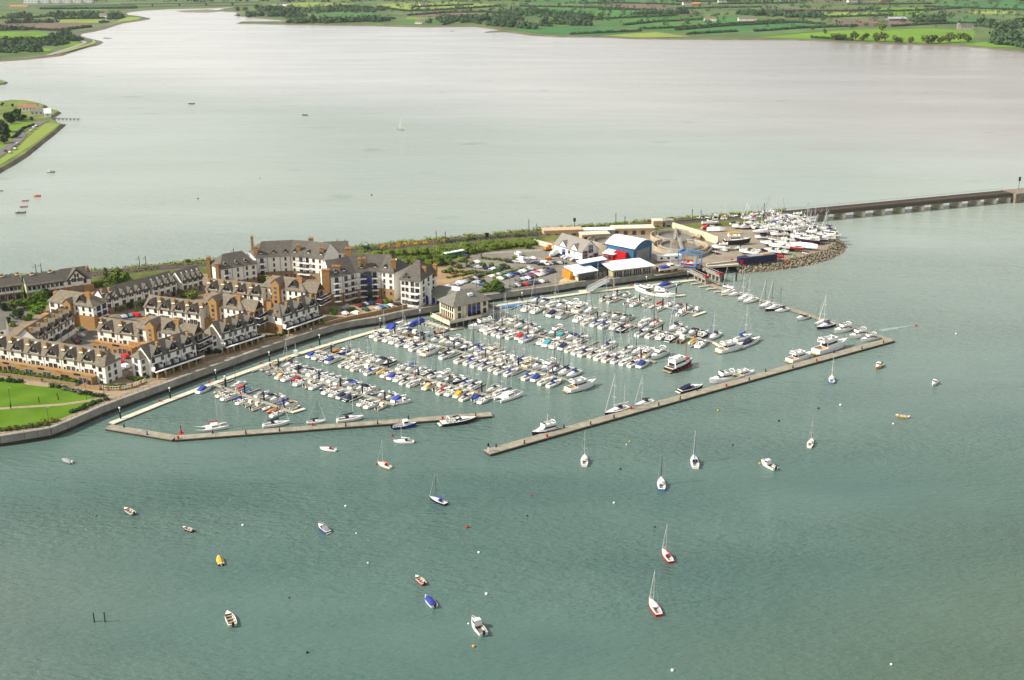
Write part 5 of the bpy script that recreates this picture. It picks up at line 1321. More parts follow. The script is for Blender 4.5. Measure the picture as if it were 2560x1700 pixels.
# red annex
a, L_, rz = frame_from((1509, 632), (1532, 636), 8.2)
t = thing('red_annex', 'red walled annex with white sloping roof beside the blue shed', 'building', (a.x, a.y, GZ), rz)
MB().box(0, L_, 0, 11, 0, 4.6).build('wall', M_RED, t); MB().box(L_ + .02, L_ + 7, 1, 11, 0, 6.2).build('side_wall', M_RED, t)
r = MB(); slab(r, [(-.6, -.6, 4.5), (L_ + .6, -.6, 4.5), (L_ + 8, 11, 7.6), (1, 11, 7.6)], .25); r.build('roof', M_WHITE, t)
for k in range(2): window(t, W_BIG, L_ * (.3 + .4 * k), -.02, 1.8)
t = thing('container', 'white flat roofed site container before the red annex', 'container', P(1531, 648, GZ), rz + .35); MB().box(0, 8, 0, 2.6, 0, 2.7).build('body', M_WHITE, t); MB().box(5, 7, -.05, .02, .6, 2.2).build('window', M_GLASS, t)
# clubhouse: west wing with orange wall, blue middle, east wing
a, L_, rz = frame_from((1445, 683), (1492, 676), 7.8)
t = thing('harbour_clubhouse', 'low clubhouse with white roofs, orange end wall and glass front on the quay', 'building', (a.x, a.y, GZ - .15), rz)
E_ = 4.3
MB().box(.6, L_ - .6, .8, 9.5, 0, E_).build('wall', M_CONCL, t)
MB().box(.9, L_ - .8, .6, .82, .2, E_ - .3).build('glass_front', M_GLASS, t)
for k in range(4): MB().box(.9, L_ - .8, .5, .6, .9 + k * .85, 1.0 + k * .85).build('louvre', M_GREY, t)
r = MB(); slab(r, [(-.8, -1.0, E_ - .1), (L_ + .4, -1.0, E_ + .1), (L_ + .2, 11, E_ + 1.1), (-1.6, 11, E_ + .9)], .4); r.build('roof', M_WHITE, t)
MB().box(-2.0, .4, 4.5, 11.5, 0, 4.0).build('end_wall', M_ORANGE, t); MB().box(-2.1, -.1, 4.0, 4.48, 1.9, 3.9).build('end_panel', M_YELLOW, t); MB().box(-.4, .5, .9, 4.3, 2.6, 3.9).build('sign_wall', M_WHITE, t)
MB().box(L_ - .4, L_ + 8.5, 3.0, 9.5, 0, 4.4).build('middle_wall', M_GLASS, t)
for k in range(3): MB().box(L_ + .6 + k * 2.6, L_ + 2.4 + k * 2.6, 2.9, 3.02, .1, 2.4).build('door', M_GREY, t)
MB().box(L_ - 4.5, L_ + 9.2, 7.0, 9.8, 4.3, 6.8).build('clerestory_wall', M_BSHED, t)
r = MB(); slab(r, [(L_ - 5.5, 6.3, 6.8), (L_ + 10, 6.3, 7.2), (L_ + 10, 11, 7.6), (L_ - 5.5, 11, 7.2)], .3); r.build('roof', M_WHITE, t)
a2, L2, rz2 = frame_from((1531, 676), (1637, 664), 7.6)
q = thing('harbour_clubhouse', 'long cream walled clubhouse wing with white roof and glass doors on the quay', 'building', (a2.x, a2.y, GZ - .15), rz2)
MB().box(.8, L2 - 1, .8, 10, 0, 4.2).build('wall', mat('sand render', (0.42, 0.37, 0.22), .85, .07, .4), q)
r = MB(); slab(r, [(-.4, -.6, 4.1), (L2 + .2, -.6, 4.1), (L2 - 3, 11, 5.6), (-1.5, 11, 5.6)], .35); r.build('roof', M_WHITE, q)
MB().box(-.4, 2.2, .2, 10, 4.0, 4.05).build('eaves_panel', M_GREY, q)
for k in range(4):
    x = L2 * (.07 + k * .225)
    MB().box(x, x + L2 * .17, .72, .84, .3, 3.2).build('glass_door', M_GLASS, q)
    for u in (1, 2, 3): MB().box(x + L2 * .17 * u / 4 - .06, x + L2 * .17 * u / 4 + .06, .66, .72, .3, 3.2).build('mullion', M_WHITE, q)
# flagpoles
for k, (x, y) in enumerate([(1494, 699), (1521, 694), (1411, 692), (1455, 668)]):
    b = MB().cyl((0, 0, 0), (0, 0, 8.5), .09, .06, 6).build('flagpole', M_ALU, None, loc=P(x, y, GZ), label=f'thin pale flagpole before the clubhouse, {ORD[k+1]} of four', cat='flagpole', group='flagpoles before the clubhouse')
# portacabin, sheds, works buildings
t = thing('portable_office', 'long white portable office with small windows beside the travel hoist', 'cabin', P(1643, 655, GZ), hd(P(1643, 655, GZ), P(1700, 652.5, GZ)))
MB().box(0, 13, 0, 3.2, .3, 3.2).build('body', M_WHITE, t)
for x in (1.6, 5.4, 9.6): MB().box(x, x + 1.3, -.05, .02, 1.4, 2.4).build('window', M_GLASS, t)
for k in range(5): MB().box(.5 + k * 2.9, .9 + k * 2.9, .2, 3, 0, .3).build('foot', M_DKGREY, t)
def flat(label, px, L_, D_, h, rz, wallm=M_CONCL, roofm=M_CONCL, name='works_building', par=.5):
    t = thing(name, label, 'building', P(px[0], px[1], GZ), rz)
    MB().box(0, L_, 0, D_, 0, h).build('wall', wallm, t); b = MB().box(-.25, L_ + .25, -.25, D_ + .25, h, h + par); b.build('roof', roofm, t)
    for k in range(max(1, int(L_ / 5))): MB().box(1.2 + k * 5, 3.4 + k * 5, -.05, .02, .2, min(2.6, h - .5)).build('door', M_DKGREY, t)
M_SANDB = mat('sand brick', (0.52, 0.37, 0.23), .9, .12, .6)
flat('long sand coloured works building behind the white hall', (1360, 597), 22, 7, 4.2, .15, M_SANDB, M_SANDB)
flat('flat works building with white roof lights beside the tanks', (1432, 593), 24, 6, 3.4, .12, M_CONC, M_WHITE)
flat('sand coloured pump house beside the first tank', (1455, 604), 16, 7, 3.4, .2, M_SANDB, M_CONCL)
flat('low sand works building with pale roof beneath the railway bank', (1532, 589), 24, 8, 3.6, .1, M_SANDB, M_CONCL)
flat('small square brick kiosk by the railway bank', (1633, 575), 5.5, 5.5, 5.0, .1, M_SANDB, M_CONCL)
flat('grey concrete chamber by the boat yard wall', (1662, 574), 5.0, 4, 5.0, .1, M_CONC, M_CONC)
# circular treatment tanks
def tank(label, px, py, rad, h=2.5):
    c = P(px, py, GZ); t = thing('treatment_tank', label, 'tank', c, rad * .1, 'round concrete treatment tanks')
    n = 40
    def ring(b, r0, r1, z0, z1, m=0):
        for k in range(n):
            a0, a1 = 2 * math.pi * k / n, 2 * math.pi * (k + 1) / n
            f = lambda r, a, z: (r * math.cos(a), r * math.sin(a), z)
            b.face([f(r1, a0, z0), f(r1, a1, z0), f(r1, a1, z1), f(r1, a0, z1)], m); b.face([f(r0, a1, z0), f(r0, a0, z0), f(r0, a0, z1), f(r0, a1, z1)], m); b.face([f(r1, a0, z1), f(r1, a1, z1), f(r0, a1, z1), f(r0, a0, z1)], m)
    b = MB(); ring(b, rad - .5, rad, 0, h); b.build('outer_wall', mat('tank concrete', (.40, .35, .25), .9, .2, .3), t)
    b = MB(); ring(b, rad * .70, rad * .70 + .4, .5, h); b.build('inner_wall', M_CONC, t)
    b = MB(); ring(b, rad * .70 + .4, rad - .5, h - 2.2, h - 2.0); b.build('channel', mat('ochre channel', (0.42, 0.24, 0.12), .9, .2, .3), t)
    b = MB(); b.cyl((0, 0, 0), (0, 0, h - 1.4), rad * .70, n=40); b.build('sludge', mat('tank water', (0.16, 0.14, 0.10), .35, .3, .3), t)
    MB().box(-rad * .95, rad * .95, -.7, .7, h + .3, h + .55).build('walkway', M_CONC, t)
    for y in (-.7, .7):
        b = MB().cyl((-rad * .95, y, h + 1.5), (rad * .95, y, h + 1.5), .06, n=4)
        for k in range(13): b.cyl((-rad * .95 + k * rad * 1.9 / 12, y, h + .5), (-rad * .95 + k * rad * 1.9 / 12, y, h + 1.5), .05, n=4)
        b.build('handrail', M_STEEL, t)
    for k in range(10):
        a_ = k * .628; r_ = rad * .85; b = MB().cyl((r_ * math.cos(a_), r_ * math.sin(a_), h), (r_ * math.cos(a_ + .628), r_ * math.sin(a_ + .628), h), .12, n=4); b.build('pipe', M_STEEL, t)
tank('round treatment tank with ochre channel beside the pale yard wall', 1688, 597, 14)
tank('round treatment tank with ochre channel nearest the portable office', 1700, 622, 15)
tank('round treatment tank between the white hall and the blue shed', 1522, 611, 12)
def post_wall(label, pix, h, th, m, name='wall', z=GZ, seg=4.0, cat='wall'):
    pts = [P(x, y, z) for x, y in pix]; t = thing(name, label, cat, (0, 0, 0))
    for a, c in zip(pts[:-1], pts[1:]):
        n = max(1, round((c - a).length / seg)); rz = hd(a, c); L_ = (c - a).length / n
        for k in range(n):
            p = a.lerp(c, k / n); e = .03
            MB().box(e, L_ - e, -th / 2, th / 2, 0, h + random.uniform(-.02, .02)).build('wall_panel', m, t, loc=p, rz=rz)
    return t
M_YWALL = mat('cream yard wall', (0.58, 0.52, 0.36), .9, .14, .3)
post_wall('tall cream concrete wall between the tanks and the boat yard', [(1679, 573), (1722, 586), (1760, 598), (1795, 611)], 4.2, .5, M_YWALL)
post_wall('short cream wall closing the tank yard by the railway', [(1679, 573), (1670, 570)], 5.0, .5, M_CONC)
post_wall('low grey wall round the tank yard corner', [(1795, 611), (1770, 636), (1745, 646)], 1.8, .4, M_CONC)
post_wall('pale wall with gate before the sand coloured works', [(1335, 609), (1384, 622)], 2.6, .3, M_CONCL)
post_wall('brick garden wall along the apartment courtyard promenade', [(812, 815), (880, 799), (960, 783), (1018, 770)], 1.8, .4, M_BRICK)
post_wall('low brick wall along the lawn promenade end', [(205, 968), (250, 976)], 1.2, .4, M_BRICK)
post_wall('brown brick garden wall of the front row gardens', [(-40, 936), (30, 942), (110, 953), (190, 965)], 1.2, .3, M_STONE, seg=3.2)
for k, pix in enumerate([[(392, 946), (440, 926), (498, 903)], [(573, 879), (610, 866), (650, 850)], [(712, 836), (760, 820), (805, 804)], [(500, 899), (545, 890)], [(655, 853), (700, 845)]]):
    post_wall(f'brick planter wall below the quay terraces, {ORD[k+1]} from the lawn', pix, 1.1, .3, M_STONE, seg=3.0)
# white fence by the lawn corner
pts = [P(x, y, GZ) for x, y in [(252, 974), (270, 976), (300, 976), (330, 970), (352, 962), (366, 955)]]
t = thing('metal_fence', 'white railed fence on a brick kerb at the estate entrance', 'fence', (0, 0, 0))
for a, c in zip(pts[:-1], pts[1:]):
    L_ = (c - a).length; rz = hd(a, c)
    b = MB().box(0, L_, -.06, .06, 1.5, 1.62); b.build('rail', M_WHITE, t, loc=a, rz=rz)
    for k in range(int(L_ / .9)): MB().box(k * .9, k * .9 + .12, -.05, .05, .5, 1.5).build('picket', M_WHITE, t, loc=a, rz=rz)
    MB().box(0, L_, -.2, .2, 0, .5).build('kerb_wall', M_BRICK, t, loc=a, rz=rz)
    MB().box(-.3, .3, -.3, .3, 0, 1.9).build('post', M_BRICK, t, loc=a, rz=rz)

# gangway, fuel jetty, travel hoist dock
a, c = P(1470, 728, 1.2), P(1521, 702, GZ + .2)
t = thing('gangway', 'white truss gangway sloping from the clubhouse quay to the pontoon', 'gangway', a, hd(a, c))
LL = math.hypot(c.x - a.x, c.y - a.y); dz = c.z - a.z
b = MB(); b.face([(0, -.9, 0), (LL, -.9, dz), (LL, .9, dz), (0, .9, 0)]); b.build('deck', M_GREY, t)
for y in (-1, 1):
    b = MB()
    for zz in (.1, 1.9): b.cyl((0, y, zz), (LL, y, dz + zz), .11, n=4)
    for k in range(12):
        x0, x1 = LL * k / 12, LL * (k + 1) / 12; z0, z1 = dz * k / 12, dz * (k + 1) / 12
        b.cyl((x0, y, z0 + .1), (x0, y, z0 + 1.9), .08, n=4); b.cyl((x0, y, z0 + .1), (x1, y, z1 + 1.9), .07, n=4)
    b.build('truss', M_WHITE, t)
for k, (A, B) in enumerate([((1731, 678), (1768, 696)), ((1764, 672), (1803, 688))]):
    a, c = P(*A, GZ), P(*B, GZ); L_ = (c - a).length
    t = thing('hoist_pier', ['concrete hoist pier nearest the clubhouse', 'concrete hoist pier with red end posts nearest the rocks'][k], 'pier', a, hd(a, c), 'twin travel hoist piers')
    MB().box(-2, L_, -1.1, 1.1, -1.0, .1).build('beam', M_CONC, t)
    for q in range(4): MB().box(L_ * (.25 + q * .24) - .5, L_ * (.25 + q * .24) + .5, -.8, .8, -6, -1.0).build('column', M_CONC, t)
    for y in (-1.05, 1.05): MB().box(0, L_, y - .05, y + .05, .8, 1.0).build('rail', M_STEEL, t)
    for q in range(2): MB().box(L_ - .6 - q * 2, L_ - .1 - q * 2, -1.15, 1.15, .1, 1.2).build('bumper', M_RED, t)
post_wall('long concrete slipway wall beside the rocks', [(1768, 670), (1846, 664)], 1.0, 1.4, M_CONCL, seg=6)
post_wall('white concrete kerb along the boat yard slip', [(1766, 664), (1845, 654)], .9, .8, M_CONCL, seg=6)
# travel hoist: blue frame
t = thing('travel_hoist', 'blue travel hoist frame standing over a red hulled boat', 'boat hoist', P(1724, 668, GZ), hd(P(1706, 664, GZ), P(1742, 669, GZ)))
hw, hl, hh = 3.4, 5.0, 7.5
for x in (-hl, hl):
    for y in (-hw, hw): MB().box(x - .24, x + .24, y - .24, y + .24, .5, hh).build('leg', M_LBLUE, t); MB().cyl((x, y - .3, .6), (x, y + .3, .6), .6, n=10).build('wheel', M_TYRE, t)
for y in (-hw, hw): MB().box(-hl - .5, hl + .5, y - .28, y + .28, hh, hh + .7).build('side_beam', M_LBLUE, t); MB().box(-hl, hl, y - .25, y + .25, 1.2, 1.8).build('lower_beam', M_LBLUE, t)
MB().box(-hl - .4, -hl + .4, -hw, hw, hh + .1, hh + 1.0).build('cross_beam', M_LBLUE, t)
for x in (-2.5, 2.5):
    b = MB().tube([(x, -hw, hh), (x, -1.2, 1.4), (x, 0, 1.0), (x, 1.2, 1.4), (x, hw, hh)], .12); b.build('sling', M_YELLOW, t)
MB().box(hl - 1.2, hl + .3, -hw - 1.4, -hw - .4, 1.8, 3.6).build('cab', M_LBLUE, t)
# blue barge / storage hull on the yard edge
a, c = P(1868, 661, GZ), P(1942, 653, GZ)
t = thing('steel_barge', 'long navy blue steel barge hull lying along the rock edge', 'barge', a, hd(a, c))
L_ = (c - a).length
b = MB(); b.prism([(-4, 1.2), (0, 0), (L_, 0), (L_, 5), (0, 5), (-4, 3.8)], .3, 3.6); b.build('hull', M_NAVY, t)
MB().box(2, L_ - 1, .5, 4.5, 3.5, 3.9).build('hatch_cover', M_GREY, t); MB().box(L_ * .55, L_ * .85, 1, 4, 3.9, 4.3).build('timber_stack', M_TEAK, t); MB().box(-3.4, -2.0, .6, 1.6, .2, 2.4).build('fender', M_RED, t)

# ================================================================== CARS
def car_meshes(kind):
    """side profile lofted across the width; returns body, glass"""
    if kind == 'van': L_, W, H, pts = 5.0, 1.95, 2.2, [(-2.5, .35), (-2.5, 2.05), (-2.35, 2.2), (1.1, 2.2), (1.75, 1.35), (2.4, 1.1), (2.5, .35)]
    elif kind == 'suv': L_, W, H, pts = 4.6, 1.85, 1.75, [(-2.3, .35), (-2.3, 1.05), (-2.1, 1.7), (.4, 1.75), (1.05, 1.12), (2.15, .98), (2.3, .35)]
    else: L_, W, H, pts = 4.2, 1.75, 1.45, [(-2.1, .3), (-2.12, .9), (-1.75, 1.0), (-1.15, 1.42), (.25, 1.45), (1.0, .98), (1.95, .82), (2.1, .3)]
    b = MB(); n = len(pts)
    rings = []
    for y, k in ((-W / 2, .0), (-W / 2 * .98, .0), (W / 2 * .98, .0), (W / 2, .0)):
        s = .94 if abs(y) == W / 2 else 1
        rings.append([(x * s, y * (.86 if z > 1.15 else 1), max(.3, z * (.97 if s < 1 else 1))) for x, z in pts])
    b.loft(rings, 0, True, True, True)
    for x in (-L_ * .31, L_ * .31):
        for y in (-W / 2, W / 2): b.cyl((x, y - .08, .32), (x, y + .08, .32), .32, n=8, m=1)
    body = b.mesh('car', [M_WHITE, M_TYRE])
    g = MB(); hz = 1.02 if kind != 'van' else 1.3
    top = max(z for x, z in pts)
    xs = {'car': (-1.5, .82, -1.05, .2), 'suv': (-2.15, .95, -2.0, .35), 'van': (.5, 1.7, .6, 1.15)}[kind]
    for y in (-1, 1):
        yy = y * (W / 2 * .93 + .01); yt = y * (W / 2 * .86 + .012)
        g.face([(xs[0] + .1, yy, hz), (xs[1] - .1, yy, hz), (xs[3], yt, top - .1), (xs[2], yt, top - .1)])
    w2 = W / 2 * .8
    g.face([(xs[1] + .12, -w2, hz), (xs[1] + .12, w2, hz), (xs[3] + .12, w2 * .95, top - .06), (xs[3] + .12, -w2 * .95, top - .06)])
    if kind != 'van': g.face([(xs[0] - .12, -w2, hz), (xs[0] - .12, w2, hz), (xs[2] - .12, w2 * .95, top - .05), (xs[2] - .12, -w2 * .95, top - .05)])
    return body, g.mesh('window', M_GLASS)
CARM = {k: car_meshes(k) for k in ('car', 'suv', 'van')}
def paint(n, c): return mat('car paint ' + n, c, .3, .05, .5, spec=.5)
PAINT = {'silver': paint('silver', (.45, .46, .47)), 'white': paint('white', (.78, .78, .78)), 'black': paint('black', (.02, .02, .022)), 'grey': paint('grey', (.14, .145, .15)), 'navy': paint('navy', (.02, .03, .09)), 'red': paint('red', (.50, .015, .02)), 'blue': paint('blue', (.03, .10, .30)), 'green': paint('green', (.02, .10, .07)), 'maroon': paint('maroon', (.16, .02, .03)), 'purple': paint('purple', (.16, .11, .24)), 'teal': paint('teal', (.10, .28, .28)), 'orange': paint('orange', (.6, .16, .03)), 'beige': paint('beige', (.45, .40, .30))}
def car(p, rz, colour, kind, label, group):
    t = obj('parked_car', CARM[kind][0], None, p, rz, None, label, kind if kind == 'van' else 'car', group, [PAINT[colour], None])
    obj('window', CARM[kind][1], t)
    return t
KW = {'car': 'car', 'suv': 'tall car', 'van': 'van'}
def car_row(A, B, spec, label, group, ang=None, flip=False):
    a, c = P(*A, GZ + .03), P(*B, GZ + .03); L_ = len(spec)
    cnt = 0
    for k, s in enumerate(spec):
        if s == '-': continue
        colour, kind = (s.split(':') + ['car'])[:2]
        p = a.lerp(c, k / max(1, L_ - 1)) + Vector((rn.uniform(-.3, .3), rn.uniform(-.3, .3), 0))
        rz = (hd(a, c) + math.pi / 2 if ang is None else ang) + rn.uniform(-.05, .05) + (math.pi if rn.random() < .4 else 0)
        cnt += 1
        car(p, rz, colour, kind, f'{colour} {KW[kind]}, {ORD[cnt]} {label}', group)
QC = P(1280, 718, 0); QD = P(1363, 707, 0); NQ = hd(QC, QD) + math.pi / 2 + .35
car_row((1281, 717), (1363, 705), 'grey silver black red green navy:suv grey white grey'.split(), 'along the quay wall from the big bush', 'cars parked along the quay wall', NQ)
car_row((1297, 702.5), (1381, 680), 'grey silver white navy maroon white silver grey navy black'.split(), 'in the near half of the double row', 'cars in the near half of the double row', NQ)
car_row((1307, 693), (1376, 674), 'navy purple maroon silver red white grey black:suv purple'.split(), 'in the far half of the double row', 'cars in the far half of the double row', NQ)
car_row((1250, 698.5), (1325, 674), 'white green silver blue navy silver white grey silver:suv'.split(), 'on the near side of the clipped hedge', 'cars beside the clipped hedge', NQ)
car_row((1230, 693), (1262, 684), 'white silver grey'.split(), 'on the far side of the clipped hedge', 'cars beyond the clipped hedge', NQ)
car_row((1123, 719), (1186, 698), 'silver grey silver white silver grey black silver'.split(), 'in the row behind the marina centre', 'cars in the row behind the marina centre', NQ)
car_row((1173, 668), (1244, 676), 'black grey silver - navy white green'.split(), 'in the row below the car park weeds', 'cars below the car park weeds', NQ + .5)
car_row((1274, 656), (1352, 660), 'black silver white grey navy black'.split(), 'on the middle lane from the small tree', 'cars on the middle car park lane', NQ + .4)
car_row((1298, 651), (1332, 648), 'white:van silver white'.split(), 'in the short far lane', 'cars in the short far lane', NQ + .4)
car_row((1352, 663), (1408, 659), 'black white:van silver black silver navy'.split(), 'in the lane before the white hall', 'cars in the lane before the white hall', NQ + .5)
car_row((1396, 640), (1442, 654), 'black black silver silver grey silver black'.split(), 'against the white hall wall', 'cars against the white hall wall', hd(P(1396, 640, 0), P(1442, 654, 0)) + math.pi / 2)
for x, y, c_, k_, lb in [(1195, 692.5, 'black', 'suv', 'black tall car beside the bare earth bed'), (1191, 709, 'silver', 'suv', 'silver tall car before the big car park bush'), (1207, 714, 'blue', 'car', 'blue car before the big car park bush'), (1163, 644, 'navy', 'suv', 'dark car at the end of the green coach'), (1295, 638.5, 'white', 'van', 'white van alone in the empty far bays'), (1192, 657, 'white', 'car', 'white car half hidden in car park weeds'), (1258, 665, 'black', 'car', 'dark car among the island shrubs'),
                         (300, 906, 'red', 'car', 'bright red car behind the front row end'), (314, 894, 'red', 'suv', 'deep red car beside the podium terrace steps'), (302, 924, 'white', 'car', 'white car nearest the estate entrance'), (312, 919, 'white', 'suv', 'white car beside the estate entrance'), (333, 788, 'red', 'car', 'red car first in the inner court row'), (340, 791, 'red', 'suv', 'red car second in the inner court row'), (326, 791, 'teal', 'car', 'teal car in the inner court row'), (319, 792, 'navy', 'car', 'navy car in the inner court row'), (310, 794, 'silver', 'car', 'silver car in the inner court row'),
                         (187, 850, 'grey', 'suv', 'grey car beside the diagonal terrace'), (203, 841, 'silver', 'car', 'pale car in the court behind the front row'), (192, 857, 'maroon', 'car', 'maroon car in the court behind the front row'), (196, 852, 'navy', 'car', 'navy car in the court behind the front row'), (202, 824, 'green', 'car', 'green car beside the corner apartment block'),
                         (864, 774, 'silver', 'suv', 'white car beside the crescent court hedge'), (861, 786, 'white', 'car', 'white car near the courtyard wall'), (889, 786, 'white', 'suv', 'second white car near the courtyard wall'), (897, 766, 'maroon', 'car', 'maroon car before the crescent'), (906, 764.5, 'black', 'car', 'black car before the crescent'), (911, 763, 'silver', 'car', 'silver car before the crescent'), (927, 761, 'navy', 'suv', 'navy car before the crescent lift tower'), (949, 757, 'maroon', 'suv', 'dark red car before the crescent'), (914, 776, 'green', 'car', 'green car in the crescent court'),
                         (943, 774, 'silver', 'car', 'pale car first along the courtyard wall'), (953, 771, 'blue', 'car', 'blue car along the courtyard wall'), (963, 769, 'teal', 'car', 'teal car along the courtyard wall'), (973, 767, 'white', 'car', 'white car along the courtyard wall end'), (993, 763, 'black', 'car', 'black car by the crescent wing'), (1450, 668, 'white', 'car', 'white car behind the clubhouse'), (1510, 652, 'blue', 'car', 'pale blue car beside the red annex'), (9, 766, 'white', 'car', 'white car in the gardens by the left frame edge'), (20, 772, 'grey', 'car', 'grey car in the gardens by the left frame edge'),
                         (1810, 628, 'silver', 'car', 'silver car in the boat yard'), (37, 366, 'grey', 'car', 'grey car parked along the peninsula road'), (43, 360, 'silver', 'car', 'silver car along the peninsula road'), (38, 373, 'white', 'car', 'white car low on the peninsula road'), (25, 382, 'white', 'car', 'white car lowest on the peninsula road'), (14, 378, 'navy', 'car', 'navy car driving on the peninsula road'), (77, 328, 'silver', 'car', 'silver car at the peninsula road bend'), (84, 322, 'white', 'van', 'white van at the peninsula road bend'), (90, 316, 'white', 'car', 'white car below the peninsula clubhouse'), (234, 65, 'white', 'van', 'white van on the upper coast road')]:
    z = GZ + .03 if y > 500 else 2.6
    car(P(x, y, z), NQ + rn.uniform(-.3, .3) if y > 500 else hd(P(0, 383, 2), P(30, 362, 2)), c_, k_, lb, None)
# coach and covered boat on a trailer
a, c = P(1112, 647, GZ + .03), P(1153, 639.5, GZ + .03)
t = thing('coach', 'green coach with pale roof parked among the car park shrubs', 'bus', a, hd(a, c))
L_ = 12.0
MB().box(0, L_, -1.25, 1.25, .4, 2.0).build('body', M_GREENB, t); MB().box(.1, L_ - .1, -1.2, 1.2, 2.72, 3.2).build('roof', M_WHITE, t); MB().box(.15, L_ - .15, -1.23, 1.23, 2.0, 2.72).build('window', M_GLASS, t)
for x in (2.2, 9.4):
    for y in (-1.2, 1.2): MB().cyl((x, y - .15, .5), (x, y + .15, .5), .5, n=10).build('wheel', M_TYRE, t)
a, c = P(1374, 643, GZ), P(1399, 636, GZ)
t = thing('covered_boat', 'large boat wrapped in white sheeting beside the white hall', 'boat', a, hd(a, c))
b = MB(); L_ = (c - a).length
rings = [[(x, -w, .6), (x, -w * 1.05, 1.6), (x, -w * .5, h), (x, 0, h + .3), (x, w * .5, h), (x, w * 1.05, 1.6), (x, w, .6)] for x, w, h in ((0, .3, 1.8), (1.5, 1.2, 2.6), (4, 1.7, 3.4), (7, 1.7, 3.5), (L_, 1.5, 3.2))]
b.loft(rings, 0, False, True, True); b.build('sheeting', M_SAIL, t); MB().box(1, L_ - .5, -.9, .9, 0, .6).build('trailer', M_DKGREY, t)
t = thing('digger', 'orange yellow digger by the works wall', 'digger', P(1370, 626, GZ), .5)
MB().box(-2, 1.6, -1.1, 1.1, .8, 2.0).build('body', M_ORANGE, t); MB().box(-.2, 1.2, -.9, .6, 2.0, 3.2).build('cab', M_ORANGE, t); MB().cyl((1.4, 0, 1.8), (3.6, 0, 3.6), .3, n=6).build('arm', M_ORANGE, t); MB().box(-2, 1.8, -1.3, 1.3, 0, .8).build('track', M_TYRE, t)
t = thing('skip', 'orange skip among the parked cars', 'skip', P(1371, 649, GZ), .4); b = MB(); b.prism([(-1.6, -.9), (1.6, -.9), (1.6, .9), (-1.6, .9)], 0, 1.3); b.build('body', M_ORANGE, t)
for x in (-1.65, 1.65): MB().box(x - .06, x + .06, -.5, .5, .4, 1.2).build('lug', M_DKGREY, t)

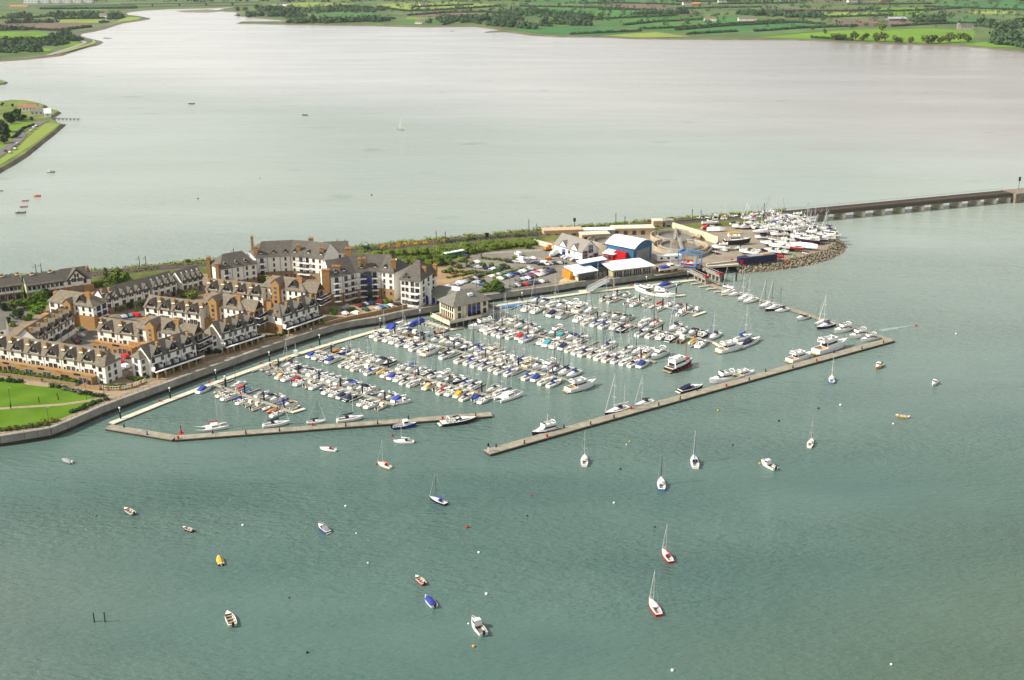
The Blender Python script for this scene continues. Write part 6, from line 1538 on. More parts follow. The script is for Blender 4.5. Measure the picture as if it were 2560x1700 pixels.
# ================================================================== TREES AND GARDEN PLANTS
TREES = [(292, 705, 4.5, 8, 'round', M_LEAFO, 'loose grey green tree highest beside the railway'), (267, 704, 2.6, 7, 'tall', M_LEAF, 'small pointed tree between back row and scrub'), (289, 716, 3.4, 6.5, 'round', M_LEAF, 'bright green tree nearest the gabled row'), (310, 712, 4.2, 7.5, 'round', M_LEAF, 'full bright green tree behind the gabled row'), (272, 720, 4.5, 3.5, 'bush', M_LEAFO, 'long olive bush behind the gabled row'), (300, 722, 3.5, 3, 'bush', M_LEAFD, 'dark bush behind the gabled row'), (471, 662, 1.6, 4, 'round', M_LEAF, 'lone small tree on the railway bank'),
         (40, 775, 4.0, 6, 'round', M_LEAFO, 'wide olive tree in the left gardens'), (62, 770, 3.4, 5, 'round', M_LEAF, 'green tree in the left gardens'), (85, 763, 3.6, 5.5, 'round', M_LEAF, 'round tree before the back row end'), (105, 752, 3.6, 6, 'round', M_LEAF, 'tall green tree before the back row'), (118, 745, 3.2, 5.5, 'round', M_LEAFD, 'dark tree beside the corner apartment block'), (5, 776, 3.0, 5, 'round', M_LEAFD, 'dark tree at the left frame edge'), (48, 795, 4.0, 5, 'round', M_LEAFD, 'dark spreading tree in the left gardens'), (98, 782, 3.6, 4.5, 'round', M_LEAF, 'green tree above the diagonal terrace'), (70, 800, 3.0, 3.5, 'bush', M_LEAF, 'bright bush above the diagonal terrace'), (15, 808, 3.6, 3.5, 'bush', M_LEAFD, 'dark bush by the left road'), (30, 815, 2.5, 2.4, 'bush', M_LEAFO, 'olive bush by the left road'),
         (310, 770, 1.0, 6, 'spruce', M_LEAFD, 'dark slim conifer in the inner court'), (326, 772, 2.0, 4, 'round', M_LEAFD, 'dark court tree behind red cars'), (342, 779, 1.4, 4.5, 'spruce', M_LEAFY, 'yellow green conifer beside red cars'), (355, 772, 2.4, 4, 'round', M_LEAFD, 'dark court tree beside the gabled terrace'), (300, 778, 2.2, 3, 'bush', M_LEAFO, 'olive bush beside the corner block balconies'), (480, 745, 4.0, 4.5, 'bush', M_LEAFO, 'round grey green bush between two terraces'), (462, 742, 3.0, 3.5, 'bush', M_LEAFO, 'lower grey green bush between two terraces'), (638, 702, 3.8, 7.5, 'round', M_LEAF, 'bright tree before the rear crescent'), (658, 706, 2.2, 5, 'round', M_LEAF, 'small bright tree before the rear crescent'),
         (832, 786, 2.8, 3, 'bush', M_LEAF, 'green bush at the balcony block corner'), (875, 776, 3.2, 2.2, 'bush', M_LEAFO, 'wide court bush between white cars'), (886, 778, 2.4, 2, 'bush', M_LEAFO, 'low court bush beside the wide one'), (895, 757, 2.6, 2.4, 'bush', M_LEAFD, 'dark court bush at the crescent foot'), (930, 752, 3.0, 2.5, 'bush', M_LEAFD, 'dark bush under the crescent lift'), (965, 758, 2.8, 2.8, 'bush', M_LEAF, 'bright bush under the crescent end'), (978, 757, 1.8, 2, 'bush', M_LEAFO, 'olive bush by the crescent entrance'),
         (1052, 659, 3.2, 5, 'round', M_LEAF, 'bright tree left of the green coach'), (1075, 657, 3.0, 5, 'round', M_LEAF, 'round bright tree before the green coach'), (1095, 663, 3.4, 4.5, 'round', M_LEAFD, 'dark tree beyond the bare earth'), (1110, 658, 3.4, 5, 'round', M_LEAF, 'bushy tree below the green coach'), (1128, 668, 2.6, 4, 'round', M_LEAFO, 'olive tree at the bare earth edge'), (1127, 684, 2.6, 4, 'round', M_LEAFO, 'olive tree on the bare earth corner'), (1112, 682, 2.0, 2.2, 'bush', M_LEAFO, 'small olive bush on the bare earth corner'), (1148, 670, 2.8, 3, 'bush', M_LEAFO, 'olive bush in the middle island'), (1165, 662, 2.0, 4.5, 'tall', M_LEAFO, 'upright tree in the middle island'), (1180, 664, 2.4, 3, 'bush', M_LEAFO, 'bush in the middle island'), (1208, 667, 2.4, 3, 'bush', M_LEAF, 'green bush in the middle island'), (1228, 668, 2.2, 3, 'bush', M_LEAFO, 'olive bush nearest the dark island car'), (1253, 674, 2.6, 3.2, 'bush', M_LEAF, 'green bush at the island end'), (1268, 672, 2.2, 2.5, 'bush', M_LEAFO, 'last olive bush at the island end'),
         (1179, 636, 1.6, 4, 'round', M_LEAFY, 'small yellow green tree by the far bays'), (1203, 645, 1.0, 3.5, 'tall', M_LEAFO, 'thin young tree by the far bays'), (1284, 655, 1.6, 4, 'round', M_LEAFY, 'small yellow green tree on the far lane'), (1320, 622, 2.6, 4, 'round', M_LEAF, 'green tree at the works gate'), (1218, 724, 2.8, 4, 'round', M_LEAFO, 'olive tree before the big quay bush'), (1240, 726, 4.6, 6.5, 'round', M_LEAF, 'big round dark green bush tree at the quay edge'), (1250, 731, 3.2, 4.5, 'round', M_LEAFD, 'dark side tree of the big quay bush'), (1205, 708, 2.4, 3, 'bush', M_LEAFO, 'olive shrub beside the blue car')]
for x, y, r_, h_, kd, m_, lb in TREES:
    tree('tree' if kd != 'bush' else 'bush', lb, P(x, y, GZ), r_, h_, kd, m_, None, False, 'tree' if kd != 'bush' else 'bush', kd != 'bush')
for lb, pix, w, h, m_ in [('bright clipped hedge beyond the crescent end', [(1063, 672), (1090, 664)], 1.6, 1.6, M_LEAFY), ('yellow green clipped hedge among car rows', [(1234, 696), (1262, 687)], 1.6, 1.4, M_LEAFY), ('long clipped hedge between car rows', [(1273, 682), (1320, 670)], 1.6, 1.3, M_LEAF), ('green hedge on the quay edge behind the marina centre', [(1195, 733), (1235, 727)], 2.0, 1.8, M_LEAF),
                      ('dark green hedge on the lawn edge by the front row', [(-20, 950), (20, 953), (48, 957)], 2.4, 1.8, M_LEAFD), ('dark clipped start of the long lawn hedge', [(132, 968), (160, 972)], 2.6, 1.7, M_LEAFD), ('grey green lavender part of the long lawn hedge', [(162, 974), (205, 983)], 2.4, 1.4, mat('lavender grey leaves', (.10, .12, .07), .9, .4, .9, coords='World')), ('dark end of the long lawn hedge', [(207, 984), (256, 992)], 2.4, 1.5, M_LEAFD), ('dark hedge where the lawn path ends', [(236, 1008), (264, 1001)], 2.2, 1.6, M_LEAFD), ('long low shrubs on the quay side of the lawn', [(182, 1032), (205, 1024), (236, 1010)], 2.2, 1.5, M_LEAFD), ('brown and green shrubs along the lawn bottom', [(0, 1078), (40, 1073), (80, 1068), (116, 1062)], 2.2, 1.5, M_LEAFO), ('yellow green shrubs on the lawn corner', [(108, 1058), (130, 1056), (142, 1054)], 2.4, 1.7, M_LEAFY),
                      ('dark green bed at the estate entrance', [(262, 966), (285, 968), (310, 964)], 2.2, 1.0, M_LEAF), ('green bed below the first quay bay', [(322, 945), (340, 950), (368, 944)], 2.0, 1.2, M_LEAF), ('green bed before the second quay terrace', [(512, 884), (545, 882), (566, 876)], 2.4, 1.4, M_LEAFD), ('green bed before the third quay terrace', [(655, 846), (690, 842), (705, 838)], 2.6, 1.3, M_LEAFD), ('dark garden planting under the first quay pergola', [(390, 943), (440, 925), (494, 903)], 2.6, 2.6, M_LEAFD), ('dark garden planting under the second quay pergola', [(575, 876), (610, 864), (648, 849)], 2.6, 2.6, M_LEAFD), ('dark garden planting under the third quay pergola', [(712, 835), (760, 819), (803, 804)], 2.6, 2.5, M_LEAFD), ('shrubs in front gardens of the lawn terrace', [(-20, 931), (60, 940), (120, 949), (195, 960)], 1.8, 1.6, M_LEAF), ('climbing plants on the courtyard podium', [(245, 866), (300, 876), (335, 882)], 1.6, 1.5, M_LEAF), ('bright lawn bank before the courtyard wall', [(800, 812), (830, 803)], 2.0, 1.0, M_LEAFY)]:
    hedge(lb, pix, w, h, m_, s=.3, dens=1.1)
for k in range(16):
    p = P(-15 + k * 14.2 + rn.uniform(-3, 3), 927 + k * 2.15, GZ)
    tree('shrub', f'garden shrub before the lawn terrace, {ORD[k+1]} from the frame edge', p, rn.uniform(.9, 1.5), rn.uniform(1.4, 2.6), 'bush', rn.choice([M_LEAFD, M_LEAFY, M_LEAF, M_LEAFO]), 'garden shrubs before the lawn terrace', False, 'shrub', False)
t = thing('parasol', 'red garden parasol before the front row', 'parasol', P(186, 951, GZ)); MB().cyl((0, 0, 1.9), (0, 0, 2.6), 1.7, .05, 8).build('canopy', M_RED, t); MB().cyl((0, 0, 0), (0, 0, 2.0), .05, n=5).build('pole', M_WHITE, t)
for k, (x, y, h) in enumerate([(98, 1008, 2.6), (146, 1000, 1.6), (143, 990, 1.2), (27, 1022, 2.2)]):
    tree('sapling', f'thin young lawn tree, {ORD[k+1]} listed from the quay corner', P(x, y, GZ), .6, h, 'tall', M_LEAFO, 'saplings on the lawn', False, 'sapling')
# lamp posts on land
LP = thing('street_lamp', 'tall thin street lamp', 'street lamp'); MB().cyl((0, 0, 0), (0, 0, 6.5), .1, .07, 6).build('post', M_DKGREY, LP); b = MB(); b.box(-.25, .9, -.15, .15, 6.4, 6.6); b.build('lamp_head', M_GREY, LP)
for k, (x, y, lb) in enumerate([(1386, 674, 'tall thin street lamp at the double row end'), (1191, 720, 'tall thin street lamp behind the marina centre'), (1365, 648, 'tall thin street lamp by the orange skip'), (1275, 722, 'tall thin street lamp at the quay wall car row'), (1335, 625, 'tall thin street lamp near the works gate'), (261, 988, 'tall thin street lamp where the lawn path meets the quay'), (217, 1000, 'tall thin street lamp on the lawn path'), (123, 1062, 'tall thin street lamp by the lawn corner shrubs'), (27, 1012, 'tall thin street lamp by the left end of the lawn path'), (868, 796, 'tall thin street lamp at the courtyard wall'), (1029, 765, 'tall thin street lamp at the crescent wing')]):
    o = LP if k == 0 else copy_tree(LP); o.location = P(x, y, GZ); o['label'] = lb; o['group'] = 'street lamps on land'
# people
def person_mesh():
    pts = [(0, 0, .95), (0, 0, 1.18), (0, 0, 1.42), (0, .02, 1.52), (0, .03, 1.66), (.11, 0, .9), (.12, .06, .5), (.12, .02, .06), (.12, .16, .03), (-.11, 0, .9), (-.12, -.05, .5), (-.12, -.12, .06), (-.12, .02, .03), (.2, 0, 1.4), (.26, -.02, 1.12), (.27, .08, .88), (-.2, 0, 1.4), (-.26, .02, 1.12), (-.27, -.06, .88)]
    ed = [(0, 1), (1, 2), (2, 3), (3, 4), (0, 5), (5, 6), (6, 7), (7, 8), (0, 9), (9, 10), (10, 11), (11, 12), (2, 13), (13, 14), (14, 15), (2, 16), (16, 17), (17, 18)]
    rad = [.15, .14, .16, .06, .11, .1, .075, .05, .045, .1, .075, .05, .045, .065, .05, .04, .065, .05, .04]
    me = bpy.data.meshes.new('person'); me.from_pydata(pts, ed, [])
    o = bpy.data.objects.new('person', me); COL.objects.link(o)
    m = o.modifiers.new('Skin', 'SKIN')
    for v, r_ in zip(me.skin_vertices[0].data, rad): v.radius = (r_, r_)
    me.skin_vertices[0].data[0].use_root = True
    o.modifiers.new('Sub', 'SUBSURF').levels = 1
    dg = bpy.context.evaluated_depsgraph_get()
    out = bpy.data.meshes.new_from_object(o.evaluated_get(dg))
    bpy.data.objects.remove(o); out.name = 'person'
    if not out.materials: out.materials.append(M_NAVY)
    return out
PM = person_mesh()
for x, y, m_, lb in [(103, 955, M_GREY, 'person in grey walking by the lawn hedge'), (106, 955.5, M_NAVY, 'person in dark clothes walking beside the grey one'), (778, 829, M_WHITE, 'person in white on the quay promenade'), (1378, 677, M_BLACK, 'person in black by the double car row'), (324, 938, M_BLACK, 'person in dark clothes at the estate entrance')]:
    obj('person', PM, None, P(x, y, GZ + .03), rn.uniform(0, 6), None, lb, 'person', None, [m_])

# ================================================================== BOATS
def hull_stations(L_, B, fb, fs, tr, full, n=10, rake=.06):
    st = []
    for k in range(n + 1):
        t = k / n
        if t < .42: hb = B / 2 * (tr + (1 - tr) * math.sin(t / .42 * math.pi / 2))
        else: hb = B / 2 * max(0.012, 1 - ((t - .42) / .58) ** full)
        sh = fs + (fb - fs) * t ** 1.6
        st.append((t, -L_ / 2 + L_ * t, hb, sh))
    return st
def hull_mesh(L_, B, fb, fs, draft, tr=.78, full=2.1, mats=None, strake=False):
    st = hull_stations(L_, B, fb, fs, tr, full)
    b = MB(); rings = []
    for t, x, hb, sh in st:
        rk = L_ * .07 * max(0, (t - .6) / .4) ** 2
        d = draft * (1 - .75 * max(0, (t - .55) / .45) ** 2) * (1 if t > .1 else .8)
        rings.append([(x, hb, sh), (x - rk * .25, hb * .97, sh * .62), (x - rk * .6, hb * .90, .12), (x - rk * .8, hb * .72, -d * .45), (x - rk, 0, -d), (x - rk * .8, -hb * .72, -d * .45), (x - rk * .6, -hb * .90, .12), (x - rk * .25, -hb * .97, sh * .62), (x, -hb, sh)])
    def mm(a, k): return 1 if k in (2, 3, 4, 5) else (2 if strake and k in (0, 7) else 0)
    b.loft(rings, mm)
    b.f.append(tuple(range(9))); b.m.append(0)
    return b, st
def deck_mesh(st, L_, c0, c1, cw, inset=.05, z=-.03):
    b = MB(); xs = sorted(set([s[1] for s in st] + [c0, c1]))
    def at(x):
        for a, c in zip(st[:-1], st[1:]):
            if a[1] <= x <= c[1] + 1e-6:
                f = (x - a[1]) / (c[1] - a[1]); return a[2] + (c[2] - a[2]) * f, a[3] + (c[3] - a[3]) * f
        return st[-1][2], st[-1][3]
    for x0, x1 in zip(xs[:-1], xs[1:]):
        h0, s0 = at(x0); h1, s1 = at(x1); h0 = max(0, h0 - inset); h1 = max(0, h1 - inset)
        inn = cw if (x0 >= c0 - 1e-6 and x1 <= c1 + 1e-6) else 0
        for sg in (-1, 1):
            b.face([(x0, sg * h0, s0 + z), (x1, sg * h1, s1 + z), (x1, sg * min(inn, h1), s1 + z), (x0, sg * min(inn, h0), s0 + z)])
    return b, at
def cockpit_mesh(c0, c1, cw, zt, zb):
    b = MB()
    b.face([(c0, -cw, zb), (c1, -cw, zb), (c1, cw, zb), (c0, cw, zb)])
    for p, q in (((c0, -cw), (c1, -cw)), ((c1, -cw), (c1, cw)), ((c1, cw), (c0, cw)), ((c0, cw), (c0, -cw))): b.face([(*p, zb), (*q, zb), (*q, zt), (*p, zt)])
    for sg in (-1, 1): b.box(c0 + .1, c1 - .1, sg * cw * .95 - .22 * (sg > 0), sg * cw * .95 + .22 * (sg < 0), zb, zb + (zt - zb) * .55, 1)
    return b
def house_loft(secs):
    """secs: list of (x, half width bottom, half width top, z bottom, z top)"""
    b = MB(); rings = [[(x, wb, zb), (x, wt, zt - .06), (x, wt * .8, zt), (x, -wt * .8, zt), (x, -wt, zt - .06), (x, -wb, zb)] for x, wb, wt, zb, zt in secs]
    b.loft(rings, 0, False, True, True); return b
def band(secs, f0, f1, out=.02):
    b = MB()
    for sg in (-1, 1):
        for a, c in zip(secs[:-1], secs[1:]):
            pts = []
            for (x, wb, wt, zb, zt), f in ((a, f0), (c, f0), (c, f1), (a, f1)):
                pts.append((x, sg * (wb + (wt - wb) * f + out), zb + (zt - zb) * f))
            b.face(pts)
    return b
TPL = {}
def tpl(kind):
    """list of (part name, mesh, material key) for one boat kind at its base size"""
    if kind in TPL: return TPL[kind]
    parts = []
    A = lambda nm, b, mk, *mats: parts.append((nm, b.mesh(nm, list(mats) if mats else [M_GEL]), mk))
    if kind in ('sail', 'ketch', 'sailbare'):
        L_, B = 9.0, 2.9
        b, st = hull_mesh(L_, B, 1.12, .92, .55, .72, 1.9); A('hull', b, ('hull', 'anti'), M_GEL, M_ANTI)
        b, at = deck_mesh(st, L_, -3.9, -1.2, .72); A('deck', b, ('deck',))
        A('cockpit', cockpit_mesh(-3.9, -1.2, .72, .93, .45), ('seat', 'deck'), M_SEAT, M_GELD)
        secs = [(-1.2, .95, .85, .92, 1.42), (.4, .92, .80, .95, 1.40), (1.7, .62, .5, 1.0, 1.28), (2.5, .3, .2, 1.03, 1.1)]
        A('cabin', house_loft(secs), ('cabin',)); A('cabin_window', band(secs[:3], .3, .72), ('glass',), M_GLASS)
        b = MB(); b.cyl((.9, 0, 1.2), (.9, 0, 12.2), .095, .06, 6); 
        for z, w in ((5.0, .85), (8.6, .62)): b.cyl((.9, -w, z), (.9, w, z), .04, n=4)
        A('mast', b, ('mast',), M_ALU)
        if kind != 'sailbare':
            A('boom', MB().cyl((.85, 0, 2.05), (-2.9, 0, 2.15), .08, n=6), ('mast',), M_ALU)
            r = [[(x, h * math.cos(a) * .75, z + h * math.sin(a) * (1.5 if math.sin(a) > 0 else .7)) for a in [k * math.pi / 4 for k in range(8)]] for x, h, z in ((.98, .12, 2.7), (.7, .24, 2.35), (-.8, .2, 2.25), (-2.85, .1, 2.2))]
            A('sail_cover', MB().loft(r, 0, True, True, True), ('cover',), M_BLUE)
            hd_ = [(-1.75, .02, .8, .95, 1.62), (-1.2, .88, .7, 1.3, 1.95), (-.55, .82, .6, 1.38, 1.44)]
            A('spray_hood', house_loft([(-1.7, .86, .66, 1.25, 1.98), (-1.25, .88, .66, 1.3, 2.0), (-.55, .85, .7, 1.36, 1.44)]), ('hood',), M_BLUE)
        b = MB()
        b.cyl((4.35, 0, 1.1), (.95, 0, 11.9), .06, .05, 4, 0)
        A('furled_sail', b, ('furl',), M_SAIL)
        b = MB()
        b.cyl((-4.4, 0, .95), (.88, 0, 12.1), .022, n=3, caps=False)
        for sg in (-1, 1): b.tube([(.7, sg * 1.35, .98), (.9, sg * .85, 5.0), (.9, sg * .62, 8.6), (.9, 0, 11.6)], .02, 3)
        A('rigging', b, ('wire',), M_STEEL)
        b = MB(); b.tube([(4.3, -.1, 1.7), (3.5, -.62, 1.66), (3.45, -.62, 1.05)], .03, 4); b.tube([(4.3, .1, 1.7), (3.5, .62, 1.66), (3.45, .62, 1.05)], .03, 4); b.tube([(4.3, -.1, 1.7), (4.3, .1, 1.7), (4.35, 0, 1.1)], .03, 4)
        b.tube([(-3.6, -1.05, 1.6), (-4.4, -.9, 1.6), (-4.4, .9, 1.6), (-3.6, 1.05, 1.6)], .03, 4); A('pulpit', b, ('wire',), M_STEEL)
        if kind == 'ketch':
            A('mizzen_mast', MB().cyl((-3.0, 0, 1), (-3.0, 0, 8.2), .085, .05, 6), ('mast',), M_ALU)
            A('mizzen_cover', MB().cyl((-3.0, 0, 2.1), (-4.7, 0, 2.15), .15, .1, 6), ('cover',), M_BLUE)
        base = L_, B
    elif kind in ('motor', 'motorcov', 'motorbim'):
        L_, B = 7.2, 2.6
        b, st = hull_mesh(L_, B, 1.25, .95, .45, .9, 2.3, strake=False); A('hull', b, ('hull', 'anti'), M_GEL, M_ANTI)
        b, at = deck_mesh(st, L_, -3.1, -.1, .98); A('deck', b, ('deck',))
        A('cockpit', cockpit_mesh(-3.1, -.1, .98, .96, .5), ('seat', 'deck'), M_SEAT, M_GELD)
        secs = [(-.2, 1.05, .95, .95, 1.5), (.9, .95, .8, 1.0, 1.52), (2.0, .62, .5, 1.08, 1.36), (2.9, .26, .15, 1.16, 1.2)]
        A('cabin', house_loft(secs), ('cabin',)); A('cabin_window', band(secs[:3], .35, .75), ('glass',), M_GLASS)
        b = MB(); b.face([(.55, -.92, 1.5), (.55, .92, 1.5), (-.05, .82, 2.02), (-.05, -.82, 2.02)])
        for sg in (-1, 1): b.face([(.55, sg * .92, 1.5), (-.05, sg * .82, 2.02), (-.9, sg * .98, 1.75), (-.9, sg * 1.02, 1.35)])
        A('windscreen', b, ('glass',), M_GLASS)
        A('swim_platform', MB().box(-4.1, -3.6, -.95, .95, .28, .4), ('deck',))
        if kind == 'motorcov':
            A('canopy', house_loft([(-3.1, 1.0, .7, .95, 1.15), (-2.2, 1.03, .85, .97, 1.55), (-1.0, 1.02, .85, 1.2, 1.95), (-.5, .95, .8, 1.45, 1.98)]), ('cover',), M_BLUE)
        elif kind == 'motorbim':
            A('bimini', MB().box(-2.4, -.3, -.95, .95, 2.35, 2.47), ('cover',), M_BLUE)
            b = MB()
            for sg in (-1, 1): b.tube([(-1.3, sg * 1.02, .98), (-2.3, sg * .93, 2.36)], .035, 4); b.tube([(-1.3, sg * 1.02, .98), (-.35, sg * .93, 2.36)], .035, 4)
            A('canopy_frame', b, ('wire',), M_STEEL)
        else:
            b = MB(); b.box(-1.3, -.8, -.85, -.25, .5, 1.25); b.box(-1.3, -.8, .25, .85, .5, 1.25); b.box(-3.0, -2.45, -.9, .9, .5, .95); A('seats', b, ('deck',), M_GELD)
            b = MB().tube([(-2.3, -1.08, .95), (-2.0, -.95, 2.1), (-2.0, .95, 2.1), (-2.3, 1.08, .95)], .09, 5); A('radar_arch', b, ('cabin',))
        b = MB(); b.tube([(-.1, -1.18, 1.55), (1.6, -1.0, 1.72), (3.3, -.12, 1.85), (3.3, .12, 1.85), (1.6, 1.0, 1.72), (-.1, 1.18, 1.55)], .03, 4); A('bow_rail', b, ('wire',), M_STEEL)
        base = L_, B
    elif kind in ('fly', 'trawler'):
        L_, B = 12.0, 4.0
        b, st = hull_mesh(L_, B, 2.0, 1.35, .7, .9, 2.2); A('hull', b, ('hull', 'anti'), M_GEL, M_ANTI)
        b, at = deck_mesh(st, L_, -5.4, -2.8, 1.5); A('deck', b, ('deck',))
        A('cockpit', cockpit_mesh(-5.4, -2.8, 1.5, 1.38, .7), ('teak', 'deck'), M_TEAK, M_GELD)
        if kind == 'fly': secs = [(-2.8, 1.6, 1.45, 1.35, 2.75), (.6, 1.55, 1.35, 1.5, 2.8), (2.6, 1.15, .8, 1.7, 2.1), (4.4, .5, .3, 1.85, 1.95)]
        else: secs = [(-4.2, 1.6, 1.5, 1.4, 3.1), (.9, 1.55, 1.4, 1.55, 3.2), (1.5, 1.4, 1.2, 1.65, 2.4), (3.4, .9, .7, 1.8, 2.1)]
        A('superstructure', house_loft(secs), ('cabin',)); A('saloon_window', band(secs[:3], .42, .82), ('glass',), M_GLASS)
        x1, z1 = secs[1][0], secs[1][4]
        b = MB(); b.face([(x1 + .25, -1.2, z1 - .1), (x1 + .25, 1.2, z1 - .1), (secs[2][0] - .35, .95, secs[2][4] + .14), (secs[2][0] - .35, -.95, secs[2][4] + .14)]); A('windscreen', b, ('glass',), M_GLASS); b = MB(); b.face([(-2.83 if kind == 'fly' else -4.23, -1.2, 1.5), (-2.83 if kind == 'fly' else -4.23, 1.2, 1.5), (-2.83 if kind == 'fly' else -4.23, 1.1, 2.55), (-2.83 if kind == 'fly' else -4.23, -1.1, 2.55)]); A('saloon_door', b, ('glass',), M_GLASS)
        b = MB(); f0, f1 = (-4.3, .7)
        b.box(f0, f1, -1.5, 1.5, z1 - .02, z1 + .1); b.box(f0, f1, -1.5, -1.4, z1 + .1, z1 + .65); b.box(f0, f1, 1.4, 1.5, z1 + .1, z1 + .65); b.box(f1 - .1, f1 + .3, -1.4, 1.4, z1 + .1, z1 + .75); A('flybridge', b, ('cabin',))
        b = MB(); b.box(-2.8, -2.2, -1.3, 1.3, z1 + .1, z1 + .55); b.box(-.5, .0, -1.0, -.2, z1 + .1, z1 + .9); A('flybridge_seat', b, ('seat',), M_SEAT)
        b = MB(); b.face([(f1 + .1, -1.3, z1 + .75), (f1 + .1, 1.3, z1 + .75), (f1 - .2, 1.2, z1 + 1.1), (f1 - .2, -1.2, z1 + 1.1)]); A('flybridge_screen', b, ('glass',), M_GLASS)
        b = MB().tube([(-3.2, -1.45, z1 + .1), (-4.1, -1.25, z1 + 1.0), (-4.1, 1.25, z1 + 1.0), (-3.2, 1.45, z1 + .1)], .12, 5); b.cyl((-4.1, 0, z1 + 1.05), (-4.1, 0, z1 + 1.3), .3, n=8); b.cyl((-4.1, .4, z1 + 1.05), (-4.1, .4, z1 + 2.6), .03, n=4); A('radar_arch', b, ('cabin',))
        A('swim_platform', MB().box(-6.9, -6.0, -1.6, 1.6, .3, .45), ('teak',), M_TEAK)
        b = MB(); b.tube([(.5, -1.85, 2.1), (3.4, -1.4, 2.45), (5.6, -.2, 2.7), (5.6, .2, 2.7), (3.4, 1.4, 2.45), (.5, 1.85, 2.1)], .04, 4); A('bow_rail', b, ('wire',), M_STEEL)
        base = L_, B
    elif kind == 'cabin':
        L_, B = 6.0, 2.2
        b, st = hull_mesh(L_, B, 1.15, .8, .4, .88, 2.0); A('hull', b, ('hull', 'anti'), M_GEL, M_ANTI)
        b, at = deck_mesh(st, L_, -2.8, -.2, .85); A('deck', b, ('deck',))
        A('cockpit', cockpit_mesh(-2.8, -.2, .85, .82, .3), ('seat', 'deck'), M_SEAT, M_GELD)
        secs = [(-.3, .88, .8, .8, 2.15), (.8, .85, .76, .85, 2.15), (1.15, .75, .6, .9, 1.45), (2.1, .45, .3, 1.0, 1.15)]
        A('wheelhouse', house_loft(secs), ('cabin',)); A('wheelhouse_window', band(secs[:2], .5, .86), ('glass',), M_GLASS)
        b = MB(); b.face([(.86, -.7, 2.05), (.86, .7, 2.05), (1.18, .6, 1.5), (1.18, -.6, 1.5)]); A('windscreen', b, ('glass',), M_GLASS)
        b = MB(); b.box(-3.4, -2.95, -.22, .22, .5, 1.35); b.box(-3.25, -3.05, -.1, .1, -.3, .5); A('outboard_motor', b, ('engine',), M_BLACK)
        b = MB(); b.tube([(.9, -.95, 1.35), (2.7, -.12, 1.6), (2.7, .12, 1.6), (.9, .95, 1.35)], .03, 4); A('bow_rail', b, ('wire',), M_STEEL)
        base = L_, B
    elif kind in ('open', 'opencov'):
        L_, B = 5.0, 1.95
        b, st = hull_mesh(L_, B, .85, .62, .3, .85, 2.0); A('hull', b, ('hull', 'anti'), M_GEL, M_ANTI)
        b, at = deck_mesh(st, L_, -2.3, 1.3, .78, 0.0, 0.0); A('gunwale', b, ('deck',))
        A('interior', cockpit_mesh(-2.3, 1.3, .78, .63, .18), ('seat', 'deck'), M_SEAT, M_GELD)
        b = MB()
        for x in (-1.5, -.2, .9): b.box(x - .16, x + .16, -.78, .78, .42, .5)
        A('thwart', b, ('thw',), M_TEAK)
        if kind == 'opencov': A('cover', house_loft([(-2.4, .9, .3, .6, .8), (-1.2, .95, .35, .62, 1.2), (.6, .92, .35, .66, 1.3), (2.0, .4, .1, .76, .9)]), ('cover',), M_BLUE)
        b = MB(); b.box(-2.9, -2.5, -.2, .2, .4, 1.15); b.box(-2.75, -2.6, -.1, .1, -.3, .4); A('outboard_motor', b, ('engine',), M_BLACK)
        base = L_, B
    elif kind == 'rib':
        L_, B = 4.6, 1.9
        pts = [(-2.3, -.72, .42), (-.2, -.75, .42), (1.2, -.55, .46), (2.1, -.12, .58), (2.1, .12, .58), (1.2, .55, .46), (-.2, .75, .42), (-2.3, .72, .42)]
        A('tube', MB().tube(pts, .25, 7), ('hull',)); A('floor', MB().box(-2.0, 1.1, -.6, .6, .05, .2), ('seat',), M_SEAT)
        b = MB(); b.box(-.6, -.2, -.35, .35, .2, .95); b.box(-1.3, -.9, -.4, .4, .2, .6); A('console', b, ('deck',), M_GELD)
        b = MB(); b.box(-2.65, -2.25, -.2, .2, .4, 1.15); A('outboard_motor', b, ('engine',), M_BLACK)
        base = L_, B
    elif kind == 'cat':
        L_, B = 9.5, 4.6
        for sg in (-1, 1):
            b, st = hull_mesh(L_, 1.3, 1.3, .8, .4, .5, 1.9); b.v = [(x, y + sg * 1.65, z) for x, y, z in b.v]; A('hull', b, ('hull', 'anti'), M_GEL, M_ANTI)
            b, at = deck_mesh(st, L_, -9, -8, .1); b.v = [(x, y + sg * 1.65, z) for x, y, z in b.v]; A('deck', b, ('deck',))
        A('bridge_deck', MB().box(-3.6, 1.6, -1.5, 1.5, .75, 1.1), ('cabin',))
        secs = [(-1.6, 1.7, 1.5, 1.05, 1.9), (.8, 1.6, 1.3, 1.05, 1.9), (1.9, 1.2, .8, 1.05, 1.3)]
        A('cabin', house_loft(secs), ('cabin',)); A('cabin_window', band(secs, .35, .75), ('glass',), M_GLASS)
        A('mast', MB().cyl((.9, 0, 1.6), (.9, 0, 13), .1, .07, 6), ('mast',), M_ALU)
        A('boom', MB().cyl((.85, 0, 2.6), (-3.2, 0, 2.7), .09, n=6), ('mast',), M_ALU)
        A('sail_cover', MB().cyl((.9, 0, 2.95), (-3.0, 0, 2.85), .26, .13, 6), ('cover',), M_BLUE)
        b = MB(); b.cyl((4.4, 0, 1.1), (.95, 0, 12.6), .05, n=4); b.cyl((.6, -2.2, 1.0), (.9, 0, 12), .025, n=3); b.cyl((.6, 2.2, 1.0), (.9, 0, 12), .025, n=3); b.cyl((4.3, -1.65, 1.3), (4.3, 1.65, 1.3), .08, n=5); A('rigging', b, ('wire',), M_STEEL)
        base = L_, B
    TPL[kind] = (parts, base)
    return TPL[kind]
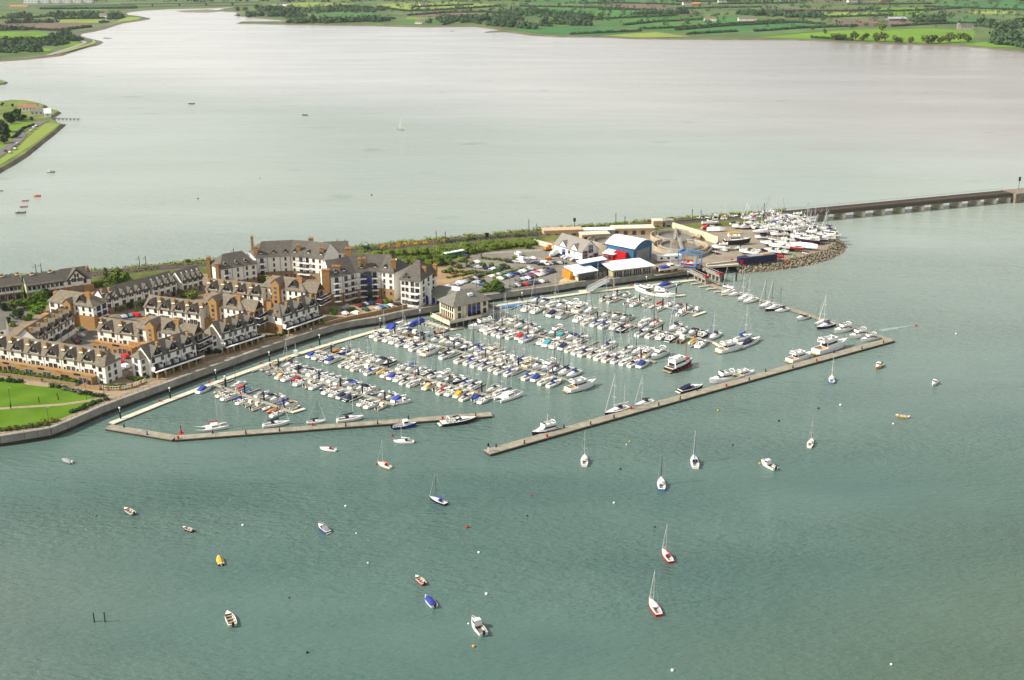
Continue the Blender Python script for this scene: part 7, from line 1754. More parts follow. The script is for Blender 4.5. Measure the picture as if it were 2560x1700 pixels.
CVR = {'b': (M_BLUE, 'blue'), 'd': (M_NAVY, 'dark navy'), 'w': (M_SAIL, 'white'), 'r': (M_RED, 'red'), 'y': (M_YELLOW, 'yellow'), 't': (M_TEAL, 'teal'), 'g': (M_GREY, 'grey'), 'k': (M_TAN, 'tan'), 'o': (M_ORANGE, 'orange'), 'l': (M_LBLUE, 'light blue'), 'B': (M_BLACK, 'black')}
HUL = {'w': (M_GEL, 'white'), 'n': (M_NAVY, 'navy hulled'), 'k': (M_CREAM, 'cream'), 'b': (M_LBLUE, 'light blue'), 'r': (M_RED, 'red hulled'), 'B': (M_BLACK, 'black hulled'), 'W': (M_WOOD, 'wooden'), 'g': (M_GREY, 'grey'), 'o': (M_ORANGE, 'orange'), 'y': (M_YELLOW, 'yellow'), 'u': (M_BLUE, 'bright blue')}
KIND = {'s': 'sail', 'S': 'sailbare', 'K': 'ketch', 'm': 'motor', 'c': 'cabin', 'f': 'fly', 'T': 'trawler', 'o': 'open', 'r': 'rib', 'C': 'cat'}
CATN = {'sail': 'sailing yacht', 'sailbare': 'sailing boat', 'ketch': 'ketch', 'motor': 'motor boat', 'motorcov': 'motor boat', 'motorbim': 'motor boat', 'cabin': 'fishing boat', 'fly': 'motor yacht', 'trawler': 'motor yacht', 'open': 'open boat', 'opencov': 'open boat', 'rib': 'inflatable boat', 'cat': 'catamaran'}
NAMEN = {'sail': 'sailing_yacht', 'sailbare': 'sailing_yacht', 'ketch': 'sailing_yacht', 'motor': 'motor_boat', 'motorcov': 'motor_boat', 'motorbim': 'motor_boat', 'cabin': 'fishing_boat', 'fly': 'motor_yacht', 'trawler': 'motor_yacht', 'open': 'open_boat', 'opencov': 'open_boat', 'rib': 'inflatable_boat', 'cat': 'catamaran'}
def parse(tok):
    """token: kind, cover colour, hull colour"""
    k = KIND[tok[0]]; c = tok[1] if len(tok) > 1 else 'w'; h = tok[2] if len(tok) > 2 else 'w'
    if k == 'motor': k = {'w': 'motor', 'n': 'motorbim'}.get(c, 'motorcov'); c = 'b' if c == 'n' else c
    if k == 'open' and c != 'w': k = 'opencov'
    return k, c, h
def desc(k, c, h):
    hn = HUL[h][1]; cn = CVR[c][1]
    return {'sail': f'{hn} sailing yacht with {cn} sail cover', 'sailbare': f'{hn} sailing boat with bare mast', 'ketch': f'{hn} two masted yacht', 'motor': f'{hn} motor boat with open cockpit', 'motorcov': f'{hn} motor boat under {cn} canopy', 'motorbim': f'{hn} motor boat with {cn} bimini', 'cabin': f'small {hn} wheelhouse boat', 'fly': f'large {hn} flybridge yacht', 'trawler': f'{hn} trawler yacht', 'open': f'small {hn} open boat', 'opencov': f'open boat under {cn} cover', 'rib': f'{hn} inflatable boat', 'cat': f'{hn} catamaran with {cn} sail cover'}[k]
def boat(tok, p, rz, L_, label=None, group=None, beam=None, z=0.0, hoodw=False, anti=None, nomast=False, mast=None):
    k, c, h = parse(tok); parts, (bl, bb) = tpl(k)
    if label and len(label.split()) > 16: label = label.replace('dark navy', 'navy')
    if label and len(label.split()) > 16: label = label.replace(' hulled', '')
    s = L_ / bl; sy = s if beam is None else min(s, beam / bb)
    sz = max(.75, min(1.25, s)) if k not in ('fly', 'trawler') else s
    t = thing(NAMEN[k], label or desc(k, c, h), CATN[k], (p[0], p[1], z), rz, group, (s, sy, sz))
    cm = CVR[c][0]; hm = HUL[h][0]
    MK = {'hull': hm, 'anti': anti or M_ANTI, 'deck': M_GELD if h != 'W' else M_TEAK, 'seat': M_SEAT, 'cabin': M_GEL if h not in 'k' else M_CREAM, 'glass': M_GLASS, 'mast': M_ALU if rn.random() < .72 else M_DKGREY, 'cover': cm, 'hood': cm if rn.random() < .7 else M_NAVY, 'furl': M_SAIL if rn.random() < .6 else (cm if c in 'bdt' else M_NAVY), 'wire': M_STEEL, 'teak': M_TEAK, 'thw': M_TEAK, 'engine': M_BLACK if rn.random() < .7 else M_GELD}
    if nomast: MK['hood'] = cm
    if mast: MK['mast'] = mast
    for nm, me, mk in parts:
        if nomast and nm in ('mast', 'furled_sail', 'rigging', 'boom', 'sail_cover'): continue
        obj(nm, me, t, mats=[MK[q] for q in mk])
    return t
def boat_px(tok, stern, bow, label=None, group=None, beam=None, lscale=1.0, **kw):
    a, c = P(*stern, 0.1), P(*bow, 0.1); L_ = (c - a).length * lscale
    m = (a + c) / 2
    return boat(tok, m, hd(a, c), L_, label, group, beam, **kw)

# ================================================================== PONTOONS AND BERTHS
def quadstrip(b, pts, w, z0, z1, m=0, top=None):
    for a, c in zip(pts[:-1], pts[1:]):
        d = (c - a); d.z = 0; d.normalize(); n = Vector((-d.y, d.x, 0)) * w / 2
        b.prism([tuple((a - n).xy), tuple((c - n).xy), tuple((c + n).xy), tuple((a + n).xy)], z0, z1, m, top, True)
def pontoon(label, pix, w, m=M_DECK, seg=9.0, z1=.55, name='pontoon', group=None):
    pts = [P(x, y, .5) for x, y in pix]
    t = thing(name, label, 'pontoon', (0, 0, 0), 0, group)
    for a, c in zip(pts[:-1], pts[1:]):
        L_ = (c - a).length; n = max(1, round(L_ / seg)); rz = hd(a, c)
        for k in range(n):
            p = a.lerp(c, k / n); p.z = 0
            e = .05
            MB().box(e, L_ / n - e, -w / 2, w / 2, .25, z1 + random.uniform(-.015, .015)).build('deck_section', m, t, loc=p, rz=rz)
            MB().box(.5, L_ / n - .5, -w / 2 + .12, w / 2 - .12, -.4, .25).build('float', M_FLOAT, t, loc=p, rz=rz)
    return t
pontoon('main pale walkway pontoon curving along the quay from the lawn corner', [(278, 1058), (400, 1009), (535, 957.5), (672, 908), (785, 872), (840, 855), (938, 827), (1034, 806), (1057, 802)], 2.6)
pontoon('short pale pontoon round the marina centre front', [(1057, 802), (1092, 812.5), (1126, 823.5), (1158, 818)], 2.2)
pontoon('main pale walkway pontoon from the marina centre to the hoist dock', [(1213, 768), (1303, 754.5), (1458, 732), (1583, 718), (1740, 699)], 2.6)
pontoon('landing pontoon under the white gangway', [(1450, 730), (1486, 727)], 5)
pontoon('small side pontoon by the big motor yachts', [(1530, 724), (1572, 717.5)], 2)
pontoon('dinghy pontoon finger before the big motor yachts', [(1668, 741.5), (1713, 737)], 1.8)
BOATNO = [0]
ROWS = [
 ('first', (537, 961), (731, 1030), 7.4, '- owk mb mb ob mw cyk cwk rg oor mw', '- sww or ol - mg md mw ob mk ow'),
 ('second', (668, 912), (988, 1012), 8.0, 'ow ow ow mk mw orw mw cwk mb owu mw mr md mdn - mw md cwk', '- sd sw md mg mw sb mw mw mg md mn md mw owb cw mw mb'),
 ('third', (792, 875), (1245, 994), 8.3, 'mb mw mwn mb - swk mw swk cw sb oyo mb mb ml sdk sw rBB mkk cwk srk mb myk sdk ob mb', '- oor cwu swk mw swk mw md mwn - mb mn sw mwn sd fw md mwn sb sd - swk sww'),
 ('fourth', (950, 826), (1425, 951), 9.5, 'mr sdk mb mw sd md sd sd fw ow sd - swk sb sw sd swk sd sb - sb mb swk sb', 'mb sw mbk cwW md - mw sdk fw mw mdn sb sb fwk swk md cw sb fwk mb fd sdb sd sb'),
 ('fifth', (1222, 810), (1640, 905), 9.7, 'mw swk sd sd sw mr sb - md mt mw md swk sw sd swk sw swk sb sw sw mb', 'swk fwk sd swk mb owu fw mtk mb sd - - sb - sd sw fw fw'),
 ('sixth', (1306, 756), (1786, 855), 10.6, '- mw mw ow md mg - ml swk sb sb md sdn - sb sd mw mdn cbW oy mw', 'sb mb sw mw fw fw sw - mk mk mt - sww srw - sd mw md mdn sbw'),
 ('seventh', (1514, 737), (1746, 784), 7.6, 'sdk sdk - cw mw rg rg rw - ol cw -', 'mw mw rw mb - or mw mr mw cd'),
]
for rname, A, B, LB_, near, far in ROWS:
    a, c = P(*A, .5), P(*B, .5); a.z = c.z = 0
    d = (c - a); RL = d.length; d.normalize()
    n = Vector((d.y, -d.x, 0))
    if n.dot(Vector((1, .6, 0))) > 0: n = -n
    rz = math.atan2(d.y, d.x)
    t = thing('pontoon', f'{rname} finger pontoon counted from the lawn corner, lined with moored boats', 'pontoon', a, rz, 'finger pontoons of the marina')
    w = 1.5; ns = max(1, round(RL / 10))
    for k in range(ns):
        MB().box(RL * k / ns + .05, RL * (k + 1) / ns - .05, -w / 2, w / 2, .25, .55 + random.uniform(-.015, .015)).build('deck_section', M_DECKR, t)
        MB().box(RL * k / ns + .5, RL * (k + 1) / ns - .5, -w / 2 + .1, w / 2 - .1, -.4, .25).build('float', M_FLOAT, t)
    pil = 0
    for side, toks in (('near', near.split()), ('far', far.split())):
        nn = n if side == 'near' else -n
        sgn = 1 if nn.dot(Vector((-d.y, d.x, 0))) > 0 else -1
        N = len(toks); sp = (RL - 2.0) / N
        for k, tok in enumerate(toks):
            s = 1.2 + sp * (k + .5)
            if k % 2 == 0 or (tok == '-' and rn.random() < .6):
                fl = LB_ * (.85 if k % 4 else 1.0); x = 1.2 + sp * k
                MB().box(x - .26, x + .26, min(sgn * w / 2, sgn * (w / 2 + fl)), max(sgn * w / 2, sgn * (w / 2 + fl)), .22, .5).build('finger', M_DECKR, t)
                MB().box(x - .3, x + .3, min(sgn * (w / 2 + fl * .7), sgn * (w / 2 + fl - .1)), max(sgn * (w / 2 + fl * .7), sgn * (w / 2 + fl - .1)), -.4, .22).build('float', M_FLOAT, t)
            if tok == '-': continue
            if tok[:2] == 'mb' and rn.random() < .45: tok = 'mw' + tok[2:]
            if tok[:2] in ('mr', 'my', 'ml') and rn.random() < .6: tok = 'mw' + tok[2:]
            if tok[:2] == 'md' and rn.random() < .3: tok = 'mw' + tok[2:]
            kk = tok[0]
            L_ = LB_ * {'s': 1.0, 'm': .86, 'f': 1.12, 'c': .74, 'o': .66, 'r': .58, 'C': 1.05}[kk] * rn.uniform(.93, 1.08)
            if rname in ('fifth', 'sixth') and kk in 'or': L_ *= .8
            bm = sp * .93
            ctr = a + d * s + nn * (w / 2 + .5 + L_ / 2 + rn.uniform(0, .4))
            inward = side == 'near' and kk != 'o' or rn.random() < .4
            hdg = math.atan2(-nn.y, -nn.x) if inward else math.atan2(nn.y, nn.x)
            kx, cx_, hx = parse(tok)
            lb = f'{desc(kx, cx_, hx)}, {ORD[k + 1]} from shore, {side} side, {rname} pontoon'
            boat(tok, ctr, hdg + rn.uniform(-.04, .04), L_, lb, f'boats berthed on the {rname} pontoon', bm)
    # piles
    for k in range(4 if RL < 60 else 6):
        f = (k + .45) / (4 if RL < 60 else 6); p = a + d * (RL * f) - n * 1.35
        q = thing('mooring_pile', f'tall dark mooring pile on the {rname} pontoon, {ORD[k + 1]} from shore', 'pile', p, 0, 'mooring piles of the finger pontoons')
        MB().cyl((0, 0, -3), (0, 0, 3.6), .32, n=8).build('post', M_BLACK, q); MB().cyl((0, 0, 3.6), (0, 0, 4.0), .34, .1, 8).build('cap', M_YELLOW if rname == 'sixth' else M_BLACK, q)
        pd = MB().box(-.2, .2, -.2, .2, .55, 1.5); pd.build('power_pedestal', M_RED if k % 2 else M_GREY, None, loc=p + n * 1.9, rz=rz, label=f'small pedestal box on the {rname} pontoon, {ORD[k + 1]} from shore', cat='pedestal', group='service pedestals on the pontoons')
# T-ends
for lb, pix in [('end float of the first finger pontoon', [(728, 1031), (762, 1021)]), ('end float of the sixth finger pontoon', [(1784, 856), (1806, 869)]), ('end float of the seventh finger pontoon', [(1734, 789), (1764, 779)]), ('long empty finger of the fifth pontoon', [(1505, 873), (1536, 861)]), ('second long empty finger of the fifth pontoon', [(1545, 881), (1580, 871)])]:
    pontoon(lb, pix, 1.6, group='pontoon end floats')

# eighth pontoon: outer east walkway with yachts on its inner side
EP = [(1742, 700), (1807, 722), (1878, 741.5), (1962, 768), (2022, 787.5), (2106, 815), (2170, 833), (2226, 849)]
pontoon('long buff outer pontoon running from the hoist dock to the breakwater', EP, 3.0, M_CONCD, 12)
G8 = 'boats on the inner side of the outer pontoon'
for tok, st_, bw_, lb in [('Sw', (1834, 727), (1802, 737), 'low white sailing boat first on the outer pontoon'), ('Sw', (1852, 734), (1820, 741), 'second low white sailing boat on the outer pontoon'), ('sw', (1878, 742), (1842, 754), 'white yacht third on the outer pontoon'), ('sw', (1892, 749), (1856, 760), 'white yacht fourth on the outer pontoon'), ('sw', (1934, 761), (1896, 771), 'white yacht with leaning forestay fifth on the outer pontoon'), ('swn', (1952, 768), (1912, 779), 'navy hulled yacht sixth on the outer pontoon'), ('sd', (1970, 774), (1936, 782), 'white yacht seventh on the outer pontoon'), ('mk', (2020, 793), (1991, 802), 'small white motor boat under tan canopy alone on the outer pontoon'),
                          ('sw', (2068, 805), (2035, 814), 'white yacht eighth on the outer pontoon'), ('sdn', (2084, 812), (2041, 824), 'long navy hulled yacht near the flybridge trio'), ('fw', (2128, 822), (2084, 833), 'white flybridge yacht first of the trio by the breakwater end'), ('fw', (2166, 836), (2121, 848), 'tall white flybridge yacht in the middle of the trio'), ('fw', (2192, 846), (2150, 855), 'white flybridge yacht nearest the breakwater of the trio')]:
    boat_px(tok, st_, bw_, lb, G8, beam=3.9)
boat_px('owW', (1770, 706), (1800, 716), 'wooden open boat on the outside of the outer pontoon', None)
boat_px('rg', (1812, 716), (1834, 723), 'white inflatable on the outside of the outer pontoon', None)
for k, (x, y) in enumerate([(1728, 710), (1747, 717), (1766, 723), (1785, 730), (1803, 737)]):
    pontoon(f'short empty mooring finger of the outer pontoon, {ORD[k + 1]} from the dock', [(x + 24, y - 3), (x, y)], .9, group='short empty fingers of the outer pontoon')

# breakwaters: concrete sections with piles
def breakwater(label, pix, w, piles):
    pts = [P(x, y, .9) for x, y in pix]
    t = thing('breakwater', label, 'breakwater', (0, 0, 0))
    for a, c in zip(pts[:-1], pts[1:]):
        L_ = (c - a).length; n = max(1, round(L_ / 12)); rz = hd(a, c)
        for k in range(n):
            p = a.lerp(c, k / n); p.z = 0
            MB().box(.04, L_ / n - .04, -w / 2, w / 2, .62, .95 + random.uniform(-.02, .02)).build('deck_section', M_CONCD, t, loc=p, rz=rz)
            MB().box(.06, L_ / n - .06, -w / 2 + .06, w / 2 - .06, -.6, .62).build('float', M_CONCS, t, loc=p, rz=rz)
    for k in range(piles):
        s = (k + .5) / piles * (len(pts) - 1); i = int(s); a, c = pts[i], pts[i + 1]; d = (c - a).normalized()
        p = a.lerp(c, s - i) + Vector((d.y, -d.x, 0)) * (w / 2 - .5 if k % 3 else -(w / 2 - .5))
        red = k % 4 == 2
        o = MB().cyl((0, 0, 0), (0, 0, .3), .32, n=8); o.cyl((0, 0, .3), (0, 0, 1.25 if not red else 1.0), .2 if not red else .35, n=8)
        o.build('mooring_bollard' if not red else 'lifebuoy_box', M_BLACK if not red else M_RED, None, loc=(p.x, p.y, .95), label=f'{"black bollard" if not red else "red lifebuoy box"} on the {"short" if piles < 13 else "long"} breakwater, {ORD[k + 1]} post from its {"corner" if piles < 13 else "lamp"} end', cat='bollard' if not red else 'lifebuoy box', group=f'posts on the {"short" if piles < 13 else "long"} breakwater')
    return t
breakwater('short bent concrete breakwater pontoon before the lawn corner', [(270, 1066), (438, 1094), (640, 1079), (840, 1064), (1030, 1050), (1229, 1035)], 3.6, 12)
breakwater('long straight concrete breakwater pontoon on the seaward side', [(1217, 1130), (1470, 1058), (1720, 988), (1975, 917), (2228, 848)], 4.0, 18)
t = thing('beacon', 'red breakwater beacon cone at the bend of the short breakwater', 'beacon', P(453, 1083, .95)); MB().cyl((0, 0, .25), (0, 0, 1.8), .5, .12, 8).build('cone', M_RED, t); MB().cyl((0, 0, 1.8), (0, 0, 2.9), .14, n=6).build('lantern', M_BLACK, t); MB().cyl((0, 0, 0), (0, 0, .25), .95, n=10).build('base', M_RED, t)
t = thing('beacon', 'small dark lantern on a white post at the long breakwater tip', 'beacon', P(1221, 1128, .95)); MB().cyl((0, 0, 0), (0, 0, 1.7), .18, n=6).build('post', M_WHITE, t); MB().cyl((0, 0, 1.7), (0, 0, 2.9), .35, .25, 8).build('lantern', M_BLACK, t)
# globe lamps on piles along the walkway
lamp = thing('globe_lamp', 'x', 'lamp'); MB().cyl((0, 0, -3), (0, 0, 3.2), .3, n=8).build('pile', M_BLACK, lamp); MB().cyl((0, 0, 3.2), (0, 0, 4.4), .08, n=6).build('stem', M_WHITE, lamp); MB().ball((0, 0, 4.6), .38, .38, .38, 10, 6).build('globe', M_GLOBE, lamp)
for k, (x, y) in enumerate([(295, 1053), (420, 1002), (535, 956), (669, 910), (795, 866), (947, 823), (1047, 802), (1302, 757), (1717, 703), (1613, 716), (1688, 736), (1165, 818), (558, 972)]):
    o = lamp if k == 0 else copy_tree(lamp); q = P(x, y, 0); o.location = q + Vector((.6, 1.2, 0)); o['label'] = f'white globe lamp on a dark pile beside the walkway, {ORD[k + 1]} from the lawn corner'; o['group'] = 'globe lamps on piles along the walkway'
for k, (x, y) in enumerate([(400, 1004), (523, 958), (652, 910), (778, 870), (938, 824), (1299, 751), (1533, 719), (1577, 713), (1735, 696)]):
    p = P(x, y, .55); o = MB().box(-.27, .27, -.27, .27, 0, .95); o.build('lifebuoy_box', M_RED, None, loc=p, label=f'small red lifebuoy cabinet on the walkway, {ORD[k + 1]} from the lawn corner', cat='cabinet', group='red cabinets on the walkway')
MB().box(-.8, .8, -.5, .5, 0, 1.8).build('meter_cabinet', M_GELD, None, loc=P(740, 886, .55), label='pale meter cabinet on the walkway between second and third pontoons', cat='cabinet')

# ------------------------------------------------------------------ special boats
boat_px('mb', (494, 984), (530, 968), 'white motor boat with blue hood tied beside the walkway bend', None, beam=3)
boat_px('owy', (676, 915), (700, 905), 'yellow open dinghy between walkway and second pontoon', None)
boat_px('ok', (714, 901), (729, 894), 'small cream dinghy alone on the walkway', None)
boat_px('mb', (965, 830), (1008, 808), 'large white motor boat with blue hood tied along the walkway', None, beam=3.6)
for k in range(6):
    x = 1062 + k * 8.8; boat_px('ow', (x - 9, 811 + k * 3.0), (x + 12, 805 + k * 3.2), f'white sailing dinghy on the marina centre pontoon, {ORD[k + 1]} from the blue tarpaulin', 'dinghies on the marina centre pontoon')
boat_px('owr', (1088, 834), (1122, 824), 'red wooden racing dinghy at the marina centre pontoon end', None)
t = thing('tarpaulin', 'crumpled blue tarpaulin over stacked dinghies at the walkway corner', 'tarpaulin', P(1042, 808, .55), hd(P(1026, 812, 0), P(1053, 803, 0)))
house_loft([(-5, .3, .1, 0, .5), (-3, 1.2, .6, 0, 1.2), (0, 1.5, .7, 0, 1.5), (3, 1.4, .7, 0, 1.9), (4.5, .8, .4, 0, 1.0)]).build('sheet', M_BLUE, t); MB().box(-4.5, 4, -1.2, 1.2, -.3, .02).build('raft', M_FLOAT, t)
boat_px('fw', (1243, 812), (1163, 826), 'large white flybridge yacht along the marina centre pontoon', None, beam=4.2, lscale=.85)
boat_px('fw', (1484, 960), (1402, 968), 'x', None) if False else None
boat_px('fw', (1418, 980), (1490, 960), 'large white flybridge yacht with dark windows across the fourth pontoon end', None, beam=4.6)
boat_px('Cd', (1244, 1003), (1301, 984), 'white catamaran at the third pontoon end', None, beam=5)
boat_px('cb', (990, 1010), (1027, 1004), 'small white wheelhouse boat at the second pontoon end', None)
boat_px('fw', (1796, 882), (1858, 867), 'white flybridge yacht at the sixth pontoon end', None, beam=4.4)
boat_px('md', (1852, 869), (1900, 848), 'sleek white motor boat with navy cockpit cover outermost at sixth pontoon', None, beam=3.6)
boat_px('sb', (1838, 853), (1880, 840), 'white yacht with blue sail cover beside the sleek motor boat', None, beam=3.4)
boat_px('fw', (1632, 737), (1586, 722), 'big white motor yacht with bow to the walkway', None, beam=4.6, lscale=1.05)
boat_px('fw', (1628, 737), (1690, 744), 'largest white motor yacht on the dinghy pontoon', None, beam=4.6)
boat_px('mb', (1644, 722), (1700, 709), 'white motor yacht with blue bimini by the walkway', None, beam=4)
# black and red converted trawler
a, c = P(1672, 929, .1), P(1728, 908, .1); a2 = a
t = boat('TwB', (a + c) / 2, hd(a, c), (c - a).length * 1.08, 'black old trawler with red fenders and white wheelhouse at the fifth pontoon end', None, 5.0, anti=M_ANTIR)
for k in range(5): MB().ball((-3.5 + k * 1.7, -2.02 + .05 * abs(k - 2), .5), .34, .34, .4, 8, 5).build('fender', M_RED, t)
MB().cyl((2.6, 0, 1.8), (2.6, 0, 7.5), .12, n=6).build('mast', M_WOOD, t); MB().box(-2.6, -.9, -.9, .9, 3.2, 4.2).build('wheelhouse', M_GELD, t)
MB().box(1.4, 3.8, -.9, .9, 2.3, 2.6).build('hatch_cover', M_RED, t)
# along the long breakwater
GB = 'boats along the inner side of the long breakwater'
t = boat_px('Twn', (1394, 1073), (1329, 1091), 'navy and white trawler yacht with mast at the breakwater near end', GB, beam=4.6); MB().cyl((-1, 0, 3.2), (-1.2, 0, 7.2), .08, n=5).build('signal_mast', M_WHITE, t)
boat_px('Kwn', (1570, 1021), (1511, 1040), 'blue hulled two masted yacht on the long breakwater', GB)
boat_px('sd', (1632, 1005), (1585, 1018), 'white yacht with navy sail cover on the long breakwater', GB)
boat_px('mdB', (1697, 982), (1758, 968), 'low black motor boat with navy canopy on the long breakwater', GB, beam=3.6)
boat_px('fw', (1842, 946), (1771, 959), 'tall white flybridge yacht facing the near end on the breakwater', GB, beam=4.6)
boat_px('fw', (1840, 945), (1886, 933), 'smaller white flybridge boat stern to the tall one', GB, beam=3.8)
boat_px('fw', (1972, 906), (2029, 890), 'white flybridge yacht with dark side windows on the breakwater', GB, beam=4.4)
boat_px('fw', (2038, 886), (2117, 862), 'largest white motor yacht on the breakwater', GB, beam=5)
GA = 'boats along the short breakwater'
boat_px('Cr', (506, 1075), (572, 1066), 'white multihull with red sail cover on the short breakwater', GA)
boat_px('sd', (657, 1068), (725, 1058), 'white yacht with navy cover nearest the multihull', GA)
boat_px('sd', (767, 1059), (815, 1054), 'small white yacht with navy cover on the short breakwater', GA)
boat_px('sd', (842, 1055), (911, 1045), 'sleek white racing yacht on the short breakwater', GA)
boat_px('cwu', (981, 1071), (1042, 1063.5), 'blue hulled workboat with white wheelhouse on the short breakwater', GA, beam=3.8)
boat_px('mwB', (1102, 1063), (1192, 1050), 'large black hulled motor yacht with white deck on the short breakwater', GA, beam=4.2)
# on swinging moorings
GM = 'boats on swinging moorings'
for tok, st_, bw_, lb, kw in [('sr', (839, 1128), (801, 1122), 'white mastless boat with red hood near the short breakwater', dict(nomast=True)), ('srk', (976, 1171), (945, 1159), 'cream sailing boat with red sail cover on a mooring', {}), ('sww', (1033, 1107), (985, 1105), 'long white yacht just outside the short breakwater', {}), ('sbn', (1114, 1262), (1075, 1246), 'navy hulled sailing boat with dark mast', {}), ('mgu', (820, 1333), (797, 1315), 'small white and blue cuddy boat', {}), ('owr', (1060, 1462), (1040, 1443), 'small red hulled open boat', {}), ('ob', (1086, 1518), (1064, 1494), 'white open boat with outboard under bright blue cover', {}), ('cw', (1208, 1588), (1180, 1554), 'white wheelhouse motor boat lowest in the frame', {}),
                          ('sww', (1461, 1166), (1461, 1142), 'white sailing boat moored near the long breakwater tip', {}), ('swb', (1654, 1227), (1652, 1199), 'white and blue sailing boat with thin dark mast', {}), ('sl', (1739, 1171), (1733, 1144), 'white sailing boat with light blue sail cover', {}), ('cw', (1937, 1175), (1904, 1157), 'white open boat with small cuddy and outboard', {}), ('swk', (2023, 1119), (2030, 1101), 'small white sailing boat far right of the open water', {}), ('srr', (1677, 1407), (1656, 1377), 'red hulled sailing boat with bright red sail cover', {}), ('Skr', (1647, 1540), (1624, 1502), 'cream and red sailing boat with tall bare mast', {}), ('ogg', (179, 1158), (156, 1151), 'grey open boat nearest the quay corner', {}), ('owg', (334, 1287), (312, 1274), 'grey open boat with thwarts left of the dark rowing boat', {}), ('owB', (481, 1329), (458, 1320), 'dark wooden rowing boat', {}), ('oyB', (553, 1413), (546, 1394), 'dark boat under bright yellow cover', {}), ('owk', (582, 1565), (569, 1535), 'cream open boat lowest toward the frame corner', {}),
                          ('swb', (2079, 959), (2079, 943), 'small sailing boat with light blue hull near the breakwater', {}), ('cyy', (2204, 913), (2190, 923), 'yellow hulled wheelhouse boat east of the breakwater', {}), ('ck', (2341, 955), (2332, 965), 'small white wheelhouse boat by the frame edge', {}), ('owy', (2270, 1044), (2239, 1040), 'yellow open workboat lying low in the water', {}), ('owr', (70, 502), (54, 503), 'red open boat in the upper left water', {}), ('orr', (100, 491), (84, 491), 'second red open boat in the upper left water', {}), ('owr', (67, 517), (49, 518), 'dark red boat in the upper left water', {}), ('owB', (62, 532), (39, 533), 'black open boat in the upper left water', {}), ('owg', (7, 477), (-4, 478), 'small dark boat at the left frame edge', {}), ('cwg', (135, 431), (117, 431), 'grey cabin boat in the upper left water', {}),
                          ('owB', (485, 260), (471, 260), 'tiny dark boat far across the estuary', {}), ('owB', (769, 288), (755, 288), 'second tiny dark boat far across the estuary', {}), ('owB', (275, 96), (258, 95), 'dark barge close to the upper left bank', {}), ('owg', (1134, 78), (1124, 78), 'tiny boat before the far wooded shore', {})]:
    boat_px(tok, st_, bw_, lb, None, lscale=1.08, mast=M_DKGREY if 'dark mast' in lb or 'light blue sail' in lb else (M_ALU if tok[0] in 'sS' else None), **kw)
# sailing dinghy under sail, far out
p = P(1003, 325, 0); t = boat('ow', p, .3, 6, 'small white dinghy under full white sail far out on the estuary', None)
b = MB(); b.face([(.3, 0, .9), (.3, .05, 9.5), (-2.3, .5, 1.0)]); b.face([(.35, .02, .9), (.35, .02, 8), (2.2, -.3, .8)]); b.build('sail', M_SAIL, t); MB().cyl((.3, 0, .3), (.3, 0, 9.8), .06, n=5).build('mast', M_ALU, t)
# buoys
def buoy(x, y, m, r, lb):
    t = thing('mooring_buoy', lb, 'buoy', P(x, y, 0)); MB().ball((0, 0, r * .45), r, r, r, 8, 6).build('float', m, t); MB().cyl((0, 0, r * 1.2), (0, 0, r * 1.8), r * .12, n=5).build('ring', M_DKGREY, t)
BN = {'w': (M_GLOBE, 'white'), 'r': (M_RED, 'red'), 'y': (M_YELLOW, 'yellow'), 'B': (M_BLACK, 'black'), 'o': (M_ORANGE, 'orange')}
for x, y, c_, r_, w in [(864, 1266, 'w', .35, 'between cream yacht and cuddy boat'), (1168, 1319, 'r', .5, 'alone in the open middle water'), (1318, 1290, 'B', .3, 'right of the navy sailing boat'), (1329, 1238, 'r', .3, 'below the long breakwater tip'), (1197, 1382, 'w', .35, 'below the lone red buoy'), (1216, 1486, 'w', .4, 'above the lowest white motor boat'), (1184, 1617, 'y', .42, 'below the lowest white motor boat'), (891, 1334, 'w', .25, 'right of the cuddy boat'), (920, 1408, 'w', .25, 'left of the red open boat'), (1795, 1027, 'y', .4, 'outside the long breakwater middle'), (1574, 1105, 'y', .35, 'below the blue ketch'), (1566, 1112, 'w', .25, 'beside a small yellow buoy'), (1551, 1173, 'B', .35, 'left of the tall dark mast boat'), (1535, 1258, 'w', .35, 'below the white and blue sailing boat'), (1637, 1318, 'B', .3, 'above the red sailing boat'), (1947, 1053, 'B', .4, 'outside the breakwater far half'), (2046, 1022, 'B', .4, 'above the small right hand yacht'), (1832, 1113, 'B', .3, 'left of the open cuddy boat'), (607, 1314, 'w', .35, 'right of the dark rowing boat'), (241, 1290, 'B', .25, 'left of the pale open boat'), (2290, 815, 'r', .5, 'at the end of the boat wake'), (768, 1632, 'B', .35, 'near the bottom frame edge'), (1681, 1677, 'w', .4, 'at the bottom frame edge'), (1195, 1555, 'w', .3, 'at the bow of the lowest motor boat') if False else (1171, 1560, 'w', .25, 'at the bow of the lowest motor boat'), (2101, 1013, 'w', .4, 'left of the yellow workboat'), (941, 1161, 'r', .4, 'at the bow of the cream sailing boat'), (980, 1090, 'r', .45, 'above the long white moored yacht'), (1899, 1160, 'y', .4, 'at the bow of the open cuddy boat'), (650, 446, 'r', .4, 'far out above the gabled houses'), (929, 488, 'B', .5, 'far out above the crescents'), (495, 497, 'B', .5, 'far out above the railway houses'), (2233, 1060, 'w', .3, 'just below the yellow workboat'), (2390, 835, 'w', .35, 'in open water beyond the breakwater end'), (723, 1495, 'B', .25, 'left of the red open boat lower down'), (1192, 660, 'w', .1, 'x') if False else (2228, 1662, 'w', .3, 'at the lower right frame corner')]:
    buoy(x, y, BN[c_][0], r_, f'{BN[c_][1]} mooring buoy {w}')
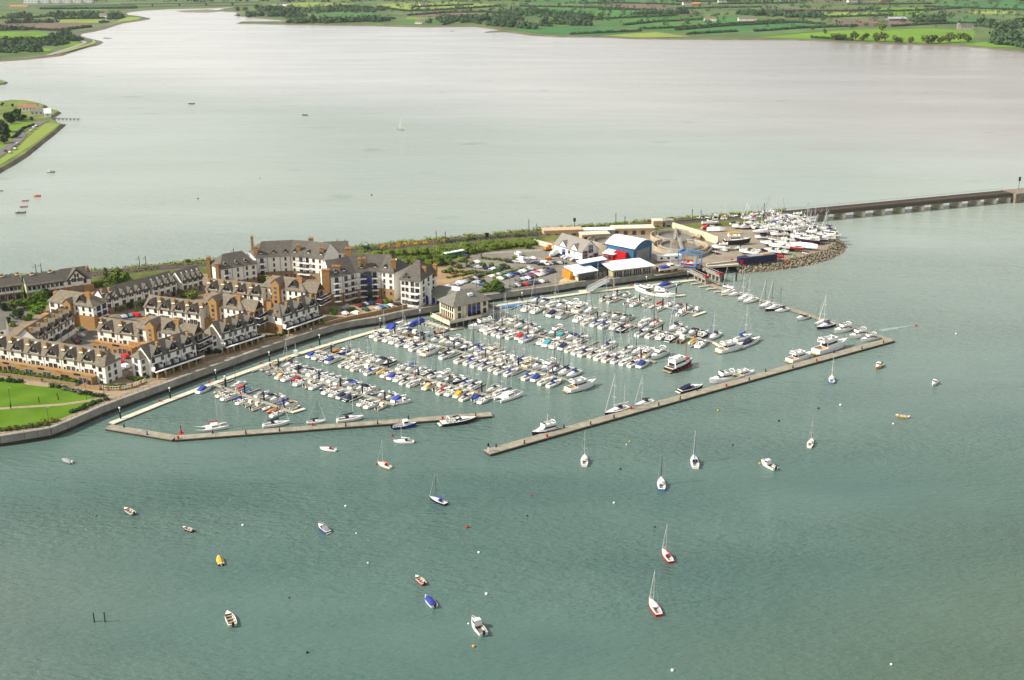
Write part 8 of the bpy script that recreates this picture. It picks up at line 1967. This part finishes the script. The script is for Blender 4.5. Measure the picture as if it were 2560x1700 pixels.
for k, (x, h) in enumerate([(236, 2.6), (263, 2.8)]):
    MB().cyl((0, 0, -3), (0, 0, h), .18, .15, 6).build('mooring_stake', M_BLACK, None, loc=P(x, 1555, 0), label=['left of two dark stakes standing in the lower left water', 'right of two dark stakes standing in the lower left water'][k], cat='stake', group='two stakes in the water')
for k, (x, y) in enumerate([(1807, 694), (1840, 691)]):
    MB().cyl((0, 0, -3), (0, 0, 4.2), .4, n=8).build('dolphin_pile', M_BLACK, None, loc=P(x, y + 12, 0), label=f'tall black pile before the slipway, {["nearest the hoist", "nearest the rocks"][k]}', cat='pile', group='black piles before the slipway')
t = thing('floating_cover', 'flat light blue floating cover beside the walkway', 'float', P(1280, 765.5, 0), hd(P(1255, 768, 0), P(1308, 761, 0)))
MB().box(-6, 6, -1.6, 1.6, 0, .4).build('sheet', M_LBLUE, t)
for k in range(9): MB().box(-5.8 + k * 1.35, -5.2 + k * 1.35, -1.7, -1.6, 0, .42).build('edge_tab', M_NAVY, t)
# peninsula jetty and sailing club
t = thing('jetty', 'thin grey jetty with white shed at the small peninsula', 'jetty', P(122, 294, 1.5), hd(P(122, 294, 1.5), P(199, 296, 1.5)))
L_ = (P(199, 296, 1.5) - P(122, 294, 1.5)).length
MB().box(0, L_, -1.2, 1.2, -.3, .1).build('deck', M_CONC, t)
for k in range(8): MB().box(k * L_ / 8 + 2, k * L_ / 8 + 2.6, -.8, .8, -3, -.3).build('leg', M_CONC, t)
simple_house('white gabled shed at the root of the thin jetty', P(120, 292, 2.2), 6, 8, 4, 4, .4, M_WHITE, M_WHITE, None, 'shed', 'shed', 1)
simple_house('red roofed sailing club building on the small peninsula', P(72, 277, 2.2), 16, 10, 4, 2.5, .15, M_RENDER, mat('weathered red tile', (.30, .15, .08), .9, .2, .5), None, 'clubhouse', 'clubhouse', 5)
simple_house('cream walled club annex beside the red roofed building', P(95, 288, 2.2), 12, 8, 4, 2, .15, M_CREAM, M_SLATEG, None, 'clubhouse', 'clubhouse', 3)
MB().cyl((0, 0, 0), (0, 0, 13), .15, n=6).build('flagpole', M_ALU, None, loc=P(103, 275, 2.2), label='tall flagpole on the small peninsula', cat='flagpole')
for x, y, h in [(20, 302, 11), (35, 300, 12), (48, 303, 10), (8, 330, 13), (-4, 345, 14), (14, 345, 12), (12, 358, 9), (60, 299, 6), (80, 302, 5), (5, 265, 4), (30, 268, 4), (45, 296, 8), (28, 310, 9)]:
    tree('tree', 'bushy dark tree on the small peninsula', P(x, y, 2.2), h * .6, h, 'round', M_LEAFD, 'trees on the small peninsula', True)
hedge('low dark hedge beside the peninsula road', [(84, 314), (60, 322), (36, 345)], 3, 2.0, M_LEAFD, 2.2, s=.7, dens=.6)
# shingle of the peninsula shore
b = MB()
sp_ = [P(x, y, 1.0) for x, y in [(154, 309), (130, 330), (96, 356), (60, 385), (30, 404), (0, 420), (-30, 440)]]
for a, c in zip(sp_[:-1], sp_[1:]):
    for k in range(int((c - a).length * 1.2)):
        p = a.lerp(c, rn.random()) + Vector((rn.uniform(-.5, 4), rn.uniform(-3, 0), 0)); r_ = rn.uniform(.5, 1.3)
        b.ball((p.x, p.y, rn.uniform(-.2, .9)), r_, r_, r_ * .6, 5, 3)
b.build('shore_rocks', mat('dark shore rock', (.06, .05, .05), .9, .3, .5, coords='World'), kind='stuff')

# ================================================================== BOATS LAID UP IN THE YARD
YB = [('mw', 0, 335, 9, -.3), ('fw', 180, 325, 11, 1.3), ('so', 300, 330, 9, 1.2), ('mw', 440, 300, 8, .3), ('mw', 530, 305, 9, 3.3), ('sw', 600, 318, 8, 1.4), ('mw', 668, 322, 7, 1.2), ('sw', 735, 292, 9, 1.3), ('mr', 795, 318, 8, .2), ('mw', 850, 275, 8, 3.1), ('fw', 935, 275, 10, 3.2), ('mw', 900, 312, 8, 3.1), ('sw', 1035, 268, 9, 2.9), ('mw', 1020, 330, 8, 1.2), ('mw', 1110, 292, 9, .1), ('sw', 1170, 300, 9, .2), ('sb', 1245, 328, 9, 3.3), ('mw', 1330, 290, 9, 2.9), ('fw', 1410, 305, 11, 3.0), ('mw', 1485, 300, 9, 3.0),
      ('md', 480, 400, 6, .2), ('mw', 545, 448, 9, 3.1), ('mw', 655, 452, 9, 3.5), ('sw', 722, 408, 9, 3.3), ('sw', 800, 452, 10, 1.1), ('mw', 885, 440, 8, 1.2), ('mw', 962, 420, 8, .2), ('sw', 1045, 462, 10, 3.2), ('sb', 1130, 425, 9, .1), ('mw', 1230, 392, 9, 3.1), ('cw', 1300, 410, 8, 3.4), ('mw', 1365, 392, 8, .3), ('sw', 1455, 405, 9, 3.0), ('mw', 1440, 452, 9, .1),
      ('sw', 915, 545, 13, 3.25), ('fw', 1040, 535, 11, 3.2), ('mw', 1160, 565, 10, 3.1), ('sw', 1215, 505, 11, 3.1), ('sw', 1350, 515, 12, 3.1), ('mdw', 1490, 512, 9, .5), ('mw', 1465, 578, 9, .3), ('swy', 1640, 522, 9, 1.4), ('sb', 1705, 500, 10, 1.4), ('sw', 1785, 498, 9, .2), ('sd', 1905, 505, 10, 3.0), ('sdn', 1930, 558, 10, 2.9), ('md', 880, 612, 7, 3.0), ('swn', 1590, 680, 14, 2.75), ('sdn', 1760, 672, 11, 2.8), ('sw', 1880, 640, 11, 2.8), ('mw', 1855, 590, 9, 2.9), ('sw', 1020, 730, 11, 2.7), ('sw', 1165, 780, 12, 2.7), ('swr', 1365, 795, 12, 2.7), ('sw', 1255, 730, 11, 2.75), ('mw', 1065, 830, 10, 2.65), ('mw', 1175, 835, 9, 2.65), ('mw', 690, 845, 11, 2.6), ('mdn', 885, 845, 8, 2.9), ('fw', 260, 780, 10, 3.0), ('owB', 180, 835, 6, -1.2), ('rw', 520, 770, 6, 4.0), ('fdB', 515, 690, 15, .05), ('orr', 1150, 895, 5, 2.8), ('mrr', 70, 462, 8, .2), ('sw', 95, 408, 10, .1), ('ow', 1565, 842, 3, 2.7), ('mw', 330, 345, 8, 1.2), ('sw', 1580, 400, 8, .4), ('mw', 1550, 345, 8, 3.0), ('sw', 1560, 470, 9, .2), ('mw', 1625, 445, 8, 3.1), ('sw', 1090, 505, 9, 3.2), ('sw', 690, 345, 8, 3.2), ('mw', 1290, 340, 8, .1), ('sw', 1180, 350, 9, 3.1), ('sw', 1060, 375, 9, .1), ('mw', 1500, 360, 8, .2), ('sw', 1620, 365, 8, 2.9), ('sw', 1700, 555, 9, 2.8), ('mw', 1600, 590, 8, 3.0), ('sw', 1470, 640, 10, 2.75), ('mw', 1300, 650, 8, 2.8), ('sw', 1990, 600, 9, 2.8), ('mw', 1420, 730, 8, 2.7)]
for k, (tok, zx, zy, L_, ang) in enumerate(YB):
    x, y = 1760 + zx / 6.213, 500 + zy / 6.213
    p = P(x, y, GZ); kx, cx_, hx = parse(tok)
    lift = {'sail': 1.7, 'motor': .9, 'motorcov': .9, 'motorbim': .9, 'fly': 1.2, 'cabin': .7, 'open': .4, 'opencov': .4, 'rib': .4}[kx]
    row = 'by the railway' if zy < 345 else 'in second yard row' if zy < 470 else 'in middle yard row' if zy < 625 else 'on the rocks side'
    lb = f'{desc(kx, cx_, hx)} laid up {row}, {ORD[1 + sum(1 for q in YB if (("by the railway" if q[2] < 345 else "in second yard row" if q[2] < 470 else "in middle yard row" if q[2] < 625 else "on the rocks side") == row) and q[1] < zx)]} across'
    t = boat(tok, p, ang, L_, lb, 'boats laid up in the boat yard', None, GZ + lift, anti=M_ANTIR if rn.random() < .4 else M_ANTI, nomast=(kx == 'sail' and rn.random() < .2))
    if kx == 'sail':
        b = MB(); b.prism([(-1.2, -.12), (1.0, -.12), (1.3, 0), (1.0, .12), (-1.2, .12)], -1.6, -.3, bottom=True); b.build('keel', M_ANTI, t)
    q = thing('boat_stand', f'steel boat stand under a laid up boat {row}', 'boat stand', (p.x, p.y, GZ), ang, f'boat stands {row}')
    w = L_ * .14
    for sx in (-1, 1):
        MB().box(sx * L_ * .22 - .12, sx * L_ * .22 + .12, -w, w, 0, .22).build('beam', M_DKGREY if k % 3 else M_ANTIR, q)
        for sy in (-1, 1): MB().cyl((sx * L_ * .22, sy * w, .1), (sx * L_ * .2, sy * w * .85, lift + .1), .09, n=4).build('prop', M_DKGREY if k % 3 else M_ANTIR, q)
# special: shrink-wrapped racing hull, white covered boat, kayak stack, cream wooden boat on blocks, red boat in the hoist
def covered_hull(label, p, rz, L_, B, h, m, z):
    t = thing('covered_boat', label, 'boat', (p.x, p.y, z), rz)
    house_loft([(-L_ / 2, B * .35, B * .1, 0, h * .8), (-L_ / 4, B * .5, B * .2, -.2, h), (L_ / 6, B * .46, B * .15, -.2, h), (L_ / 2, .12, .05, .4, h * .7)]).build('sheeting', m, t)
    for x in (-L_ / 4, L_ / 5): MB().box(x - .2, x + .2, -1, 1, -z + GZ, 0).build('stand', M_NAVY, t)
p = P(1760 + 1540 / 6.213, 500 + 765 / 6.213, GZ); covered_hull('long racing hull shrouded in white on the rock side of the yard', p, 2.72, 15, 3.4, 2.2, M_SAIL, GZ + 1.6)
p = P(1760 + 190 / 6.213, 500 + 490 / 6.213, GZ); covered_hull('boat under grey white sheet behind the cream yard wall', p, .1, 11, 3, 2.0, M_SAIL, GZ + .8)
t = thing('kayak_stack', 'yellow kayaks stacked on the yard gravel', 'kayaks', P(1760 + 420 / 6.213, 500 + 520 / 6.213, GZ), -.3)
for k in range(4):
    b = MB(); b.loft([[(x, w * math.cos(a) + (k % 2) * .9, .3 + (k // 2) * .5 + .22 * math.sin(a)) for a in [q * 1.047 for q in range(6)]] for x, w in ((-3.2 + k, .05), (-1 + k, .36), (1 + k, .36), (3.2 + k, .05))], 0, True, True, True); b.build('kayak', M_YELLOW, t)
a, c = P(1644, 683, GZ), P(1702, 675, GZ)
t = boat('cbk', (a + c) / 2, hd(a, c), (c - a).length, 'long cream wooden boat with red bottom standing on the clubhouse quay', None, 4.2, GZ + 1.4, anti=M_ANTIR); MB().box(-2.2, -.2, -.8, .8, 1.0, 1.5).build('blue_cover', M_BLUE, t); MB().cyl((.2, 0, 1), (.2, 0, 11), .09, n=5).build('mast', M_ALU, t)
q = thing('boat_stand', 'timber blocks under the long cream wooden boat', 'boat stand', ((a + c) / 2)[:2] + (GZ,) if False else ((a.x + c.x) / 2, (a.y + c.y) / 2, GZ), hd(a, c))
for x in (-4, 0, 4): MB().box(x - .3, x + .3, -1.2, 1.2, 0, 1.0).build('block', M_WOOD, q)
a, c = P(1712, 668, GZ), P(1740, 671, GZ)
boat('srr', (a + c) / 2 + Vector((0, 0, 0)), hd(a, c), 9.5, 'red hulled boat hanging in the blue travel hoist', None, 3.2, GZ + 1.5, anti=M_ANTIR)
# wake of a boat that has passed
b = MB(); a, c = P(2200, 826, .03), P(2285, 813, .03); d = (c - a).normalized(); n = Vector((-d.y, d.x, 0))
b.face([a - n * 1.6, c - n * .3, c + n * .3, a + n * 1.6]); 
b.build('wake', mat('pale wake water', (.22, .29, .26), .4, .15, .3, coords='World'), kind='structure')
# pools of shoreline dressing: debris along the yard edge
for k, (x, y, m_, lb) in enumerate([(1965, 655, M_RED, 'red drum on the yard edge near the rocks'), (1760 + 430 / 6.2, 500 + 945 / 6.2, M_RED, 'red buoy standing on the slip kerb'), (1985, 641, M_GREENB, 'green tub on the rock side verge')]):
    MB().cyl((0, 0, 0), (0, 0, 1.2), .6, n=10).build('drum', m_, None, loc=P(x, y, GZ), label=lb, cat='drum')

# ================================================================== AIR
hz = bpy.data.materials.new('pale summer haze'); hz.use_nodes = True
_n = hz.node_tree
for _q in list(_n.nodes):
    if _q.type == 'BSDF_PRINCIPLED': _n.nodes.remove(_q)
_v = _n.nodes.new('ShaderNodeVolumePrincipled')
_v.inputs['Color'].default_value = (0.90, 0.95, 1.0, 1)
_v.inputs['Density'].default_value = 0.00003
_v.inputs['Anisotropy'].default_value = 0.2
_o = [q for q in _n.nodes if q.type == 'OUTPUT_MATERIAL'][0]
_n.links.new(_v.outputs[0], _o.inputs['Volume'])
MB().box(-9100, 9100, -400, 14100, -4, 175).build('haze', hz, kind='stuff')
SC.cycles.volume_bounces = 0
